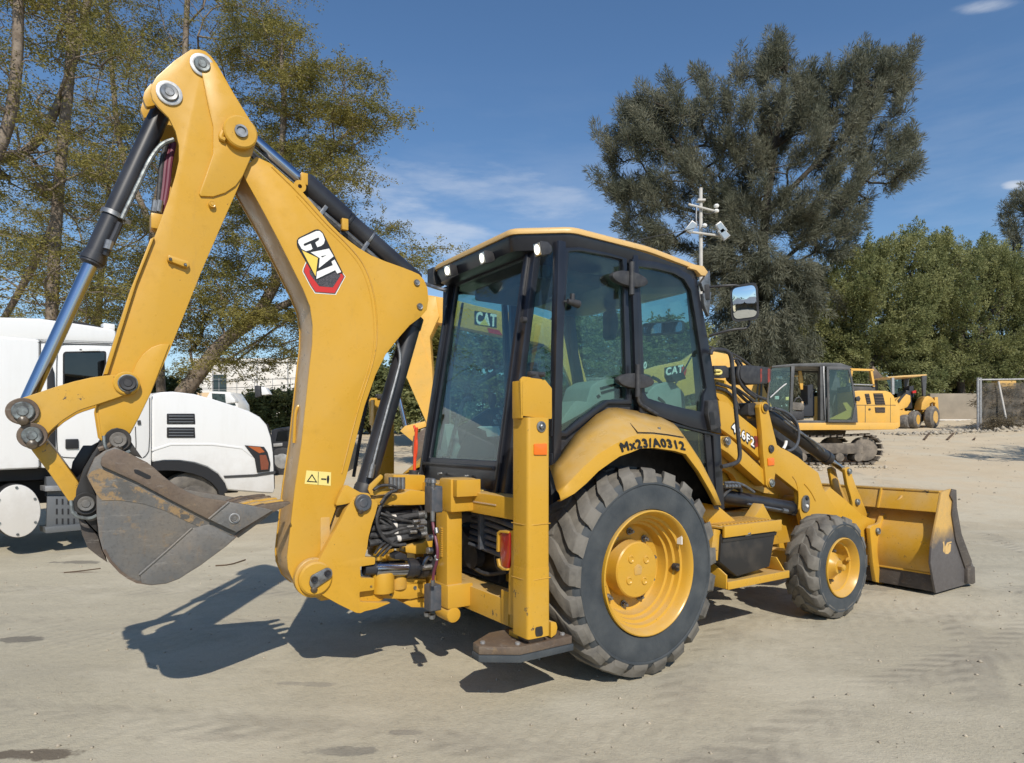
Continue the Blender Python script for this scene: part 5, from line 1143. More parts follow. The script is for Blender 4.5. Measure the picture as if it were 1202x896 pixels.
# ---- dipper
DY = .175
dip_px = [(224, 58), (234, 58), (241, 60), (247, 65), (254, 74), (274, 109), (291, 137), (298, 148), (301, 156), (301, 166), (296, 182), (278, 224), (262, 260), (236, 320), (214, 375), (199, 412), (177, 462), (163, 491), (152, 511), (146, 519), (136, 521), (124, 520), (117, 514), (112, 482), (116, 462), (123, 440), (134, 405), (155, 343), (171, 303), (181, 279), (190, 255), (199, 230), (206, 206), (210, 188), (210, 170), (206, 154), (198, 138), (186, 126), (179, 117), (177, 108), (179, 98), (184, 90), (205, 71)]
dp = PL(dip_px, -DY)
mb = MB(); mb.prY(inset2(dp, .006), -DY+.012, DY-.012)
# open throat where the bucket cylinder sits is left between the two plates at the head
mb = MB(); core = PL([(300, 166), (278, 224), (236, 320), (199, 412), (177, 462), (152, 511), (136, 518), (121, 512), (116, 482), (126, 440), (137, 405), (158, 343), (184, 281), (203, 232), (218, 205), (236, 190), (262, 175), (285, 160)], -DY); mb.prY(core, -.13, .13); dip = part(mb, 'dipper', M['yellow'], bevel=.004)
mb = MB(); mb.prY(dp, -DY, -DY+.02); mb.out('side_plate', Y_, dip, bevel=.0035)
mb = MB(); mb.prY(dp, DY-.02, DY); mb.out('side_plate', Y_, dip, bevel=.0035)
hd_px = [(236, 84), (247, 74), (254, 76), (274, 111), (291, 139), (298, 150), (300.5, 160), (298, 174), (292, 190), (284, 208), (276, 219), (264, 227), (250, 231.5), (235, 231), (233.5, 228), (242, 205), (250, 181), (250, 150), (243, 120)]
mb = MB(); mb.prY(PL(hd_px, -DY), -DY-.012, -DY+.002); mb.out('head_plate', Y_, dip, bevel=.004)
lo_px = [(199, 404), (188, 404.5), (178, 408), (168, 416), (160, 427), (155, 440), (142, 450), (126, 452), (115, 480), (119, 512), (126, 519), (138, 520.5), (147, 517), (152, 509), (163, 490), (177, 461)]
mb = MB(); mb.prY(PL(lo_px, -DY), -DY-.010, -DY+.002); mb.out('wrist_plate', Y_, dip, bevel=.004)
# flange along the front edge of the dipper with pipe bracket
mb = MB(); mb.prY(PL([(176, 282), (181, 279), (160, 332), (137, 405), (126, 440), (121, 440), (132, 405), (152, 343)], -DY), -.20, .20); mb.out('edge_flange', Y_, dip, bevel=.004)
mb = MB(); mb.prY(PL(fillet([(196, 303), (198, 300.5), (221, 308.5), (222, 312), (219.5, 316), (196, 307)], 1.2), -DY), -DY-.028, -DY); br_ = mb.out('stop_bracket', Y_, dip, bevel=.005)
pinhead(200, 304.5, -DY-.028, .008, 'bolt', 'pin', None, .005, parent=br_); pinhead(217.5, 311, -DY-.028, .008, 'bolt', 'pin', None, .005, parent=br_)
pinhead(248.5, 241, -DY, .018, 'boss', 'yellow_dusty', None, .02, parent=dip)
pinhead(237, 77, -DY, .040, 'pin', 'pin', 'ringw', .018, 1.5, dip); pinhead(198.5, 110, -DY, .043, 'pin', 'steel', 'ringw', .018, 1.45, dip)
# main pivot: round yellow boss with a nut
c = P3(281, 158, -DY-.012); mb = MB(); mb.lathe(c, (0, -1, 0), [(-.01, .088), (.035, .088), (.042, .080), (.042, .001)], 36); bs = mb.out('pivot_boss', Y_, dip)
mb = MB(); mb.lathe(c, (0, -1, 0), [(.04, .034), (.055, .034), (.055, .024), (.047, .022), (.047, .001)], 24); o = mb.out('pivot_pin', M['steel'], bs)
mb = MB(); mb.tube([c+Vector((-.085, -.01, -.01)), c+Vector((-.10, -.01, -.05)), c+Vector((-.075, -.012, -.055))], .014, 8); mb.out('keeper_tab', Y_, bs)
# ear at the very head (left)
mb = MB(); mb.prY(PL(fillet([(176, 106), (168, 116), (166, 124), (170, 134), (180, 132), (186, 122)], 3), 0), -.09, -.05); mb.prY(PL([(176, 106), (168, 116), (166, 124), (170, 134), (180, 132), (186, 122)], 0), .05, .09); mb.out('cylinder_ear', Y_, dip, bevel=.004)
# hoses inside the dipper throat
mb = MB(); mb.tube([P3(204, 164, -.10), P3(192, 168, -.10), P3(182, 178, -.11), P3(172, 195, -.12), P3(163, 215, -.12), P3(153, 236, -.12), P3(143, 257, -.12)], .012, 8); part(mb, 'cylinder_pipe', M['pin'])
for i, (dx, mt) in enumerate(((0, 'hosered'), (4.5, 'hosered'), (-5, 'hose'))):
    mb = MB(); mb.tube([P3(200+dx, 168, -.02*i), P3(195+dx, 190, -.05), P3(193+dx, 215, -.06), P3(190+dx*.8, 238, -.07), P3(187+dx*.7, 250, -.08)], .013, 8); part(mb, 'arm_hose', M[mt])
for x in (188, 183): mb = MB(); mb.cyl(P3(x, 236, -.10), P3(x-2, 249, -.10), .017, seg=10); part(mb, 'hose_fitting', M['steel'])
mb = MB(); mb.box(*(lambda p: (p.x-.03, p.x+.03, -.14, -.05, p.z-.04, p.z+.04))(P3(184, 262, -.1))); part(mb, 'hose_clamp', M['yellow'], bevel=.006)

# ---- cylinders
def cylinder(name, a, b_, split, r, rr, mt='black', y=0, rod='chrome', gland=True, seg=28):
    """barrel from a to the split fraction, rod on to b"""
    a, b_ = Vector(a), Vector(b_); d = b_-a; s = a+d*split; n = d.normalized()
    root = bpy.data.objects.new(name, None); COL.objects.link(root); root.parent = BH
    mb = MB(); mb.lathe(a, n, [(-r*.2, r*.8), (0, r), ((s-a).length, r)], seg); ba = mb.out('barrel', M[mt], root)
    if gland:
        mb = MB(); mb.lathe(s, n, [(-r*1.1, r*1.0), (-r*1.1, r*1.10), (r*.1, r*1.10), (r*.3, r*.8), (r*.3, rr)], seg, closed=True); mb.out('gland', M[mt], root)
    mb = MB(); mb.cyl(s-n*.02, b_, rr, seg=20); mb.out('rod', M[rod], root)
    return root, a, b_, n
A0, A1 = P3(198, 112, 0), P3(26.5, 484, 0)
bc, a, b_, n = cylinder('bucket_cylinder', A0, A1, .555, .050, .033)
sd = Vector((0, -1, 0))
for f, w in ((.405, .006), (.545, .004)):
    p = a+(b_-a)*f; mb = MB(); mb.lathe(p, n, [(-.012, .051), (-.012, .060), (.012, .060), (.012, .051)], 24, closed=True); q = n.cross(sd).normalized()
    if f < .5:
        mb.prism([p+q*(-.085)+sd*.03-n*.006, p+q*(-.05)+sd*.05-n*.006, p+q*.02+sd*.055-n*.006, p+q*.0-sd*.05-n*.006, p+q*(-.085)-n*.006], n*.012)
        mb.out('pipe_clamp', M['steel'], bc)
    else: mb.out('barrel_band', M['black'], bc)
mb = MB(); mb.tube([P3(141, 262, -.06), P3(136, 274, -.06), P3(128, 290, -.06), P3(124, 300, -.05)], .016, 8); mb.out('pipe_bend', M['black'], bc)
mb = MB(); mb.cyl(P3(129, 283, -.07), P3(126, 293, -.07), .02, seg=10); mb.out('pipe_union', M['steel'], bc)
mb = MB(); mb.cyl(A1+Vector((0, -.10, 0)), A1+Vector((0, .10, 0)), .062, seg=24); mb.out('rod_eye', M['bucketbrown'], bc)
# dipper cylinder on the back of the boom
A0, A1 = P3(488, 330, 0), P3(281, 150, 0)
dc, a, b_, n = cylinder('dipper_cylinder', A0, A1, .66, .062, .036)
p = a+(b_-a)*.66; mb = MB(); mb.lathe(p, n, [(-.30, .063), (-.30, .070), (-.02, .074), (.01, .074), (.03, .06), (.03, .037)], 26, closed=True); mb.out('gland_sleeve', M['black'], dc)
q = Vector((0, -1, 0)); dn = n.cross(q).normalized(); dn = dn if dn.z < 0 else -dn
for off, mt in ((.085, 'steel'), (.105, 'hose')):
    mb = MB(); mb.tube([a+(b_-a)*.10+dn*.07-q*0, a+(b_-a)*.2+dn*off+q*.05, a+(b_-a)*.60+dn*off+q*.05, a+(b_-a)*.66+dn*.06], .013, 8); mb.out('cylinder_pipe', M[mt], dc)
for f in (.30, .42, .54):
    p = a+(b_-a)*f; mb = MB(); mb.lathe(p, n, [(-.008, .0635), (-.008, .068), (.008, .068), (.008, .0635)], 24, closed=True)
    mb.prism([p+dn*.06+q*.0-n*.012, p+dn*.13-n*.012, p+dn*.13+q*.07-n*.012, p+dn*.04+q*.06-n*.012], n*.024); mb.out('pipe_clamp', M['steel'] if f != .42 else M['black'], dc, bevel=.002)
for f in (.72, .79, .86, .92):
    p = a+(b_-a)*f+dn*.075; mb = MB(); mb.tube([p+n*.05, p+dn*.03, p-n*.05], .012, 8); mb.out('hose_loop', M['hose'], dc)
mb = MB(); mb.tube([a+(b_-a)*.62+dn*.09, a+(b_-a)*.75+dn*.075, a+(b_-a)*.9+dn*.07, a+(b_-a)*.97+dn*.06], .016, 8); mb.out('boom_hose', M['hose'], dc)
# boom cylinder beneath the boom nose
A0, A1 = P3(426, 586, -.02), P3(492, 352, -.02)
oc, a, b_, n = cylinder('boom_cylinder', A0+Vector((0, 0, .03)), A1, .9, .060, .036)
mb = MB(); mb.tube([P3(465, 398, -.10), P3(471, 420, -.11), P3(466, 440, -.11), P3(448, 505, -.11), P3(436, 552, -.11)], .0115, 8); mb.out('cylinder_pipe', M['steel'], oc)
mb = MB(); mb.cyl(P3(437.5, 545, -.11), P3(434, 561, -.11), .022, seg=10); mb.out('pipe_union', M['steel'], oc)
mb = MB(); mb.lathe(a, n, [(-.02, .05), (0, .068), (.05, .068), (.07, .060)], 24, closed=True); mb.out('barrel_ring', M['plastic'], oc)
mb = MB(); mb.lathe(a, n, [(-.055, .055), (-.03, .062), (-.02, .062), (-.01, .05)], 24); mb.out('barrel_foot', M['pin'], oc)
mb = MB(); mb.tube([P3(447, 408, .12), P3(430, 470, .12), P3(415, 560, .12)], .012, 8); mb.out('rear_pipe', M['hose'], oc)

# ---- bucket linkage
LY = .215
link_px = ZM(0, 400, 5.975, [(62, 500), (70, 465), (95, 432), (135, 408), (250, 370), (400, 320), (520, 285), (640, 258), (750, 243), (850, 236), (905, 236), (945, 256), (966, 292), (965, 330), (940, 358), (900, 374), (800, 410), (680, 450), (590, 478), (540, 498), (500, 522), (440, 560), (380, 610), (330, 660), (300, 712), (265, 732), (220, 735), (170, 715), (135, 690), (122, 655), (127, 630), (150, 612), (140, 580), (110, 560), (75, 540)])
lp = PL(link_px, -LY); mb = MB(); mb.prY(lp, -LY, -LY+.035); lk = part(mb, 'bucket_link', M['yellow_worn'], bevel=.006, seg=3)
mb = MB(); mb.prY([P(a, b_, -LY) for a, b_ in link_px], .18, .215); mb.out('far_plate', Y_, lk, bevel=.006)
mb = MB(); pc = P3(148.5, 450, -LY); mb.lathe(pc, (0, -1, 0), [(-.03, .060), (.010, .058), (.014, .052), (.014, .001)], 32); o = mb.out('link_boss', Y_, lk)
pinhead(150, 450, -LY-.014, .037, 'pin', 'plastic', 'pin', .014, 1.2, lk)
pinhead(27.3, 483, -LY, .044, 'pin', 'pin', 'bucketbrown', .03, 1.42, lk); pinhead(38, 511.5, -LY, .041, 'pin', 'pin', 'bucketbrown', .03, 1.45, lk)
for (x, y_) in ((27.3, 483), (38, 511.5), (150, 450)):
    c = P3(x, y_, -LY); mb = MB(); mb.cyl(c, c+Vector((0, .43, 0)), .032, seg=18); mb.out('pin_shaft', M['pin'], lk)
# lower straight bar to the bucket
bar = [(31, 518), (52, 514), (66, 530), (92, 566), (97, 585), (95, 594), (88, 597), (80, 588), (58, 556), (38, 530)]
mb = MB(); mb.prY(PL(bar, -.13), -.13, .13); bl = part(mb, 'drive_link', M['yellow_worn'], bevel=.008)

# ---- digging bucket
KY = .33
ZB = lambda pts: ZM(60, 500, 4, pts)
kc = PL(ZB([(300, 100), (250, 118), (205, 150), (182, 200), (168, 236), (180, 262), (213, 322), (214, 420), (225, 520), (242, 585), (272, 638), (320, 690), (360, 718), (400, 738), (470, 748), (540, 740), (600, 718), (640, 692), (700, 655), (760, 610), (820, 566), (872, 520), (960, 448), (1035, 408), (1042, 396), (1000, 386), (830, 356), (700, 335), (600, 290), (520, 232), (450, 172), (370, 130)]), -KY)
KB = bpy.data.objects.new('digging_bucket', None); COL.objects.link(KB); KB.parent = BH
mb = MB(); mb.prY(kc, -KY, -KY+.018); mb.out('side_plate', M['bucket'], KB, bevel=.003)
mb = MB(); mb.prY(kc, KY-.018, KY); mb.out('side_plate', M['bucket'], KB, bevel=.003)
# the curled back: outer contour swept across, hollow inside
cur = [kc[i] for i in list(range(0, 24))]
def shell(pts, th, y0, y1):
    n = len(pts); inn = []
    for i in range(n):
        a, b_ = Vector(pts[max(i-1, 0)]), Vector(pts[min(i+1, n-1)]); t = (b_-a).normalized(); inn.append(tuple(Vector(pts[i])+Vector((-t.y, t.x))*th))
    mb = MB(); mb.prY(list(pts)+inn[::-1], y0, y1); return mb
cen = Vector((sum(p[0] for p in kc)/len(kc), sum(p[1] for p in kc)/len(kc)))
t0 = (Vector(cur[12])-Vector(cur[10])).normalized(); sgn = 1 if Vector((-t0.y, t0.x)).dot(cen-Vector(cur[11])) > 0 else -1
mb = shell(cur, .018*sgn, -KY+.001, KY-.001); mb.out('bucket_back', M['bucketbrown'], KB, ang=40)
# worn rim strip of bare brown steel round the outline
mb = shell([kc[i] for i in range(9, 24)], .012*sgn, -KY-.006, -KY+.004); mb.out('rim_strip', M['bucketbrown'], KB, ang=40)
mb = MB(); mb.prY(PL(ZB([(860, 500), (1035, 402), (1045, 398), (1040, 412), (880, 528)]), -KY), -KY+.005, KY-.005); mb.out('cutting_lip', M['bucket'], KB, bevel=.004)
# side cutter (brown strip) with slot and bolt
cut = ZB([(232, 178), (238, 150), (262, 122), (300, 108), (335, 116), (375, 134), (452, 172), (485, 198), (522, 232), (560, 262), (604, 290), (650, 314), (705, 335), (832, 355), (1000, 384), (1043, 397), (1030, 412), (870, 500), (740, 440), (560, 348), (400, 262), (240, 190)])
mb = MB(); mb.prY(PL(cut, -KY-.022), -KY-.022, -KY+.001); ct = mb.out('side_cutter', M['bucketbrown'], KB, bevel=.004)
mb = MB(); mb.prY(PL(cut, -KY), KY-.001, KY+.022); mb.out('side_cutter', M['bucketbrown'], KB, bevel=.004)
flat('cutter_slot', ZB(fillet([(388, 205), (405, 205), (470, 236), (466, 250), (450, 250), (392, 222)], 6)), -KY-.0235, 'black_print', ct, .001)
mb = MB(); mb.prY(PL(ZB([(740, 438), (835, 357), (1000, 385), (1040, 397), (870, 500)]), -KY-.03), -KY-.034, -KY-.02); mb.out('corner_cutter', M['bucket'], ct, bevel=.003)
mb = MB(); mb.tube([P3(*p, -KY-.034) for p in ZB([(740, 438), (835, 358)])], .006, 6, 0); mb.out('weld_bead', M['bucket'], ct)
pinhead(275, 608.5, -KY-.034, .020, 'bolt', 'bucket', 'galv', .012, 1.35, ct)
# seam of the lower wear plate
mb = MB(); mb.prY(PL(ZB([(416, 690), (660, 482), (740, 462), (850, 520), (868, 522), (820, 566), (760, 610), (700, 655), (640, 692), (600, 718), (540, 739), (470, 747), (425, 738)]), -KY-.008), -KY-.008, -KY+.001); wp = mb.out('wear_plate', M['bucket'], KB, bevel=.002)
mb = MB(); mb.tube([P3(*p, -KY-.008) for p in ZB([(414, 700), (540, 590), (662, 480)])], .0055, 6, 0); mb.out('weld_bead', M['bucket'], wp)
# patch where the yellow paint survives
M['bucketyellow'] = bucket_mat('bucket_with_yellow_scrapes', (.15, .145, .135), (.075, .07, .065), .85, .50)
mb = MB(); mb.prY(PL(ZB([(170, 236), (190, 214), (230, 200), (400, 280), (560, 366), (740, 458), (850, 512), (800, 508), (700, 475), (640, 450), (540, 400), (440, 368), (330, 350), (240, 350), (214, 322), (182, 262)]), -KY-.003), -KY-.003, -KY+.001); mb.out('scraped_paint', M['bucketyellow'], KB)
# teeth
for k in range(5):
    y0 = -KY+.045+k*(2*KY-.09)/4; b0 = P3(*ZB([(1000, 400)])[0], -KY); b1 = P3(*ZB([(1128, 362)])[0], -KY); d = (b1-b0); up = Vector((-d.z, 0, d.x)).normalized()
    b0 = Vector((b0.x, y0, b0.z)); d.y = 0
    mb = MB(); mb.loft([[b0+d*f+Vector((0, sy*w, 0))+up*(sz*h) for sy, sz in ((-1, -1), (1, -1), (1, 1), (-1, 1))] for f, w, h in ((-.9, .030, .022), (-.25, .034, .034), (.12, .036, .032), (.2, .030, .026), (.7, .026, .016), (1.0, .022, .006))])
    mb.out('tooth', M['yellow_dusty'] if k in (1, 2) else M['bucketbrown'], KB, bevel=.004)
# hitch ears of the bucket (black)
ear = ZB([(262, 30), (285, 14), (310, 9), (340, 18), (362, 42), (376, 75), (400, 112), (432, 156), (370, 132), (300, 103), (255, 112), (212, 142), (186, 198), (171, 236), (184, 262), (214, 322), (216, 500), (170, 452), (124, 392), (114, 350), (118, 300), (132, 262), (150, 205), (196, 128), (236, 72)])
for s, y0, y1 in ((1, -.245, -.22), (2, .22, .245)):
    mb = MB(); mb.prY(PL(ear, -.24), y0, y1); e = mb.out('hitch_ear', M['toolbox'], KB, bevel=.005)
mb = MB(); mb.prY(PL(ZB([(230, 70), (190, 92), (150, 92), (100, 170), (92, 220), (118, 250), (136, 255), (152, 205), (198, 126)]), .10), .06, .12); mb.out('hitch_ear', M['black'], KB, bevel=.005)
mb = MB(); mb.prY(PL(ZB([(120, 395), (216, 500), (232, 560), (262, 628), (220, 600), (170, 560), (145, 500), (132, 440)]), -.1), -.2, .2); mb.out('bucket_heel', M['bucketdark'], KB, bevel=.006)
for (x, y_, r) in ((138.5, 516.5, .038), (101, 591, .036)):
    ph = pinhead(x, y_, -.245, r, 'pin', 'bucket', 'toolbox', .03, 1.5, KB)
    c = P3(x, y_, -.24); mb = MB(); mb.cyl(c, c+Vector((0, .48, 0)), r*.8, seg=16); mb.out('pin_shaft', M['pin'], ph)
    mb = MB(); mb.tube([c+Vector((-.06, -.03, .02)), c+Vector((-.055, -.035, -.05)), c+Vector((.01, -.035, -.075)), c+Vector((.05, -.035, -.055))], .008, 6); mb.out('retaining_clip', M['pin'], ph)
mb = MB(); c = P3(*ZB([(280, 92)])[0], -.26); mb.tube([c+Vector((-.05, 0, -.02)), c, c+Vector((.03, 0, .05))], .012, 6); mb.out('grease_hose', M['bucketbrown'], KB)

# ---- swing frame (kingpost casting)
ZK = lambda pts: ZM(380, 600, 6.894, pts)
KS = .20
cast = ZK([(185, -20), (130, 90), (60, 220), (0, 330), (-40, 400), (-62, 470), (-75, 540), (-80, 600), (-40, 660), (0, 688), (120, 755), (262, 824), (300, 828), (330, 812), (430, 790), (545, 742), (420, 742), (330, 738), (292, 734), (290, 655), (410, 640), (412, 545), (300, 540), (294, 450), (415, 432), (418, 375), (332, 372), (352, 300), (362, 215), (390, 110), (420, 20), (440, -60), (400, -95), (350, -110), (250, -110), (215, -60)])
mb = MB(); mb.prY(fillet(PL(cast, -KS), .008, 2), -KS, -KS+.05); kp_ = part(mb, 'swing_frame', M['yellow'], bevel=.010, seg=3)
mb = MB(); mb.prY(PL(cast, -KS), KS-.05, KS); mb.out('far_cheek', Y_, kp_, bevel=.008)
mb = MB(); mb.box(P(436, 0, -KS)[0]-.30, P(436, 0, -KS)[0]-.24, -KS+.05, KS-.05, .52, 1.02); mb.out('web', M['yellow_dusty'], kp_, bevel=.01)
mb = MB(); q = PL([(384, 700), (420, 718), (455, 706), (440, 690), (400, 685)], -KS); mb.prY(q, -KS+.05, KS-.05); mb.out('floor_plate', M['yellow_dusty'], kp_, bevel=.006)
# swelling round the boom foot pin, with keeper plate
c = P3(370, 679, -KS); mb = MB(); mb.lathe(c, (0, -1, 0), [(-.05, .10), (.012, .098), (.022, .088), (.022, .001)], 40); bs = mb.out('foot_boss', Y_, kp_)
mb = MB(); mb.lathe(c, (0, -1, 0), [(-.05, .115), (-.012, .115), (-.008, .11)], 40); mb.out('foot_ring', M['yellow_dusty'], kp_)
kpx = ZM(300, 520, 4.4808, [(290, 700), (375, 655), (398, 662), (405, 690), (396, 708), (320, 760), (296, 765), (282, 745)])
mb = MB(); mb.prY(fillet(PL(kpx, -KS-.03), .015), -KS-.036, -KS-.021); k2 = mb.out('keeper_plate', M['steel'], bs, bevel=.003)
pinhead(369, 680.5, -KS-.036, .020, 'bolt', 'black', None, .008, parent=k2); pinhead(384.5, 673, -KS-.036, .020, 'bolt', 'black', None, .010, parent=k2)
# boom cylinder cradle
mb = MB(); cr = ZM(380, 500, 7.469, [(100, 700), (120, 640), (160, 560), (195, 515), (240, 540), (320, 585), (385, 590), (400, 600), (412, 640), (395, 700), (360, 745), (320, 760), (285, 742), (240, 672), (170, 690)]); mb.prY(fillet(PL(cr, -KS+.02), .012), -KS+.01, -KS+.05); mb.prY(fillet(PL(cr, -KS+.02), .012), .08, .12); mb.out('cradle', Y_, kp_, bevel=.008)
pinhead(424.5, 590, -KS+.01, .052, 'pin', 'hosegrey', None, .035, parent=kp_)
c = P3(424.5, 590, -KS); mb = MB(); mb.cyl(c+Vector((0, .02, 0)), c+Vector((0, .33, 0)), .04, seg=18); mb.out('cross_pin', M['pin'], kp_)
# dark gap between boom and casting: the foot of the boom in shade, with its step
mb = MB(); mb.prY(PL(ZM(300, 520, 4.4808, [(430, 340), (500, 322), (450, 410), (395, 510), (340, 600), (338, 560), (385, 450)]), -.10), -.10, .10); mb.out('gap_filler', M['yellow_dusty'], kp_, bevel=.004)
# upper and lower hinge arms from kingpost to casting
Kx = -1.05                                                 # hinge line
ua = ZM(380, 500, 7.469, [(395, 600), (412, 560), (470, 520), (560, 560), (620, 520), (700, 420), (880, 430), (890, 560), (905, 690), (760, 700), (560, 700), (410, 695)])
mb = MB(); mb.prY(PL(ZM(380, 500, 7.469, [(405, 620), (600, 600), (700, 590), (760, 560), (890, 575), (905, 692), (760, 698), (430, 694)]), -.14), -.14, .14); up_ = part(mb, 'upper_hinge_arm', M['yellow'], bevel=.010)
mb = MB(); mb.prY(PL(ZM(380, 500, 7.469, [(390, 560), (400, 520), (500, 425), (520, 440), (518, 460), (425, 560), (440, 580), (560, 545), (600, 555), (520, 600), (410, 610)]), -.17), -.17, -.155); mb.out('hose_guard', Y_, up_, bevel=.003)
mb = MB(); mb.prY(PL(ZM(380, 500, 7.469, [(600, 425), (880, 430), (885, 560), (720, 590), (600, 530)]), 0), -.02, .14); mb.out('hinge_block', Y_, up_, bevel=.012)
mb = MB(); mb.prY(PL(ZK([(362, 690), (420, 655), (600, 600), (640, 590), (700, 560), (830, 555), (840, 690), (700, 716), (540, 712), (400, 708)]), -.14), -.14, .14); lw_ = part(mb, 'lower_hinge_arm', M['yellow'], bevel=.010)
mb = MB(); mb.prY(PL(ZK([(640, 742), (690, 700), (830, 700), (840, 780), (700, 775)]), -.10), -.12, .12); mb.out('hinge_foot', Y_, lw_, bevel=.008)
pinhead(458.5, 698, -.14, .008, 'bolt', 'pin', None, .004, parent=lw_); pinhead(487, 690, -.14, .012, 'bolt', 'pin', None, .004, parent=lw_); pinhead(435, 688.5, -.19, .018, 'bolt', 'pin', None, .004, parent=lw_)
# middle arm carrying hoses
mb = MB(); mb.prY(PL(ZK([(655, 290), (740, 262), (800, 258), (865, 205), (885, 240), (880, 330), (860, 345), (760, 352), (665, 338)]), -.15), -.15, -.05); ma = part(mb, 'hose_saddle', M['yellow'], bevel=.010)
mb = MB(); mb.prY(PL(ZK([(430, 250), (520, 248), (528, 350), (430, 378), (418, 370)]), -.12), -.12, .02); part(mb, 'guide_block', M['yellow'], bevel=.006)
# swing cylinder
a, b_ = P3(427, 668, -.15), P3(505, 666, -.15); n = (b_-a).normalized(); sc_ = bpy.data.objects.new('swing_cylinder', None); COL.objects.link(sc_); sc_.parent = BH
L_ = (b_-a).length
mb = MB(); mb.cyl(a, a+n*L_*.22, .040, seg=20); mb.out('rod_end', M['black'], sc_)
mb = MB(); mb.cyl(a+n*L_*.16, a+n*L_*.66, .050, seg=32); mb.out('rod', M['chrome'], sc_)
mb = MB(); mb.lathe(a, n, [(L_*.62, .050), (L_*.63, .064), (L_*.72, .064), (L_*.73, .056), (L_*.8, .056), (L_*.81, .068), (L_*.92, .068), (L_*.93, .055), (L_*1.1, .055)], 28); mb.out('barrel', M['black'], sc_)
mb = MB(); mb.prY(PL(ZK([(552, 350), (600, 325), (650, 345), (660, 385), (560, 385)]), -.15), -.19, -.10); mb.out('port_block', M['black'], sc_, bevel=.006)
mb = MB(); mb.tube([P3(*p, -.21) for p in ZK([(795, 450), (795, 480), (820, 400), (850, 372), (870, 390)])], .014, 8); mb.tube([P3(*p, -.22) for p in ZK([(790, 460), (830, 455), (870, 450)])], .018, 8); mb.out('port_elbow', M['steel'], sc_)
mb = MB(); c = P3(*ZK([(475, 580)])[0], -.13); mb.cyl(c+Vector((0, 0, -.06)), c+Vector((0, 0, .07)), .075, seg=28); part(mb, 'swing_pivot', M['yellow'], bevel=.008)
mb = MB(); c = P3(*ZK([(600, 550)])[0], -.10); mb.cyl(c+Vector((0, 0, -.06)), c+Vector((0, 0, .05)), .06, seg=24); part(mb, 'swing_pivot', M['yellow_dusty'], bevel=.008)
mb = MB(); mb.prY(PL(ZK([(650, 545), (830, 548), (825, 600), (650, 605)]), -.14), -.14, .1); part(mb, 'lower_saddle', M['yellow'], bevel=.008)

# ---- hoses between casting and carriage
hz_ = [(628, 610), (634, 618), (641, 628), (606, 603)]
for i, (x0, y0, x1, y1, w, d) in enumerate(((437, 612, 497, 604, .021, -.10), (434, 621, 498, 613, .021, -.12), (432, 629, 498, 621, .019, -.13), (433, 638, 500, 627, .021, -.14), (438, 606, 490, 600, .017, -.06), (434, 625, 494, 617, .017, -.03))):
    mb = MB(); pts = [P3(x0, y0, d), P3(x0*.65+x1*.35, y0*.6+y1*.4+2-i % 2, d), P3(x0*.3+x1*.7, y0*.3+y1*.7, d), P3(x1, y1, d)]; mb.tube(pts, w, 10); hs = part(mb, 'hydraulic_hose', M['hose'])
    mb = MB(); mb.cyl(P3(x1-7, y1+.8, d), P3(x1, y1, d), w*1.18, seg=12); mb.out('hose_ferrule', M['steel'], hs)
    if i < 4: q = P3(x0*.5+x1*.5-5+i*2, (y0+y1)/2+.5, d); mb = MB(); mb.cyl(q-Vector((.013, 0, -.002)), q+Vector((.013, 0, .002)), w*1.06, seg=12); mb.out('hose_label', M['wallwhite'], hs)
mb = MB(); mb.tube([P3(*p, -.18) for p in ZM(380, 500, 7.469, [(600, 570), (540, 640), (490, 720), (455, 830), (500, 960), (560, 1010), (620, 1050), (720, 1040)])], .011, 8); part(mb, 'grease_line', M['hose'])
mb = MB(); mb.tube([P3(*p, -.2) for p in ZM(380, 500, 7.469, [(440, 560), (500, 520), (600, 520), (660, 560), (560, 590), (500, 680)])], .009, 8); part(mb, 'grease_line', M['hose'])
# valve blocks with bolts (steel) and the purple hose joining them
def block(px, py, w, h, nb, up=True):
    c = Q3(px, py, -1.24); root = bpy.data.objects.new('clamp_block', None); COL.objects.link(root); root.parent = BH; root.location = c
    mb = MB(); mb.prX(fillet([(-w/2, -h/2), (w/2, -h/2), (w/2, h/2), (-w/2, h/2)], .012), -.03, .04); mb.out('block_body', M['hosegrey'], root, bevel=.005)
    z = h/2 if up else -h/2
    for k in range(nb):
        y = -w*.36+w*.72*k/(nb-1); mb = MB(); mb.cyl((-.015, y, z-.02), (-.015, y, z+(.035 if up else -.035)), .015, seg=10); mb.lathe((-.015, y, z+(.02 if up else -.02)), (0, 0, 1 if up else -1), [(0, .02), (.02, .018), (.026, .01), (.026, .001)], 10); mb.out('bolt', M['steel'], root)
block(508, 586, .095, .155, 3); block(507, 701, .09, .15, 2, False)
mb = MB(); mb.tube([Q3(*p, -1.27) for p in ((507, 601), (508, 615), (511, 630), (514, 645), (513, 660), (509, 672), (508, 685))], .009, 8); ph_ = part(mb, 'pilot_hose', M['hosered'])
for y0, y1 in ((600, 612), (620, 626), (652, 658), (681, 688)):
    mb = MB(); mb.cyl(Q3(508+(y0 > 615)*4-(y0 > 670)*4, y0, -1.27), Q3(508+(y0 > 615)*5-(y0 > 670)*5, y1, -1.27), .013, seg=10); mb.out('hose_fitting', M['steel'], ph_)
for k in range(5):
    mb = MB(); q = Q3(481+k*4, 612+(k % 3)*6, -1.15); mb.cyl(q, q+Vector((-.05, 0, 0)), .014, seg=8); part(mb, 'hose_coupling', M['steel'])
for (x, y_) in ((507, 631), (507, 646)):
    mb = MB(); q = Q3(x, y_, -1.22); mb.cyl(q, q+Vector((-.03, 0, 0)), .02, seg=12); part(mb, 'saddle_bolt', M['steel'])
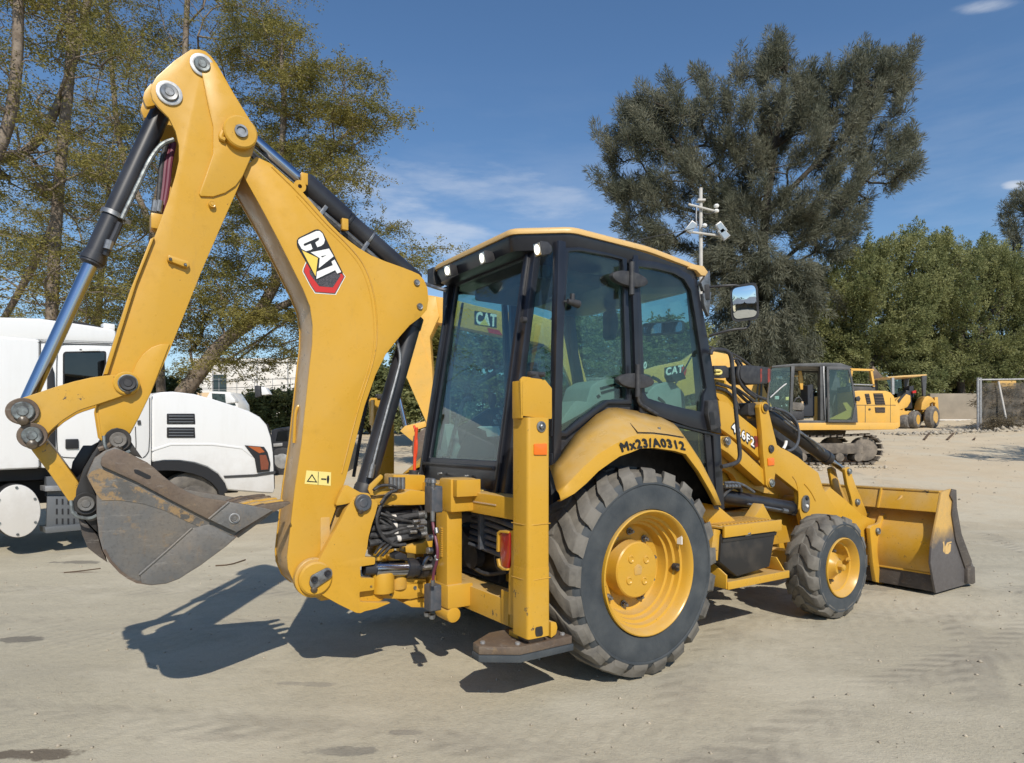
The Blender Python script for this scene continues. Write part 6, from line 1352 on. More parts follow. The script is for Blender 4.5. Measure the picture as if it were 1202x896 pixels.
# bolts row on top of the left hinge block, red rod in its black sleeve
mb = MB(); q = P3(464, 567, -.1)
for k in range(4):
    m1 = MB(); p = P3(459+k*4.6, 566, -.12); m1.cyl(p-Vector((0, 0, .045)), p+Vector((0, 0, .03)), .016, seg=10); part(m1, 'clamp_bolt', M['steel'])
mb = MB(); mb.cyl(Q3(485.5, 576, -1.05), Q3(485.5, 552, -1.05), .032, seg=22); sl = part(mb, 'lock_rod_sleeve', M['plastic'])
mb = MB(); mb.tube([Q3(486.5, 555, -1.05), Q3(487, 530, -1.05), Q3(489, 502, -1.05)], .011, 8); mb.out('lock_rod', M['redplastic'], sl)
mb = MB(); mb.tube([Q3(487, 541, -1.045), Q3(489.5, 527, -1.045), Q3(488.5, 508, -1.045), Q3(486, 500, -1.045)], .008, 8); mb.out('lock_rod_strap', M['redplastic'], sl)

# ---- sideshift carriage and rear frame
XF = -.885
def zq(py, px, x): return Q(px, py, x)[1]
# vertical guide post of the carriage
yA, yB = Q(514.5, 640, -1.02)[0], Q(528, 640, -1.02)[0]
mb = MB(); mb.box(-1.04, -.93, yB, yA, .47, 1.20); cg = part(mb, 'carriage', M['yellow'], bevel=.012)
mb = MB(); mb.box(-1.045, -.86, yB-.06, yB+.10, 1.03, 1.24); mb.out('upper_guide', Y_, cg, bevel=.016)
mb = MB(); mb.box(-1.03, -.86, yB-.11, yB-.055, 1.13, 1.235); mb.out('guide_tab', Y_, cg, bevel=.004)
mb = MB(); mb.box(-1.045, -.86, yB-.02, yA+.02, .42, .57); mb.cyl((-1.0, yA, .38), (-1.0, yB-.02, .38), .05, seg=20); mb.out('lower_guide', Y_, cg, bevel=.014)
for k in range(14):
    if k == 0: mb = MB(); mb.box(-1.048, -1.039, (yA+yB)/2-.018, (yA+yB)/2+.0, .74, .748); rk = mb.out('rack_tooth', M['yellow_dusty'], cg)
    else: dup(rk, loc=(0, 0, k*.0135))
mb = MB(); mb.box(-1.03, -.86, yA, .28, .46, .60); mb.box(-1.03, -.86, yA, .28, 1.05, 1.20); mb.box(-1.0, -.93, .16, .30, .46, 1.2); mb.out('far_guide', Y_, cg, bevel=.012)
# beams
mb = MB(); mb.box(XF, XF+.13, -.97, 1.0, 1.020, 1.150); ub = part(mb, 'upper_frame_beam', M['yellow'], bevel=.008)
mb = MB(); mb.box(XF-.02, XF+.15, -.992, -.968, 1.005, 1.165); mb.out('beam_end_plate', Y_, ub, bevel=.005)
mb = MB(); mb.box(XF-.004, XF-.001, -.72, -.38, 1.088, 1.096); mb.out('rub_mark', M['tan'], ub)
mb = MB(); mb.box(XF, XF+.17, -.97, 1.0, .395, .548); lb_ = part(mb, 'lower_frame_beam', M['yellow_worn'], bevel=.008)
mb = MB(); mb.box(XF-.006, XF+.17, -.86, -.78, .40, .60); mb.prism([(XF+.01, -.80, .548), (XF+.01, -.96, .548), (XF+.01, -.96, .70), (XF+.01, -.93, .70), (XF+.01, -.86, .62)], (.012, 0, 0)); mb.out('beam_gusset', Y_, lb_, bevel=.004)
mb = MB(); mb.box(XF-.03, XF+.10, -.99, -.90, .36, .395); mb.out('beam_foot', M['yellow_worn'], lb_, bevel=.004)
for y0 in (.5, .72): mb = MB(); mb.box(XF+.01, XF+.11, y0, y0+.05, .55, 1.02); mb.out('frame_upright', Y_, lb_, bevel=.006)
# grey supply hoses behind the frame
for k in range(6):
    mb = MB(); mb.tube([Vector((-.80, -.30+.008*k, 1.00-.042*k)), Vector((-.78, -.50+.0*k, .985-.042*k)), Vector((-.70, -.72, .93-.042*k)), Vector((-.45, -.80, .80-.03*k))], .017, 8); part(mb, 'supply_hose', M['hosegrey'])
mb = MB(); mb.box(-.83, -.76, -.44, -.41, .78, 1.02); part(mb, 'hose_bracket', M['hosegrey'], bevel=.004)
mb = MB(); mb.lathe((-.70, -.55, .72), (-1, 0, 0), [(0, .07), (.05, .07), (.055, .05), (.02, .045), (.02, .001)], 20); part(mb, 'drain_plug', M['plastic']); mb = MB(); mb.cyl((-.7, -.2, .7), (-.76, -.2, .7), .09, seg=20); part(mb, 'filter_cap', M['plastic'])
mb = MB(); mb.tube([(-.74, -.2, .62), (-.76, -.4, .60), (-.74, -.62, .66)], .014, 8); part(mb, 'brake_pipe', M['plastic'])

# ---- stabilisers
def stabiliser(s):
    R_ = bpy.data.objects.new('stabilizer', None); COL.objects.link(R_); R_.parent = BH
    def o(mb, n, mt=None, **k):
        if s > 0: mb.v = [(x, -y, z) for x, y, z in mb.v]
        return mb.out(n, mt or Y_, R_, **k)
    x0, x1, y0, y1 = -.945, -.795, -1.132, -.975
    prof = fillet([(x0, y0), (x1, y0), (x1, y1), (x0, y1)], .022, 4)
    mb = MB(); mb.prZ(prof, .40, 1.605); col = o(mb, 'column', M['yellow'], bevel=.002)
    # worn lower end
    mb = MB(); mb.prZ([(x0+(a-x0)*1.0, b) for a, b in fillet([(x0-.0015, y0-.0015), (x1+.0015, y0-.0015), (x1+.0015, y1), (x0-.0015, y1)], .022, 4)], .402, .78); o(mb, 'worn_column_end', M['yellow_worn'])
    # inner leg showing above the column with mounting plate
    pz = lambda px, py: P(px, py, -1.12)
    ip = PL([(612, 488), (611, 446), (614, 442), (623, 443), (640, 446), (648, 456), (648, 492), (640, 492)], -1.10)
    mb = MB(); mb.prY(fillet(ip, .006, 2), -1.10, -1.085); o(mb, 'inner_leg_plate', Y_, bevel=.003)
    mb = MB(); mb.box(ip[0][0]-.0, ip[0][0]+.012, -1.10, -1.01, 1.60, ip[3][1]-.02); o(mb, 'inner_leg', Y_, bevel=.004)
    mb = MB(); q = P3(626, 444, -1.08); mb.box(q.x-.035, q.x+.045, -1.10, -1.07, q.z-.005, q.z+.035); mb.cyl(q+Vector((.0, -.01, .02)), q+Vector((-.04, -.02, .02)), .014, seg=8); mb.cyl(q+Vector((.03, -.01, .02)), q+Vector((0.05, -.04, .02)), .014, seg=8); o(mb, 'top_fitting', M['plastic'], bevel=.003)
    mb = MB(); mb.lathe(P3(635, 501, y0), (0, -1, 0), [(0, .030), (.006, .030), (.008, .022), (.004, .020), (.004, .015), (.016, .014), (.02, .008), (.02, .001)], 24); o(mb, 'column_bolt', M['steel'])
    a = PL(ZM(480, 260, 2.988, [(437, 781), (482, 779), (482, 819), (437, 819)]), y0); mb = MB(); mb.prY(fillet(a, .005), y0-.008, y0); o(mb, 'side_reflector', M['orange'], bevel=.002)
    mb = MB(); mb.prY(PL(ZM(540, 680, 6.4, fillet([(564, 362), (615, 350), (620, 412), (612, 424), (568, 432), (562, 400)], 12)), y0), y0-.005, y0); o(mb, 'wear_block', M['toolbox'])
    mb = MB(); mb.prY(fillet(PL(ZM(540, 680, 6.4, [(650, 305), (690, 312), (700, 350), (690, 400), (650, 430)]), -1.06), .008), -1.10, -1.02); o(mb, 'rear_lug', Y_, bevel=.005)
    for zz in (1.02, .72): mb = MB(); mb.tube([(x0-.002, y1, zz), (x0-.002, y0+.02, zz), (x0+.02, y0-.002, zz), (x1, y0-.002, zz+.002)], .0025, 6, 1); o(mb, 'weld_line', M['yellow_dusty'])
    # bracket plate with lamp opening, slot
    bx = XF-.035
    bk = [Q(*p, bx) for p in ZM(500, 540, 5.6, [(560, 470), (600, 455), (650, 445), (660, 480), (662, 720), (650, 900), (640, 1020), (548, 1015), (552, 740), (566, 690), (568, 500)])]
    mb = MB(); mb.prX(bk, bx-.008, bx+.02); bp_ = o(mb, 'lamp_bracket', Y_, bevel=.003)
    bx2 = bx-.012
    gd = [Q(*p, bx) for p in ZM(500, 540, 5.6, [(560, 468), (500, 462), (484, 475), (480, 600), (492, 604), (494, 490), (506, 476), (558, 482)])]
    mb = MB(); mb.prX(gd, bx-.02, bx+.04); o(mb, 'lamp_guard', Y_, bevel=.003)
    gd = [Q(*p, bx) for p in ZM(500, 540, 5.6, [(480, 648), (492, 648), (500, 690), (530, 712), (550, 712), (550, 726), (520, 724), (488, 700)])]
    mb = MB(); mb.prX(gd, bx-.02, bx+.04); o(mb, 'lamp_guard', Y_, bevel=.003)
    gd = [Q(*p, bx) for p in ZM(500, 540, 5.6, [(498, 470), (562, 476), (564, 560), (563, 640), (548, 712), (510, 698), (498, 620)])]
    mb = MB(); mb.prX(fillet(gd, .006), bx-.012, bx+.03); lm = o(mb, 'tail_lamp', M['redlens'], bevel=.004)
    for (x, y_, r) in ((587, 592, .005), (611, 593, .009)):
        mb = MB(); q = Q3(*ZM(500, 540, 5.6, [(x, y_)])[0], bx-.008); mb.cyl(q+Vector((-.003, 0, 0)), q, r, seg=12); o(mb, 'bracket_hole', M['black_print'])
    sl_ = [Q(*p, bx2) for p in ZM(540, 680, 6.4, fillet([(405, 60), (420, 35), (440, 35), (450, 60), (450, 120), (435, 148), (415, 148), (405, 120)], 10))]
    mb = MB(); mb.prX(sl_, bx-.0105, bx-.006); so = o(mb, 'bracket_slot', M['black_print'])
    s2 = [Q(*p, bx2) for p in ZM(540, 680, 6.4, fillet([(412, 100), (444, 100), (444, 122), (434, 142), (418, 142), (412, 122)], 8))]
    mb = MB(); mb.prX(s2, bx-.0125, bx-.0108); o(mb, 'slot_lip', M['yellow_worn'])
    # foot pad: two layers
    px0, px1, py0, py1 = -1.00, -.615, -1.155, -.775
    t = [(-.985, -1.115), (-.625, -1.115), (-.625, -.80), (-.985, -.80), (-1.155, -.905), (-1.165, -.985)]
    if True:
        mb = MB(); mb.prZ(t, .322, .366); o(mb, 'foot_pad', M['bucketbrown'], bevel=.004)
        t2 = [(a+(.008 if a > -.8 else -.006), b-.006 if b < -.95 else b+.004) for a, b in t]
        mb = MB(); mb.prZ(t2, .282, .320); o(mb, 'rubber_pad', M['rubber'], bevel=.006)
        for (a, b) in ((-1.12, -.95), (-.97, -1.07), (-.66, -1.07)): mb = MB(); mb.cyl((a, b, .364), (a, b, .378), .014, seg=8); o(mb, 'pad_bolt', M['galv'])
    mb = MB(); mb.box(x0+.03, x1-.02, y0+.03, y1-.02, .37, .42); o(mb, 'leg_end', M['bucketbrown'], bevel=.004)
stabiliser(-1); stabiliser(1)

# ================================================================== loader end
# rear tower and lower frame plates between cab and lever
AY = .58
ZL = lambda pts: ZM(830, 470, 5.977, pts)
for s in (-1, 1):
    def Lq(mb, name, mt=None, **k):
        if s > 0: mb.v = [(x, -y, z) for x, y, z in mb.v]
        return part(mb, name, mt or Y_, **k)
    upper = ZL([(92, 95), (80, 0), (150, 20), (196, 70), (230, 105), (375, 222), (384, 424), (300, 345), (96, 200)])
    mb = MB(); mb.prY(PL(upper, -AY+.05), -AY+.05, -AY+.11); ua_ = Lq(mb, 'upper_arm_plate', bevel=.006)
    mb = MB(); mb.prY(PL(ZL([(92, 252), (150, 252), (166, 268), (200, 300), (410, 498), (412, 606), (290, 500), (150, 372), (92, 335)]), -AY+.02), -AY+.02, -AY+.12); fr_ = Lq(mb, 'tower_plate', bevel=.006)
    pinhead(852.5, 518, (-AY+.02), .036, 'pin', 'steel', None, .02, parent=fr_) if s < 0 else None
    mb = MB(); mb.prY(PL(ZL([(100, 330), (100, 470), (180, 520), (215, 580), (400, 650), (480, 660), (420, 610), (250, 470)]), -AY+.14), -AY+.14, -AY+.2); Lq(mb, 'inner_frame_plate', M['yellow_dusty'])
    arm = ZL([(366, 50), (372, 28), (388, 16), (405, 14), (420, 26), (428, 60), (445, 130), (462, 200), (490, 312), (520, 335), (565, 355), (640, 400), (700, 450), (780, 508)])+[(966, 573), (975, 588), (984, 602), (996, 620), (960, 640), (944, 622), (938, 598)]+ZL([(655, 790), (644, 745), (640, 640), (560, 575), (480, 512), (474, 545), (470, 595), (452, 612), (430, 614), (415, 594), (408, 500), (395, 380), (384, 220)])
    mb = MB(); mb.prY(PL(arm, -AY), -AY, -AY+.045); ar = Lq(mb, 'loader_arm', bevel=.006)
    if s < 0:
        pinhead(897, 478.5, -AY, .032, 'pin', 'plastic', 'yellow', .022, 1.5, ar); pinhead(904.6, 527, -AY, .034, 'pin', 'plastic', None, .012, parent=ar); pinhead(904.5, 567, -AY, .034, 'pin', 'pin', 'yellow', .02, 1.3, ar)
        mb = MB(); mb.prY(fillet(PL(ZL([(427, 408), (472, 404), (474, 456), (430, 460)]), -AY-.008), .005), -AY-.008, -AY); mb.out('side_reflector', M['orange'], ar, bevel=.002)
        mb = MB(); mb.prY(fillet(PL(ZL([(668, 700), (684, 670), (706, 664), (720, 690), (720, 765), (705, 785), (684, 785), (668, 765)]), -AY-.012), .02), -AY-.014, -AY+.002); kk = mb.out('keeper_plate', M['steel'], ar, bevel=.003)
        pinhead(947, 585, -AY-.014, .020, 'bolt', 'black', None, .006, parent=kk); pinhead(947, 594, -AY-.014, .015, 'bolt', 'white', None, .006, parent=kk)
        mb = MB(); mb.tube([P3(*p, -AY-.001) for p in ZM(930, 540, 4.477, [(62, 125), (85, 150), (105, 180), (122, 215)])], .006, 6); mb.out('weld_rib', M['yellow_dusty'], ar)
        mb = MB(); mb.tube([P3(*p, -AY-.001) for p in ZM(930, 540, 4.477, [(0, 85), (18, 110), (30, 150), (35, 200), (32, 260)])], .006, 6); mb.out('weld_rib', M['yellow_dusty'], ar)
        # model number on the upper arm plate
        y = -AY+.0485
        bk_ = [P3(*p, y) for p in ZL(fillet([(172, 150), (200, 155), (240, 180), (335, 245), (368, 290), (358, 328), (338, 336), (300, 318), (240, 258), (176, 196)], 8))]
        mb = MB(); mb.prism([P3(*p, y) for p in ZL([(330, 250), (350, 252), (370, 285), (362, 322), (340, 334), (318, 322)])], (0, .0006, 0)); rd = mb.out('number_hexagon', M['darkred'], ua_, smooth=False)
        text_mesh('model_number_border', '426F2', M['black_print'], P3(*ZL([(172, 218)])[0], y-.0012), P3(*ZL([(334, 338)])[0], y-.0012), P3(*ZL([(172, 148)])[0], y-.0012), ua_, fat=.14)  # black printed border round the white number
        text_mesh('model_number', '426F2', M['white'], P3(*ZL([(176, 210)])[0], y-.0024), P3(*ZL([(330, 328)])[0], y-.0024), P3(*ZL([(176, 152)])[0], y-.0024), ua_, fat=.05)
mb = MB(); 
for (px, py, r) in ((897, 478.5, .05), (904.5, 567, .035), (947, 589, .045), (852.5, 518, .04)):
    c = P3(px, py, -AY); mb.cyl((c.x, -AY+.02, c.z), (c.x, AY-.02, c.z), r, seg=18)
part(mb, 'cross_shaft', M['yellow_dusty'])
# loop bracket at the top of the lever
mb = MB(); mb.tube([P3(*p, -AY+.12) for p in ZL([(300, 120), (282, 80), (278, 45), (292, 22), (320, 18)])], .022, 8); part(mb, 'lever_hook', M['yellow'])
mb = MB(); mb.cyl(P3(*ZL([(315, 60)])[0], -AY+.07), P3(*ZL([(315, 60)])[0], -AY+.30), .055, seg=18); part(mb, 'lever_bearing', M['plastic'])
# front cross tube and bellcrank to bucket
for s in (-1, 1):
    def Lq(mb, name, mt=None, **k):
        if s > 0: mb.v = [(x, -y, z) for x, y, z in mb.v]
        return part(mb, name, mt or Y_, **k)
    ZF = lambda pts: ZM(930, 540, 4.477, pts)
    bell = ZF([(276, 50), (284, 40), (298, 38), (310, 50), (318, 90), (340, 150), (362, 200), (382, 250), (410, 330), (412, 352), (395, 376), (366, 360), (330, 320), (314, 300), (318, 230), (308, 190), (290, 130)])
    mb = MB(); mb.prY(PL(bell, -.46), -.46, -.425); bl_ = Lq(mb, 'tilt_lever', bevel=.006)
    mb = MB(); mb.prY(PL(bell, -.46), -.30, -.27); Lq(mb, 'tilt_lever', M['yellow_dusty'], bevel=.006)
    if s < 0:
        pinhead(996, 553.5, -.46, .030, 'pin', 'pin', None, .02, parent=bl_); pinhead(1005.5, 589.5, -.46, .034, 'pin', 'pin', None, .02, parent=bl_)
    earp = ZF([(408, 360), (420, 345), (445, 340), (462, 330), (478, 290), (492, 282), (500, 300), (484, 340), (468, 380), (456, 430), (450, 500), (458, 560), (478, 620), (482, 655), (440, 640), (425, 540), (415, 440)])
    mb = MB(); mb.prY(PL(earp, -.62), -.62, -.58); e = Lq(mb, 'bucket_ear', bevel=.006)
    mb = MB(); mb.prY(PL(earp, -.62), -.46, -.42); Lq(mb, 'bucket_ear', bevel=.006)
    if s < 0: pinhead(1029.5, 623.5, -.62, .034, 'pin', 'pin', None, .02, parent=e)
# front part of the arm reaching the bucket pin
for s in (-1, 1):
    mb = MB(); a1 = [(963, 585), (975, 572), (992, 586), (1012, 604), (1034, 614), (1038, 628), (1026, 636), (1000, 636), (975, 625)]
    mb.prY(PL(a1, -.56), -.555, -.50) if s < 0 else mb.prY(PL(a1, -.56), .50, .555); part(mb, 'arm_tip', Y_, bevel=.006)
# lift cylinder (large black, low) and tilt cylinder (upper)
def cyl2(name, p0, p1, split, r, rr, s=-1):
    y = lambda v: Vector((v.x, v.y*(-1 if s > 0 else 1), v.z)); return cylinder(name, y(p0), y(p1), split, r, rr)
for s in (-1, 1):
    lc, a, b_, n = cyl2('lift_cylinder', P3(846, 582, -.50), P3(938, 598, -.50), .93, .060, .035, s)
    if s < 0:
        mb = MB(); mb.tube([P3(*p, -.585) for p in ZL([(120, 580), (180, 575), (250, 590), (330, 645)])], .012, 8); mb.out('cylinder_pipe', M['steel'], lc)
        mb = MB(); mb.tube([P3(*p, -.575) for p in ZL([(285, 728), (400, 748), (545, 775)])], .010, 8); mb.out('cylinder_pipe', M['steel'], lc)
        mb = MB(); mb.cyl(P3(*ZL([(525, 770)])[0], -.575), P3(*ZL([(560, 778)])[0], -.575), .02, seg=10); mb.out('pipe_union', M['steel'], lc)
        for k in range(4): mb = MB(); mb.tube([P3(*p, -.52-.02*k) for p in ZL([(98, 690), (100+k*14, 640), (140+k*16, 606), (200+k*12, 612), (240, 640)])], .013, 8); mb.out('cylinder_hose', M['hose'], lc)
        for k in range(5): mb = MB(); q = P3(*ZL([(130+22*k, 603)])[0], -.60); mb.cyl(q-Vector((.015, 0, 0)), q+Vector((.015, 0, 0)), .017, seg=10); mb.out('hose_fitting', M['steel'], lc)
tc_, a, b_, n = cylinder('tilt_cylinder', P3(893, 482, -.36), P3(996, 556, -.36), .74, .062, .030)
mb = MB(); mb.tube([P3(*p, -.44) for p in ZL([(440, 52), (500, 60), (560, 110), (620, 160), (640, 200)])], .011, 8); mb.tube([P3(*p, -.44) for p in ZL([(440, 66), (500, 80), (640, 210), (720, 270), (777, 340)])], .009, 8); mb.out('cylinder_pipe', M['steel'], tc_)
mb = MB(); mb.tube([P3(*p, -.47) for p in ZL([(470, 55), (560, 80), (630, 150), (645, 230), (640, 300), (600, 350), (560, 355)])], .013, 8); mb.out('cylinder_hose', M['hosegrey'], tc_)
mb = MB(); mb.tube([P3(*p, -.44) for p in ZL([(555, 285), (550, 315), (535, 340)])], .014, 8); mb.out('cylinder_hose', M['white'], tc_)
mb = MB(); mb.tube([P3(*p, -.46) for p in ZM(820, 400, 5.975, [(600, 560), (700, 640), (800, 700), (870, 755), (880, 775)])], .010, 8); mb.out('cylinder_pipe', M['steel'], tc_)
cylinder('tilt_cylinder', P3(893, 482, .36), P3(996, 556, .36), .74, .062, .030)
mb = MB(); mb.prY(PL(ZM(820, 400, 5.975, [(500, 470), (545, 590), (690, 720), (732, 780), (735, 860), (640, 800), (560, 740), (530, 640)]), -.2), -.2, .2); part(mb, 'front_guard', M['plastic'], bevel=.01)
# headlamp cluster with red stripes, bracket, and clutter of hoses on the tower
hl = bpy.data.objects.new('headlamp_cluster', None); COL.objects.link(hl); hl.parent = BH
hp_ = ZM(820, 400, 5.975, [(300, 178), (340, 170), (440, 178), (500, 188), (516, 215), (512, 270), (490, 300), (420, 306), (330, 300), (300, 270), (292, 220)])
mb = MB(); mb.prY(fillet(PL(hp_, -.56), .01), -.56, -.40); mb.out('lamp_housing', M['plastic'], hl, bevel=.014)
for (x0, x1) in ((434, 446), (486, 504)):
    flat('red_stripe', ZM(820, 400, 5.975, [(x0, 196), (x1, 198), (x1-2, 286), (x0, 296)]), -.5615, 'darkred', hl, .001)
mb = MB(); mb.tube([P3(*p, -.54) for p in ZM(820, 400, 5.975, [(262, 140), (285, 175), (270, 230), (285, 290), (330, 350), (400, 400)])], .014, 8); mb.tube([P3(*p, -.53) for p in ZM(820, 400, 5.975, [(240, 130), (275, 125), (300, 160), (310, 200)])], .010, 8); mb.out('lamp_bracket', M['plastic'], hl)
mb = MB(); mb.prY(PL(ZM(820, 400, 5.975, [(110, 175), (190, 175), (212, 190), (212, 260), (110, 262)]), -.50), -.50, -.42); mb.out('mounting_plate', M['plastic'], hl, bevel=.006)
mb = MB(); mb.tube([P3(*p, -.51) for p in ZM(820, 400, 5.975, [(115, 210), (150, 208), (162, 222), (150, 236), (118, 234)])], .010, 8); mb.out('wire_loop', M['cream'], hl)
mb = MB(); mb.prY(PL(ZM(820, 400, 5.975, [(118, 268), (190, 280), (200, 330), (250, 420), (240, 520), (180, 470), (120, 380)]), -.44), -.44, -.40); part(mb, 'tower_upper_plate', Y_, bevel=.006)
for k, pts in enumerate(([(120, 330), (200, 350), (260, 420), (280, 480)], [(130, 300), (240, 330), (330, 420), (360, 440)], [(250, 330), (330, 380), (400, 440), (480, 470)], [(300, 300), (360, 360), (430, 400), (470, 410)], [(120, 430), (170, 500), (150, 560)])):
    mb = MB(); mb.tube([P3(*p, -.46-.01*k) for p in ZM(820, 400, 5.975, pts)], .014, 8); part(mb, 'tower_hose', M['hose'])
mb = MB(); mb.prY(PL(ZM(820, 400, 5.975, [(350, 440), (430, 432), (440, 500), (430, 560), (350, 520)]), -.5), -.50, -.3); part(mb, 'pivot_housing', M['plastic'], bevel=.01)

# ---- steps, toolbox
x0, x1 = .90, 1.59
mb = MB(); mb.box(x0, x1, -.96, -.60, .835, .850); stp = part(mb, 'top_step', M['yellow_dusty'], bevel=.003)
mb = MB(); mb.box(x0, x1, -.975, -.955, .775, .858); mb.out('step_edge', Y_, stp, bevel=.004)
for k in range(15):
    xx_ = x0+.05+k*.042
    if k == 0: mb = MB(); mb.box(xx_, xx_+.02, -.90, -.66, .8502, .858); sb = mb.out('tread_rib', M['yellow_dusty'], stp, bevel=.002)
    else: dup(sb, loc=(k*.042, 0, 0))
mb = MB(); mb.prY([(x0+.0, .80), (x1-.03, .80), (x1-.12, .50), (x0+.18, .47), (x0-.02, .60)], -.95, -.62); tb = part(mb, 'toolbox', M['toolbox'], bevel=.012)
mb = MB(); mb.prY([(x0+.005, .765), (x1-.035, .765), (x1-.045, .738), (x0+.0, .738)], -.957, -.948); mb.out('lid_lip', M['toolbox'], tb, bevel=.003)
mb = MB(); q = P3(877, 626, -.955); mb.box(q.x-.035, q.x+.035, -.966, -.951, q.z-.02, q.z+.018); mb.tube([(q.x-.02, -.968, q.z-.005), (q.x, -.985, q.z+.006), (q.x+.02, -.968, q.z-.005)], .005, 6); mb.out('latch', M['steel'], tb, bevel=.003)
mb = MB(); mb.box(.94, 1.69, -.975, -.955, .395, .452); ls = part(mb, 'lower_step', Y_, bevel=.004)
mb = MB(); mb.box(.94, 1.69, -.957, -.70, .440, .448); mb.out('step_plate', M['yellow_dusty'], ls)
mb = MB(); mb.prism([(.93, -.965, .40), (.93, -.965, .50), (.90, -.80, .62), (.90, -.70, .62), (.93, -.70, .40)], (.015, 0, 0)); mb.out('step_hanger', Y_, ls, bevel=.003)
mb = MB(); mb.prism([(1.66, -.965, .42), (1.58, -.93, .56), (1.56, -.80, .56), (1.64, -.72, .42)], (.015, 0, 0)); mb.out('step_hanger', Y_, ls, bevel=.003)
mb = MB(); mb.prism([(1.60, -.70, .82), (1.9, -.68, .60), (1.98, -.68, .70), (1.75, -.70, .95)], (0, .1, 0)); mb.prism([(1.62, -.62, .60), (1.9, -.62, .42), (1.95, -.62, .50), (1.66, -.62, .75)], (0, .1, 0)); part(mb, 'axle_support', Y_, bevel=.006)
mb = MB(); mb.prY([(.80, .62), (.92, .60), (.93, .82), (.84, .84)], -.93, -.60); part(mb, 'step_side', M['yellow_dusty'], bevel=.004)

# ---- loader bucket
LBY = 1.145
LB = bpy.data.objects.new('loader_bucket', None); COL.objects.link(LB); LB.parent = BH
ZC = lambda pts: ZM(1020, 560, 5.971, pts)
sidep = PL(ZC([(510, 108), (530, 98), (575, 84), (603, 90), (606, 210), (640, 400), (685, 520), (735, 628), (738, 738), (690, 752), (470, 815), (452, 720), (432, 600), (442, 470), (462, 370), (485, 250)]), -LBY)
xs_, zs_ = [p[0] for p in sidep], [p[1] for p in sidep]
M['bucketside'] = None
def side_mat():
    m, nt, b, N, L = nodes('bucket_side_half_worn'); n = noise(nt, 5, 6, .65); sx = N.new('ShaderNodeSeparateXYZ'); t = N.new('ShaderNodeTexCoord'); L.new(t.outputs['Object'], sx.inputs[0])
    a = N.new('ShaderNodeMath'); a.operation = 'MULTIPLY_ADD'; a.inputs[1].default_value = 1.8; L.new(sx.outputs['Z'], a.inputs[0]); L.new(n.outputs['Fac'], a.inputs[2])
    a2 = N.new('ShaderNodeMath'); a2.operation = 'MULTIPLY_ADD'; a2.inputs[1].default_value = .8; L.new(sx.outputs['X'], a2.inputs[0]); L.new(a.outputs[0], a2.inputs[2])
    a3 = N.new('ShaderNodeMath'); a3.operation = 'MULTIPLY_ADD'; a3.inputs[1].default_value = -1; a3.inputs[2].default_value = 5.35
    s = N.new('ShaderNodeMath'); s.operation = 'MULTIPLY_ADD'; s.inputs[1].default_value = .28; L.new(n.outputs['Fac'], s.inputs[0]); L.new(sx.outputs['Z'], s.inputs[2])
    r = ramp(nt, s.outputs[0], [(.64, 0.0), (.80, 1.0)]); n3 = noise(nt, 30, 6, .8); r3 = ramp(nt, n3.outputs['Fac'], [(.4, 0.0), (.75, .7)])
    st = mixc(nt, r3.outputs[0], (.13, .12, .12), (.07, .062, .058)); yl = mixc(nt, r3.outputs[0], (.66, .40, .11), (.42, .30, .15))
    L.new(mixc(nt, r.outputs[0], st, yl), b.inputs['Base Color']); b.inputs['Roughness'].default_value = .5; b.inputs['Metallic'].default_value = .15; bump(nt, b, n3.outputs['Fac'], .15, .005); return m
M['bucketside'] = side_mat()
for s in (-1, 1):
    y0, y1 = (-LBY, -LBY+.02) if s < 0 else (LBY-.02, LBY)
    mb = MB(); mb.prY(sidep, y0, y1); o = mb.out('side_plate', M['bucketside'], LB, bevel=.003)
    q = PL(ZC([(575, 84), (603, 90), (606, 210), (640, 400), (685, 520), (712, 590), (700, 640), (668, 640), (600, 440), (572, 260), (580, 170), (560, 130)]), -LBY); yy = (-LBY-.014, -LBY+.001) if s < 0 else (LBY-.001, LBY+.014)
    mb = MB(); mb.prY(q, *yy); mb.out('edge_strip', M['bucketdark'], o, bevel=.003)
    q = PL(ZC([(684, 640), (700, 622), (735, 628), (739, 740), (722, 752), (684, 745)]), -LBY-.02); yy = (-LBY-.03, -LBY+.03) if s < 0 else (LBY-.03, LBY+.03)
    mb = MB(); mb.prY(q, *yy); mb.out('corner_shoe', M['bucketdark'], o, bevel=.005)
ld = MB(); ld.tube([P3(*p, -LBY-.002) for p in ZC([(598, 380), (625, 470), (660, 560), (668, 640)])], .008, 6)
# worn emblem stencil on the side
for pts in ([(518, 458), (528, 450), (532, 500), (530, 535), (520, 520), (522, 480)], [(533, 490), (548, 460), (578, 452), (580, 460), (556, 470), (552, 500), (560, 470), (576, 470), (572, 520), (555, 540), (535, 540)]):
    flat('worn_emblem', ZC(pts), -LBY-.0012, 'roofy', LB)
# back of the bucket
back = [P(*p, -LBY) for p in ZC([(512, 108), (500, 190), (485, 285)])]
bw = [(sidep[0][0]+.0, sidep[0][1]), sidep[15], sidep[14], sidep[13], sidep[12], sidep[11], sidep[10]]
top = Vector(sidep[0]); heel = Vector(sidep[10]); fr = Vector(sidep[8]); 
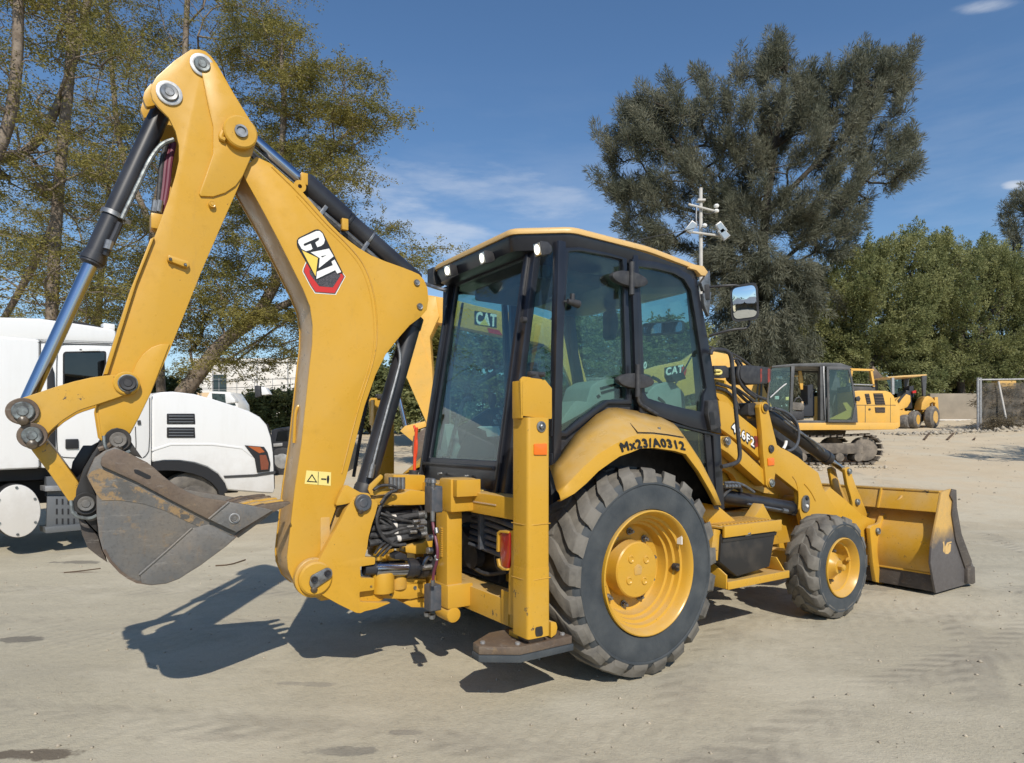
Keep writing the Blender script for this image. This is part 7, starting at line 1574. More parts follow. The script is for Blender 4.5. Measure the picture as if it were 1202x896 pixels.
# profile of the shell, from the top lip down the back to the cutting edge
tb_x = top.x
prof = [Vector((top.x, top.y)), Vector(sidep[15]), Vector(sidep[15])+Vector((.13, -.015))]
inner_top = prof[-1]
arc = []
c0 = Vector((inner_top.x+.02, inner_top.y)); c1 = Vector((heel.x+.015, heel.y+.17))
for k in range(9):
    t = k/8; mid = Vector((min(c0.x, c1.x)-.14, (c0.y+c1.y)/2)); arc.append(c0*(1-t)**2+mid*2*t*(1-t)+c1*t*t)
prof2 = arc+[Vector((heel.x+.005, heel.y+.155)), heel+Vector((.012, .004)), Vector((fr.x-.05, fr.y+.002))]
def sheet(pts, th):
    n = len(pts); up = []
    for i in range(n):
        t = (pts[min(i+1, n-1)]-pts[max(i-1, 0)]).normalized(); up.append(pts[i]+Vector((t.y, -t.x))*-th)
    return [tuple(p) for p in pts]+[tuple(p) for p in up[::-1]]
mb = MB(); mb.prY([tuple(top), tuple(Vector(sidep[15])), tuple(inner_top), tuple(Vector((inner_top.x+.02, top.y+.0)))], -LBY+.02, LBY-.02); tb_ = mb.out('top_beam', M['yellow_scuffed'], LB, bevel=.01)
mb = MB(); mb.prY(sheet(arc, .014), -LBY+.02, LBY-.02); mb.out('back_sheet', M['yellow_scuffed'], LB, ang=50)
lowp = [arc[-1], heel+Vector((.0, .010)), heel+Vector((.03, .002)), Vector((fr.x-.03, fr.y+.001)), Vector((fr.x-.03, fr.y+.02)), heel+Vector((.05, .022)), arc[-1]+Vector((.03, 0))]
mb = MB(); mb.prY([tuple(p) for p in lowp], -LBY+.02, LBY-.02); mb.out('floor_sheet', M['bucketdark'], LB, bevel=.003)
mb = MB(); mb.box(arc[-1].x-.012, arc[-1].x+.02, -LBY+.02, LBY-.02, arc[-1].y-.006, arc[-1].y+.012); mb.out('heel_strip', Y_, LB, bevel=.004)
mb = MB(); mb.box(top.x-.01, inner_top.x+.05, -LBY+.02, LBY-.02, top.y-.004, top.y+.014); mb.out('top_lip', M['yellow_dusty'], LB, bevel=.004)
# end gusset at the left of the beam and lifting eye
q = Q3(*ZC([(215, 175)])[0], prof[0].x-.0); 
mb = MB(); e0 = Q3(*ZC([(182, 195)])[0], top.x+.0); e1 = Q3(*ZC([(232, 128)])[0], top.x+.0); e2 = Q3(*ZC([(240, 222)])[0], top.x+.0)
mb.prism([e1+Vector((.03, 0, 0)), e1+Vector((-.035, -.0, 0)), e0+Vector((-.045, 0, 0)), e2+Vector((-.01, 0, 0)), e2+Vector((.03, 0, 0))], (0, -.015, 0)); 
mb.prism([e1+Vector((-.01, 0, 0)), e0+Vector((-.05, .0, 0)), e2+Vector((0, 0, 0))], (0, .012, 0)); mb.out('lifting_eye', M['roofy'], LB, bevel=.003)
flat3 = MB(); flat3.prism([e0+Vector((-.03, -.0, 0)), e1.lerp(e2, .3)+Vector((-.03, 0, 0)), e1.lerp(e2, .75)+Vector((-.03, 0, 0))], (.01, 0, 0))
flat3.out('eye_opening', M['black_print'], LB)
mb = MB(); g = Q3(*ZC([(5, 150)])[0], top.x); mb.prY([(top.x-.015, top.y+.01), (Vector(sidep[15]).x-.015, sidep[15][1]), (sidep[15][0]+.1, sidep[15][1]-.02), (sidep[15][0]+.1, top.y+.01)], -.60, -.58); mb.out('beam_gusset', Y_, LB, bevel=.004)

# tangle of hoses, with a black box added as the dark recess behind
mb = MB(); mb.prY(PL([(440, 596), (498, 592), (500, 640), (432, 646)], .06), .02, .12); vb = part(mb, 'dark_recess_backing', M['black'], bevel=.01)
rr_ = random.Random(5)
for k in range(9):
    y0 = 600+rr_.random()*34; y1 = 598+rr_.random()*34; d = -.02-rr_.random()*.12; b_ = rr_.uniform(-7, 9)
    mb = MB(); mb.tube([P3(434+rr_.random()*8, y0, d), P3(452, y0+b_, d-.03), P3(474, y1-b_*.6, d-.02), P3(498, y1, d)], rr_.uniform(.009, .014), 8); hs = part(mb, 'hydraulic_hose', M['hose'])
    mb = MB(); mb.cyl(P3(491, y1, d), P3(500, y1, d), .017, seg=10); mb.out('hose_ferrule', M['steel'] if k % 2 else M['pin'], hs)
for k in range(5):
    p = P3(440+k*3, 650+k % 2*3, -.16); mb = MB(); mb.tube([p, p+Vector((.03, -.02, .05)), p+Vector((.09, 0, .07))], .008, 6); part(mb, 'grease_line', M['hose'])
# oily dirt at the joints: small worn lumps of grease
M['grease'] = mat('dirty_grease', (.05, .038, .025), .35, col2=(.12, .09, .06), vscale=30)
for (px, py, y, r) in ((281, 169, -.19, .018), (150, 459, -.23, .016), (27, 494, -.25, .02), (38, 522, -.25, .02), (138, 526, -.27, .02), (424, 600, -.22, .018), (369, 692, -.23, .018)):
    c = P3(px, py, y); mb = MB(); mb.lathe(c, (0, -1, 0), [(-.004, r*1.2), (.004, r), (.009, r*.5), (.010, .001)], 9); part(mb, 'grease_lump', M['grease'])

# ================================================================== white truck
def truck_mat():
    m, nt, b, N, L = nodes('white_truck_paint'); t = N.new('ShaderNodeTexCoord'); sx = N.new('ShaderNodeSeparateXYZ'); L.new(t.outputs['Object'], sx.inputs[0])
    n = noise(nt, 3.5, 7, .7); a = N.new('ShaderNodeMath'); a.operation = 'MULTIPLY_ADD'; a.inputs[1].default_value = -1.0; L.new(n.outputs['Fac'], a.inputs[0]); L.new(sx.outputs['Z'], a.inputs[2])
    r = ramp(nt, a.outputs[0], [(.0, .55), (.75, 0.0)]); n2 = noise(nt, 2.2, 6, .7, stretch=(3, 3, .5)); r2 = ramp(nt, n2.outputs['Fac'], [(.5, 0.0), (.8, .25)])
    c = mixc(nt, r2.outputs[0], (.80, .80, .79), (.62, .60, .55)); L.new(mixc(nt, r.outputs[0], c, (.42, .38, .32)), b.inputs['Base Color']); b.inputs['Roughness'].default_value = .3; b.inputs['Coat Weight'].default_value = .35; return m
M['truckwhite'] = truck_mat()
M['trim'] = mat('black_truck_trim', (.02, .02, .022), .5)
M['indicator'] = mat('dull_orange_lens', (.42, .11, .03), .3, bmp=.3, bscale=60)
M['gap'] = mat('panel_gap', (.05, .05, .05), .7)
M['wheelgrey'] = mat('dusty_wheel', (.11, .10, .09), .8, col2=(.2, .18, .155), vscale=6)
M['stepgrey'] = mat('grey_step_metal', (.16, .17, .18), .5, metal=.4)
TO = Vector((-.7908*8.0, 8.0)); TU = Vector((.677, .736)).normalized(); TV = Vector((TU.y, -TU.x))
TR = empty('truck', 'white truck with long hood parked behind the digging bucket', 'truck', (TO.x, TO.y, 0), atan2(TU.y, TU.x))
def T(px, py, y=0):
    u, z = frame_pt(px, py, -y, TO, TU, TV); return (u, z)
ZT = lambda pts: ZM(0, 360, 2.8, pts)
def tpoly(pts, y): return [T(a, b, y) for a, b in ZT(pts)]
def tp(mb, name, mt='truckwhite', parent=None, **k): return mb.out(name, M[mt], parent or TR, **k)
mb = MB(); mb.prY(tpoly([(-420, 95), (0, 98), (132, 108), (132, 532), (0, 538), (-420, 548)], 0), 0, 2.4); tp(mb, 'sleeper_body', bevel=.04, seg=3)
mb = MB(); mb.prY(tpoly([(-420, 40), (-100, 33), (20, 35), (130, 38), (215, 50), (300, 62), (383, 76), (385, 100), (380, 121), (132, 113), (0, 109), (-420, 104)], .02), .02, 2.38); tp(mb, 'roof', bevel=.05, seg=3)
mb = MB(); mb.prY(tpoly([(133, 114), (383, 124), (430, 190), (470, 262), (505, 290), (500, 300), (498, 540), (133, 531)], .01), .01, 2.39); cabm = tp(mb, 'cab', bevel=.03)
hood = [(498, 300), (505, 288), (530, 281), (570, 279), (640, 287), (700, 303), (760, 322), (820, 343), (855, 362), (880, 390), (893, 430), (900, 480), (903, 540), (905, 600), (900, 615), (850, 612), (747, 604), (738, 580), (715, 550), (680, 528), (640, 515), (590, 508), (540, 508), (500, 514)]
mb = MB(); mb.prY(tpoly(hood, .04), .04, 2.36); hd_ = tp(mb, 'hood', bevel=.045, seg=3)
# black lower edge of the wheel arch, and bumper line
ar = [(500, 514), (540, 508), (590, 508), (640, 515), (680, 528), (715, 550), (738, 580), (747, 606)]
arp = [T(a, b, .04) for a, b in ZT(ar)]; ari = [T(a, b, .04) for a, b in ZT([(500, 540), (545, 538), (590, 540), (630, 548), (665, 560), (695, 578), (715, 600), (722, 625)])]
mb = MB(); mb.prY(arp+ari[::-1], .025, .3); tp(mb, 'arch_trim', 'trim', hd_)
mb = MB(); mb.prY(tpoly([(735, 556), (840, 551), (905, 540), (905, 549), (840, 559), (738, 564)], .034), .030, .06); tp(mb, 'bumper_gap', 'gap', hd_)
mb = MB(); mb.prY(tpoly([(498, 470), (560, 450), (700, 450), (800, 462), (830, 490), (826, 493), (795, 468), (700, 456), (562, 456), (500, 476)], .03), .031, .045); tp(mb, 'hood_crease', 'truckwhite', hd_, bevel=.004)
mb = MB(); mb.prY(tpoly([(878, 392), (886, 385), (902, 440), (908, 500), (908, 600), (903, 600), (900, 500), (892, 430)], .0), .05, 2.3); tp(mb, 'grille_edge', 'trim', hd_)
for (y0) in (352, 397):
    vp = tpoly([(549, y0), (640, y0), (642, y0+34), (549, y0+34)], .03); mb = MB(); mb.prY(fillet(vp, .01), .028, .05); v_ = tp(mb, 'vent', 'trim', hd_, bevel=.004)
    for k in range(3): mb = MB(); mb.prY(tpoly([(555, y0+6+k*9.5), (636, y0+6+k*9.5), (636, y0+10+k*9.5), (555, y0+10+k*9.5)], .02), .016, .03); tp(mb, 'vent_slat', 'stepgrey', v_, bevel=.002)
mb = MB(); mb.prY(fillet(tpoly([(805, 456), (868, 461), (880, 480), (889, 515), (886, 541), (846, 546), (838, 500)], .025), .01), .022, .1); hl_ = tp(mb, 'headlamp', 'trim', hd_, bevel=.005)
mb = MB(); mb.prY(tpoly([(815, 459), (855, 462), (870, 478), (852, 482)], .02), .018, .024); tp(mb, 'indicator', 'indicator', hl_)
M['dimorange'] = mat('smoked_orange_lens', (.22, .06, .03), .2, coat=.6, bmp=.3, bscale=60)
mb = MB(); mb.prY(tpoly([(853, 488), (874, 488), (883, 515), (881, 535), (858, 537)], .02), .018, .024); tp(mb, 'lens', 'dimorange', hl_)
# door seam, window, strip, handle, cowl seams
def seam(pts, w=.006, y=.006, nm='door_gap', par=None):
    mb = MB(); mb.tube([Vector((*[T(a, b, y)[0]], y, T(a, b, y)[1])) for a, b in ZT(pts)], w, 5, 1); tp(mb, nm, 'gap', par or cabm)
seam([(360, 126), (215, 123), (195, 128), (187, 148), (186, 300), (186, 470), (195, 490), (212, 497), (300, 497), (380, 497)])
seam([(132, 112), (133, 320), (133, 531)]); seam([(40, 112), (40, 300), (40, 500)], .004); seam([(0, 127), (10, 135), (13, 160), (13, 330), (3, 345)], .006); seam([(0, 375), (8, 380), (8, 460), (0, 472)], .006); seam([(0, 112), (130, 118), (383, 127)], .005)
seam([(0, 497), (130, 500), (132, 531)], .004); seam([(445, 395), (448, 470), (440, 497)], .006); seam([(492, 300), (492, 470), (480, 490), (470, 497)], .006)
mb = MB(); mb.prY(fillet(tpoly([(207, 156), (213, 148), (349, 146), (348, 262), (207, 262)], .0), .03), .0, .02); w_ = tp(mb, 'window_frame', 'trim', cabm)
mb = MB(); mb.prY(fillet(tpoly([(212, 160), (217, 153), (344, 151), (343, 258), (212, 258)], -.004), .02), -.004, .002); mb.out('side_window', M['glassdark'], w_)
mb = MB(); mb.prY(fillet(tpoly([(272, 137), (298, 134), (325, 136), (328, 146), (272, 147)], -.02), .01), -.03, .004); tp(mb, 'rain_cap', 'truckwhite', cabm, bevel=.004)
mb = MB(); mb.prY(tpoly([(156, 200), (168, 186), (178, 215), (182, 300), (182, 486), (158, 486), (155, 300)], -.006), -.012, .02); tp(mb, 'cab_gap_panel', 'trim', cabm, bevel=.005)
mb = MB(); mb.prY(fillet(tpoly([(216, 436), (258, 435), (259, 467), (216, 468)], -.01), .012), -.014, .02); tp(mb, 'door_handle', 'trim', cabm, bevel=.006)
mb = MB(); mb.prY(fillet(tpoly([(452, 375), (462, 373), (464, 388), (453, 389)], .0), .01), -.005, .02); tp(mb, 'badge', 'gap', cabm)
mb = MB(); mb.prY(tpoly([(398, 140), (425, 190), (465, 262), (455, 280), (380, 282), (380, 135)], .002), .0, .03); tp(mb, 'vent_window', 'glassdark', cabm)
mb = MB(); mb.prism([Vector((T(a, b, .2)[0]+.03, .2, T(a, b, .2)[1])) for a, b in ZT([(392, 128), (478, 285)])]+[Vector((T(a, b, .2)[0]+.03, 2.2, T(a, b, .2)[1])) for a, b in ZT([(478, 285), (392, 128)])], (.01, 0, .01)); mb.out('windscreen', M['glassdark'], cabm)
for k in range(4): seam([(262+k*2, 139), (263+k*2, 145)], .003, -.031, 'cap_rib')
mb = MB(); mb.tube([Vector((T(a, b, -.15)[0], -.12, T(a, b, -.15)[1])) for a, b in ZT([(366, 165), (372, 170), (376, 250), (368, 262)])], .02, 8); tp(mb, 'mirror_stay', 'trim', cabm)
mb = MB(); mb.prY(fillet(tpoly([(356, 170), (378, 168), (382, 240), (358, 244)], -.2), .03), -.30, -.16); tp(mb, 'door_mirror', 'trim', cabm, bevel=.02)
# roof spoiler rail
mb = MB(); mb.tube([Vector((T(a, b, .3)[0], .3, T(a, b, .3)[1])) for a, b in ZT([(225, 50), (290, 60), (350, 76), (362, 80)])], .02, 8); tp(mb, 'roof_rail', 'trim')
mb = MB(); q = T(*ZT([(348, 70)])[0], .3); mb.box(q[0]-.04, q[0]+.10, .25, .4, q[1]-.03, q[1]+.06); tp(mb, 'marker_lamp', 'truckwhite', bevel=.015)
# chassis, tank, steps
mb = MB(); mb.box(-4, 3.3, .5, .62, .62, .92); mb.box(-4, 3.3, 1.75, 1.87, .62, .92); mb.box(-4, 1.2, .25, 2.1, .95, 1.18); mb.box(1.2, 3.2, .5, 1.9, .6, 1.2); tp(mb, 'chassis', 'trim')
tk = [T(20+28.5*cos(a), 600+32*sin(a), -.02) for a in [2*PI*k/36 for k in range(36)]]
mb = MB(); mb.prY(tk, .0, .5); tkp = tp(mb, 'fuel_tank', 'trim', bevel=.01)
mb = MB(); mb.prY([tuple(Vector(p)*.97+Vector(tk[0]).lerp(Vector(tk[18]), .5)*.03) for p in tk], -.03, .002); tp(mb, 'tank_cap', 'truckwhite', tkp, bevel=.012, seg=3)
for k in range(6):
    a = 2*PI*k/6+.5; q = T(20+24.5*cos(a), 600+27.5*sin(a), -.03); mb = MB(); mb.cyl((q[0], -.03, q[1]), (q[0], -.042, q[1]), .016, seg=8); tp(mb, 'bolt', 'pin', tkp)
mb = MB(); mb.prY([T(a, b, .0) for a, b in ((56, 583), (94, 583), (94, 617), (55, 619))], .02, .06); sp_ = tp(mb, 'step_panel', 'stepgrey', bevel=.004)
for j in range(3):
    for i in range(4):
        x, y_ = 66.5+i*6.8, 589+j*11.5; q0, q1 = T(x-.9, y_-3.2, .02), T(x+.9, y_+3.2, .02)
        if i == 0 and j == 0: mb = MB(); mb.box(q0[0], q1[0], .012, .022, q1[1], q0[1]); so_ = tp(mb, 'slot', 'trim', sp_); base_ = q0
        else: dup(so_, loc=(q0[0]-base_[0], 0, q0[1]-base_[1]))
mb = MB(); mb.prY([T(a, b, -.03) for a, b in ((52, 619), (96, 615), (97, 622), (53, 626))], -.06, .25); tp(mb, 'lower_step', 'stepgrey', bevel=.006)
mb = MB(); mb.prY([T(a, b, -.03) for a, b in ((53, 571), (80, 570), (80, 576), (53, 577))], -.03, .25); tp(mb, 'upper_step', 'galv', bevel=.006)
mb = MB(); mb.prY([T(a, b, .05) for a, b in ((55, 560), (95, 556), (95, 583), (56, 583))], .08, .2); tp(mb, 'step_box', 'stepgrey')
def tyre2(name, x, y, r, w, parent, mt='wheelgrey', rimr=.55, rimmt='wheelgrey'):
    rt = bpy.data.objects.new(name, None); COL.objects.link(rt); rt.parent = parent; rt.location = (x, y, r)
    mb = MB(); h = w/2; mb.lathe((0, 0, 0), (0, 1, 0), [(-h*.8, r*rimr), (-h, r*.7), (-h, r*.88), (-h*.8, r*.98), (0, r), (h*.8, r*.98), (h, r*.88), (h, r*.7), (h*.8, r*rimr)], 40, closed=True); mb.out('tyre', M['rubber'] if mt == 'rubber' else M[mt], rt)
    mb = MB(); mb.lathe((0, 0, 0), (0, 1, 0), [(-h*.85, r*rimr*1.02), (-h*.8, r*rimr*.95), (-h*.3, r*rimr*.85), (-h*.2, r*.25), (-h*.7, r*.2), (-h*.75, .001)], 32); mb.out('rim', M[rimmt], rt); return rt
wx = T(228, 556, .1)[0]
tyre2('wheel', wx, .24, .50, .28, TR); tyre2('wheel', wx, 2.16, .50, .28, TR); tyre2('wheel', -2.6, .3, .50, .5, TR)

# small white truck half hidden beyond the hood, dark pickup further right
def sidecar(name, label, cat, Y, dep, body, glass, wheels, mt, zg=None, extra=()):
    a = at(body[0][0], 0, Y); zg = gz(Y) if zg is None else zg; rt = empty(name, label, cat, (a.x, Y, zg)); f = lambda px, py, dy=0: Vector((at(px, py, Y+dy).x-a.x, dy, at(px, py, Y+dy).z-zg))
    mb = MB(); mb.prism([f(*p) for p in body], (0, dep, 0)); mb.out('body', M[mt], rt, bevel=.05, seg=2)
    for g in glass: mb = MB(); mb.prism([f(*p)+Vector((0, -.012, 0)) for p in g], (0, .02, 0)); mb.out('window', M['glassdark'], rt)
    for (px, py, r) in wheels:
        q = f(px, py); mb = MB(); mb.cyl((q.x, -.05, r), (q.x, .25, r), r, seg=24); w = mb.out('wheel', M['plastic'], rt, bevel=.03); mb = MB(); mb.cyl((q.x, -.07, r), (q.x, .2, r), r*.55, seg=20); mb.out('rim', M['galv'], w, bevel=.01)
    for (g, m_, d0, d1) in extra: mb = MB(); mb.prism([f(*p)+Vector((0, d0, 0)) for p in g], (0, d1-d0, 0)); mb.out('mirror', M[m_], rt, bevel=.02)
    return rt
sidecar('truck', 'second white truck whose mirrors and cab top show above the nearer hood', 'truck', 15, .7, [(246, 459), (270, 460), (279, 474), (280, 484), (280, 545), (240, 545), (240, 470)], [[(249, 462), (271, 463), (277, 476), (250, 476)]], [(262, 545, .45)], 'truckwhite',
        extra=[([(275, 463), (281, 464), (286, 470), (287, 474), (276, 475)], 'truckwhite', -.5, -.3), ([(305, 454), (311, 454), (312, 466), (305, 468)], 'plastic', -.3, -.2), ([(312, 455), (317, 456), (322, 464), (313, 465)], 'truckwhite', -.3, -.1)])
sidecar('pickup', 'dark parked pickup glimpsed between the truck nose and the boom', 'pickup', 17, 1.8, [(318, 505), (324, 503), (345, 500), (362, 503), (372, 520), (400, 522), (402, 560), (316, 562)], [[(326, 507), (345, 504), (345, 518), (324, 518)], [(348, 504), (360, 506), (368, 518), (348, 518)]], [(332, 560, .36), (388, 560, .36)], 'black',
        extra=[([(316, 535), (330, 534), (330, 539), (316, 540)], 'galv', -.06, .02), ([(318, 521), (332, 520), (332, 524), (318, 525)], 'galv', -.04, .02)])

# ================================================================== tracked excavator at the right
EYx = 19.15
M['exyellow'] = paint('faded_machine_yellow', (.74, .42, .085), amt=.5)
M['track'] = mat('dusty_track_steel', (.11, .095, .08), .85, metal=.1, col2=(.24, .205, .165), vscale=4)
M['exgrey'] = mat('grey_cab_frame', (.06, .062, .065), .45, col2=(.10, .10, .10), vscale=3)
def excav(label, Y, x0px, group=None):
    a = at(x0px, 0, Y); rt = empty('excavator', label, 'excavator', (a.x, Y, gz(Y)), 0, group)
    def f(px, py, dy=0): q = at(px, py, Y+dy); return Vector((q.x-a.x, dy, q.z-gz(Y)))
    return rt, f
EX, ef = excav('yellow tracked excavator with open cab door, boom reaching left behind the backhoe cab', EYx, 980)
ZE = lambda pts: ZM(900, 420, 6.4, pts)
def ep(name, pts, mt, d0, d1, parent=None, f=ef, root=EX, **k):
    mb = MB(); mb.prism([f(p[0], p[1], 0)+Vector((0, d0, 0)) for p in pts], (0, d1-d0, 0)); return mb.out(name, M[mt], parent or root, **k)
body = ep('engine_housing', ZE([(655, 250), (700, 246), (900, 248), (935, 262), (958, 290), (968, 330), (972, 400), (972, 490), (655, 490)]), 'exyellow', 0, 2.6, bevel=.04)
ep('counterweight', ZE([(940, 300), (975, 330), (1010, 360), (1012, 520), (990, 535), (935, 535)]), 'exyellow', .03, 2.57, bevel=.06)
ep('frame_band', ZE([(215, 490), (670, 488), (990, 488), (985, 525), (960, 540), (225, 545)]), 'exyellow', -.02, 2.6, bevel=.02)
for g in ([(735, 272), (768, 270), (784, 345), (752, 350)], [(800, 268), (870, 268), (890, 352), (815, 352)], [(812, 373), (888, 373), (888, 413), (816, 413)]):
    v = ep('vent', ZE(g), 'toolbox', -.01, .03, body)
    ys_ = sorted(p[1] for p in g); 
    for k in range(4):
        y = ys_[0]+(ys_[-1]-ys_[0])*(k+.5)/4; xl = g[0][0]+(g[3][0]-g[0][0])*(k+.5)/4; xr = g[1][0]+(g[2][0]-g[1][0])*(k+.5)/4
        ep('vent_slat', ZE([(xl+3, y-2), (xr-3, y-2), (xr-3, y+2), (xl+3, y+2)]), 'bucketbrown', -.03, .0, v)
for g in ([(738, 356), (742, 356), (742, 486), (738, 486)], [(675, 355), (968, 355), (968, 359), (675, 359)], [(928, 300), (931, 300), (931, 486), (928, 486)]): ep('panel_gap', ZE(g), 'gap', -.003, .01, body)
ep('latch', ZE([(765, 382), (778, 382), (778, 394), (765, 394)]), 'plastic', -.02, .0, body)
# guard rail on top
for g in ([(640, 75), (825, 82), (828, 96), (640, 92)], [(640, 80), (655, 80), (652, 185), (640, 185)], [(655, 90), (670, 90), (655, 180), (645, 180)], [(800, 92), (818, 92), (835, 215), (822, 215)], [(650, 192), (835, 198), (835, 206), (650, 200)]): ep('guard_rail', ZE(g), 'exyellow' if g[0][1] != 192 else 'galv', .15, .25)
ep('cooler_screen', ZE([(652, 206), (840, 212), (848, 248), (652, 246)]), 'exgrey', .2, 2.2, bevel=.02)
ep('far_guard', ZE([(670, 96), (800, 100), (812, 195), (665, 190)]), 'exgrey', 2.0, 2.1)
ep('exhaust', ZE([(745, 120), (760, 118), (764, 205), (748, 205)]), 'plastic', 1.0, 1.12)
# cab: open-fronted glasshouse
CBX = bpy.data.objects.new('cab', None); COL.objects.link(CBX); CBX.parent = EX
for nm, g in (('roof', [(38, 62), (200, 46), (430, 38), (555, 40), (640, 68), (640, 78), (430, 66), (205, 66), (40, 76)]), ('sill', [(225, 470), (670, 478), (672, 490), (225, 490)]), ('front_post', [(185, 62), (212, 62), (200, 250), (195, 455), (172, 430), (180, 250)]), ('door_post', [(402, 66), (420, 66), (428, 470), (404, 470)]), ('rear_post', [(422, 62), (436, 62), (448, 484), (440, 484)])):
    ep(nm, ZE(g), 'exgrey' if nm != 'rear_post' else 'galv', .0, .12 if nm != 'roof' else 1.1, CBX, bevel=.01)
ep('nose_post', ZE([(38, 75), (46, 75), (22, 300), (30, 400), (12, 400), (8, 300)]), 'exgrey', .05, .1, CBX); ep('nose_post', ZE([(38, 75), (46, 75), (22, 300), (30, 400), (12, 400), (8, 300)]), 'exgrey', .95, 1.0, CBX)
ep('nose_glass', ZE([(46, 78), (184, 70), (176, 250), (172, 430), (30, 395), (22, 300)]), 'glass', .04, .05, CBX, smooth=False)
ep('far_frame', ZE([(60, 78), (70, 76), (60, 420), (40, 410)]), 'exgrey', 1.0, 1.05, CBX); ep('far_frame', ZE([(220, 70), (640, 74), (640, 90), (220, 84)]), 'exgrey', 1.0, 1.05, CBX)
ep('back_panel', ZE([(500, 75), (640, 75), (650, 480), (500, 480)]), 'exgrey', .9, 1.0, CBX)
# open door folded back
do = ZE([(440, 70), (612, 72), (640, 200), (665, 380), (672, 488), (448, 486)]); di = ZE([(456, 92), (600, 94), (624, 210), (645, 330), (625, 440), (600, 470), (462, 468)])
dr = None; mb = MB(); n = 6
do2 = do; di2 = ZE([(458, 92), (600, 94), (626, 205), (648, 360), (628, 470), (462, 470)])
V = [ef(*p)+Vector((0, -.10, 0)) for p in do2]+[ef(*p)+Vector((0, -.10, 0)) for p in di2]; V += [v+Vector((0, .05, 0)) for v in V]; F = []
for k in range(6):
    l = (k+1) % 6; F += [(k, l, 6+l, 6+k), (12+k, 18+k, 18+l, 12+l), (k, 12+k, 12+l, l), (6+k, 6+l, 18+l, 18+k)]
mb.add(V, F); dr = mb.out('open_door', M['exgrey'], CBX, bevel=.008)
ep('door_glass', di2, 'glass', -.09, -.08, dr, smooth=False)
ep('yellow_engine_side', ZE([(465, 462), (600, 395), (570, 340), (600, 335), (640, 380), (630, 445), (600, 464)]), 'exyellow', -.01, .02, CBX)
ep('grab_handle', ZE([(648, 300), (675, 290), (684, 310), (676, 330), (655, 328)]), 'plastic', -.16, -.1, dr, bevel=.01)
# inside the cab
ep('seat', ZE([(340, 200), (390, 190), (398, 300), (398, 440), (300, 440), (300, 370), (345, 350)]), 'seat', .3, .8, CBX, bevel=.05)
ep('seat_box', ZE([(205, 395), (310, 395), (310, 466), (205, 466)]), 'plastic', .25, .85, CBX, bevel=.03)
ep('console', ZE([(205, 330), (290, 335), (310, 360), (300, 395), (205, 390)]), 'wheelgrey', .2, .4, CBX, bevel=.03)
for g, m_ in (([(298, 86), (318, 84), (332, 150), (330, 230), (312, 230), (300, 160)], 'exyellow'), ([(222, 122), (300, 120), (300, 128), (222, 132)], 'exyellow'), ([(198, 288), (225, 286), (225, 312), (198, 312)], 'cream'), ([(225, 275), (245, 278), (240, 300), (225, 300)], 'white'), ([(318, 320), (335, 322), (330, 430), (320, 420)], 'tan'), ([(335, 335), (370, 345), (380, 390), (350, 400)], 'galv'), ([(128, 128), (170, 126), (172, 146), (130, 148)], 'white'), ([(115, 280), (145, 280), (145, 305), (115, 305)], 'white')):
    ep('cab_fitting', ZE(g), m_, .5, .56, CBX, bevel=.01)
mb = MB(); mb.tube([ef(*p)+Vector((0, .4, 0)) for p in ZE([(250, 330), (262, 300), (290, 290), (310, 320)])], .025, 8); mb.tube([ef(*p)+Vector((0, .3, 0)) for p in ZE([(365, 290), (375, 250), (400, 230)])], .02, 8); mb.out('control_lever', M['plastic'], CBX)
mb = MB(); mb.tube([ef(*p)+Vector((0, .02, 0)) for p in ZE([(28, 300), (60, 270), (120, 215), (150, 195)])], .025, 8); mb.out('wiper_arm', M['galv'], CBX)
# undercarriage
ep('swing_ring', ZE([(300, 545), (690, 545), (680, 590), (320, 590)]), 'track', .7, 1.9, bevel=.02)
def trackloop(y0, name='track'):
    tr = bpy.data.objects.new(name, None); COL.objects.link(tr); tr.parent = EX
    xl, xr = ef(872, 0).x, ef(1037, 0).x; zt, zb = 1.02*.87, .0; r = (zt-zb)/2; cl, cr = xl+r, xr-r; L1 = cr-cl; per = 2*L1+2*PI*r; n = 46
    mb = MB()
    for k in range(n):
        s = per*k/n
        if s < L1: p, a = Vector((cl+s, 0, zb)), 0
        elif s < L1+PI*r: t = (s-L1)/r; p, a = Vector((cr+r*sin(t), 0, zb+r-r*cos(t))), t
        elif s < 2*L1+PI*r: s2 = s-L1-PI*r; sag = -.05*sin(PI*s2/L1); p, a = Vector((cr-s2, 0, zt+sag)), PI
        else: t = (s-2*L1-PI*r)/r; p, a = Vector((cl-r*sin(t), 0, zb+r+r*cos(t))), PI+t
        m1 = MB(); m1.box(-.068, .068, y0, y0+.55, -.0, .045); m1.box(-.068, -.05, y0, y0+.55, -.03, .0)
        c, s_ = cos(a), sin(a); me = None
        v = [(p.x+x*c-z*s_, y, p.z+x*s_+z*c) for x, y, z in m1.v]
        if k < 46: o = MB(); o.v = v; o.f = m1.f; o.out('track_shoe', M['track'], tr)
    mb = MB(); mb.box(cl+.1, cr-.1, y0+.06, y0+.45, .30, .62); mb.out('track_frame', M['track'], tr, bevel=.05)
    for (cx_, rr) in ((cl, .36), (cr, .36)): mb = MB(); mb.cyl((cx_, y0+.12, r), (cx_, y0+.42, r), rr, seg=24); mb.out('sprocket', M['track'], tr, bevel=.03)
    for k in range(6): mb = MB(); x = cl+.25+(L1-.5)*k/5; mb.cyl((x, y0+.04, .20), (x, y0+.5, .20), .13, seg=14); mb.out('roller', M['track'], tr, bevel=.01)
trackloop(.02); trackloop(1.95)
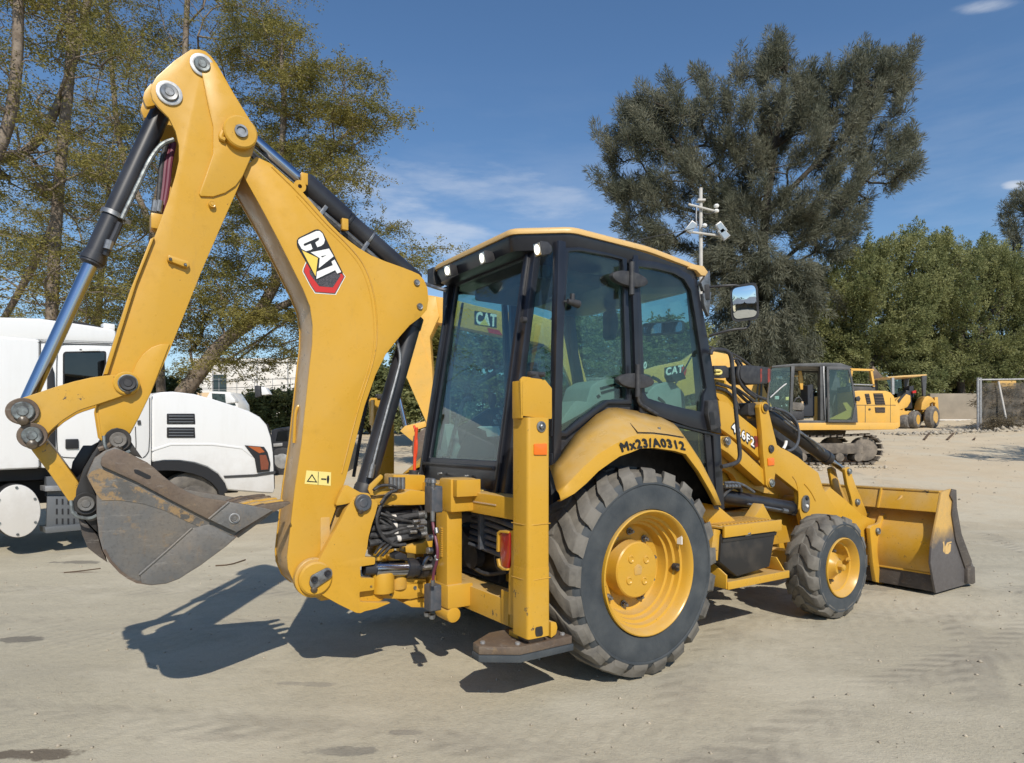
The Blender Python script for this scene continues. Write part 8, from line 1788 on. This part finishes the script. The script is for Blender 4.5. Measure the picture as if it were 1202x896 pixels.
# boom of the excavator, arching down to the left
bpx = [(690, 462), (730, 444), (760, 431), (779, 425), (812, 418), (826, 408), (836, 404), (852, 407), (868, 410), (884, 418), (898, 428), (912, 446), (925, 478), (928, 503), (905, 505), (896, 480), (880, 462), (858, 455), (835, 457), (800, 466), (760, 478), (720, 492), (698, 500)]
ebm = ep('boom', bpx, 'exyellow', 1.1, 1.6, bevel=.02)
mb = MB(); mb.tube([ef(*p)+Vector((0, 1.08, 0)) for p in ((835, 402), (845, 400), (856, 405), (872, 408), (890, 418), (902, 430))], .03, 6); mb.out('boom_pipe', M['plastic'], ebm)
for s_, p00, p10, p01, mt_ in (('CAT', (792, 436.5), (812.5, 432.5), (792.5, 427.5), 'white'), ('320', (755, 430.5), (768, 427.5), (755, 422.5), 'white')):
    def q(p, d): return ef(*p)+Vector((0, d, 0))
    if s_ == 'CAT':
        mb = MB(); mb.prism([q(p, 1.094) for p in ((790, 427), (813, 423), (818, 429), (816, 438), (806, 443), (790, 439))], (0, .002, 0)); d_ = mb.out('decal_backing', M['black_print'], ebm, smooth=False)
        mb = MB(); mb.prism([q(p, 1.092) for p in ((812, 424), (818, 429), (816, 437), (811, 440))], (0, .001, 0)); mb.out('decal_red', M['red_print'], d_, smooth=False)
    text_mesh('boom_lettering', s_, M[mt_], q(p00, 1.09), q(p10, 1.09), q(p01, 1.09), ebm, fat=.07)
ep('boom_cylinder', [(885, 500), (872, 470), (877, 468), (892, 498)], 'black', 1.0, 1.1)
# rubble under and beside it
V, F = pebbles(200, lambda n: RNG.uniform(at(880, 0, 18.5).x, at(1050, 0, 18.5).x, n), lambda n: RNG.normal(18.7, .3, n), .02, .10)
tag(np_mesh('rubble', V, F, M['stone']), 'broken stones and clods along the excavator track', kind='stuff')

# ================================================================== second excavator right behind the cab
E2, f2 = excav('yellow excavator parked close behind the backhoe cab, its boom seen through the glass', 12, 660)
def e2(name, pts, mt, d0, d1, parent=None, **k):
    mb = MB(); mb.prism([f2(p[0], p[1], 0)+Vector((0, d0, 0)) for p in pts], (0, d1-d0, 0)); return mb.out(name, M[mt], parent or E2, **k)
b2 = e2('boom', [(500, 346), (530, 351), (560, 359), (590, 366), (627, 369), (648, 376), (663, 386), (676, 399), (684, 430), (694, 468), (704, 512), (684, 516), (678, 480), (670, 450), (656, 418), (638, 404), (612, 398), (583, 393), (545, 385), (520, 380), (500, 376)], 'exyellow', 0, .34, bevel=.012)
e2('stick', [(484, 380), (492, 372), (500, 350), (512, 350), (516, 372), (505, 396), (508, 440), (511, 500), (504, 502), (486, 455), (474, 432), (478, 405)], 'exyellow', -.06, .30, bevel=.01)
e2('stick_side', [(488, 384), (491, 387), (508, 440), (506, 500), (502, 498), (473, 432)], 'exyellow', -.075, -.05)
mb = MB(); mb.cyl(f2(466, 455, .1), f2(476, 500, .1), .045, seg=14); mb.out('bucket_cylinder', M['chrome'], E2)
mb = MB(); mb.cyl(f2(482, 410, .1), f2(466, 458, .1), .06, seg=14); mb.out('cylinder_barrel', M['pin'], E2)
e2('bucket_link', [(470, 506), (476, 500), (502, 494), (504, 500), (486, 506), (503, 524), (498, 530), (482, 516)], 'exyellow', -.05, .25, bevel=.01)
e2('bucket', [(486, 512), (504, 500), (516, 512), (520, 540), (505, 556), (490, 548), (484, 530)], 'bucketbrown', -.1, .9, bevel=.02)
mb = MB(); mb.cyl(f2(560, 450, .1), f2(650, 396, .1), .05, seg=12); mb.out('boom_cylinder', M['black'], E2)
for p_, m_ in ((((557, 365), (583, 369), (583, 385), (557, 381)), 'black_print'), (((572, 385), (586, 388), (590, 394), (574, 391)), 'red_print')):
    mb = MB(); mb.prism([f2(*q)+Vector((0, -.012, 0)) for q in p_], (0, .002, 0)); o = mb.out('decal_backing', M[m_], b2, smooth=False)
    if m_ == 'black_print': text_mesh('boom_lettering', 'CAT', M['white'], f2(559, 380)+Vector((0, -.015, 0)), f2(582, 383.5)+Vector((0, -.015, 0)), f2(559.5, 366.5)+Vector((0, -.015, 0)), o, fat=.07)
mb = MB(); mb.prism([f2(*q)+Vector((0, -.018, 0)) for q in ((563, 381.5), (574, 383), (569, 374))], (0, .001, 0)); mb.out('decal_triangle', M['tri'], b2, smooth=False)
e2('house', [(668, 500), (830, 500), (842, 520), (842, 556), (668, 556)], 'exyellow', .5, 2.9, bevel=.05)
e2('cab', [(672, 440), (735, 440), (742, 500), (670, 500)], 'exgrey', .5, 1.4, bevel=.03)
e2('cab_glass', [(677, 446), (730, 446), (735, 496), (676, 496)], 'glassdark', .48, .5)
e2('track', [(655, 575), (665, 562), (820, 562), (835, 575), (835, 592), (820, 603), (668, 603), (655, 592)], 'track', .4, .9, bevel=.04); e2('track', [(655, 575), (665, 562), (820, 562), (835, 575), (835, 592), (820, 603), (668, 603), (655, 592)], 'track', 2.3, 2.8, bevel=.04)
e2('car_body', [(690, 556), (800, 556), (800, 575), (690, 575)], 'track', .8, 2.4)

# ================================================================== far backhoe loader with canopy
FY = 33.4
F3, f3 = excav('small yellow backhoe loader under a flat canopy, far off beside the grey wall', FY, 1080); F3.name = 'backhoe_loader'; F3['category'] = 'backhoe'
ZR = lambda pts: ZM(1030, 420, 6.4, pts)
def e3(name, pts, mt, d0, d1, parent=None, **k):
    mb = MB(); mb.prism([f3(p[0], p[1], 0)+Vector((0, d0, 0)) for p in ZR(pts)], (0, d1-d0, 0)); return mb.out(name, M[mt], parent or F3, **k)
e3('canopy_roof', [(72, 143), (200, 133), (370, 124), (373, 134), (300, 142), (80, 152)], 'roofy', 0, 1.7, bevel=.02)
for g in ([(108, 150), (126, 150), (128, 275), (112, 275)], [(335, 136), (372, 134), (362, 285), (345, 290)]): e3('canopy_post', g, 'galv' if g[0][0] < 200 else 'exgrey', .0, .12); e3('canopy_post', g, 'exgrey', 1.5, 1.6)
e3('cab_screen', [(130, 155), (240, 152), (250, 260), (160, 265)], 'glass', .7, .72, smooth=False)
e3('seat', [(285, 210), (320, 200), (325, 290), (280, 290)], 'seat', .5, 1.0, bevel=.04); e3('operator_console', [(250, 240), (290, 245), (300, 380), (250, 380)], 'black', .4, 1.2, bevel=.03)
e3('red_cover', [(290, 248), (318, 242), (318, 262), (292, 264)], 'red_print', .3, .4)
e3('loader_arm', [(132, 330), (160, 300), (215, 272), (248, 285), (250, 330), (225, 372), (170, 392), (235, 405), (230, 440), (150, 455), (135, 420)], 'exyellow', .0, .2, bevel=.02); e3('hood', [(128, 300), (250, 290), (250, 400), (128, 430)], 'exyellow', .5, 1.2, bevel=.04)
e3('arm_hose', [(150, 320), (180, 285), (210, 262), (215, 270), (180, 310), (160, 340)], 'plastic', -.05, .05)
e3('rear_fender', [(318, 392), (325, 340), (345, 300), (370, 288), (395, 295), (425, 325), (432, 345), (405, 335), (385, 345), (370, 392)], 'exyellow', -.1, .5, bevel=.03)
e3('chassis', [(180, 400), (400, 395), (400, 440), (200, 450)], 'exyellow', .3, 1.4, bevel=.02); e3('step_box', [(300, 425), (360, 425), (355, 480), (305, 480)], 'toolbox', .1, .5, bevel=.02)
e3('stabilizer', [(450, 295), (474, 293), (486, 480), (452, 488)], 'exyellow', .2, .4, bevel=.02); e3('backhoe_frame', [(425, 330), (455, 330), (455, 470), (425, 470)], 'exyellow', .5, 1.2, bevel=.02)
e3('folded_boom', [(105, 128), (112, 60), (122, 28), (150, 60), (195, 110), (205, 135), (150, 135)], 'bucketbrown', 1.9, 2.1, bevel=.02)
for (cx_, cy_, rx, rz) in ((408, 435, 48, 84), (278, 480, 46, 66), (205, 505, 34, 52)):
    c = f3(*ZR([(cx_, cy_)])[0]); r = rz/6.4/FPX*FY; w = bpy.data.objects.new('wheel', None); COL.objects.link(w); w.parent = F3; w.location = (c.x, 0, r); w.rotation_euler = (0, 0, R(38))
    mb = MB(); mb.lathe((0, 0, 0), (0, 1, 0), [(-.18, r*.55), (-.2, r*.85), (-.12, r), (.12, r), (.2, r*.85), (.18, r*.55)], 28, closed=True); mb.out('tyre', M['wheelgrey'], w)
    mb = MB(); mb.lathe((0, 0, 0), (0, 1, 0), [(-.18, r*.56), (-.08, r*.5), (-.04, .1), (-.1, .08), (-.1, .001)], 20); mb.out('rim', M['exyellow'] if cx_ > 210 else M['wheelgrey'], w)

# ================================================================== what stands behind the viewer, seen in the mirror and in the glass
M['shedroof'] = mat('pale_sheet_roof', (.50, .50, .48), .6, col2=(.4, .4, .38), vscale=.8)
sh = empty('shed', 'grey open shed with a pale hipped roof, seen only in the door mirror', 'shed', (-18, -34, 0))
mb = MB(); mb.box(-12, 12, -8, 0, 0, .25); mb.out('floor', M['grey_wall'], sh)
for k in range(6): mb = MB(); mb.box(-11.6+k*4.6, -11.3+k*4.6, -.4, -.1, .25, 3.6); mb.out('post', M['exgrey'], sh)
mb = MB(); mb.box(-12, 12, -8, -7.8, .25, 3.6); mb.out('back_wall', M['grey_wall'], sh)
mb = MB(); mb.loft([[(-13, 1, 3.6), (13, 1, 3.6), (13, -9, 3.6), (-13, -9, 3.6)], [(-13, 1, 3.75), (13, 1, 3.75), (13, -9, 3.75), (-13, -9, 3.75)], [(-7, -3.5, 6), (7, -3.5, 6), (7, -4.5, 6), (-7, -4.5, 6)]]); mb.out('roof', M['shedroof'], sh, ang=10)
for i, (x, w) in enumerate(((-22, 6), (22, 7), (34, 6), (-34, 7), (12, 5), (-9, 5))):
    t = empty('round_tree', ['broad dark tree left of the shed, seen only in the mirror', 'broad dark tree right of the shed, seen only in the mirror', 'dark tree farther right of the shed, seen only in the mirror', 'dark tree farthest left of the shed, seen only in the mirror', 'dark tree above the right end of the shed roof', 'dark tree above the left end of the shed roof'][i], 'tree', (x-20, -48, 0))
    T_ = [tuple(RNG.normal(0, 1, 3)*np.array([w*.42, w*.3, w*.30])+np.array([0, 0, w*.85])) for _ in range(150)]
    V, F = feather_leaves(T_, 40, 1.3, .5, .3, .2); np_mesh('crown', V, F, M['leaf_dark'], t); mb = MB(); mb.tube([(0, 0, 0), (.1, 0, w*.4), (0, 0, w*.9)], .25, 8, 1, r1=.1); mb.out('trunk', M['barkdark'], t)
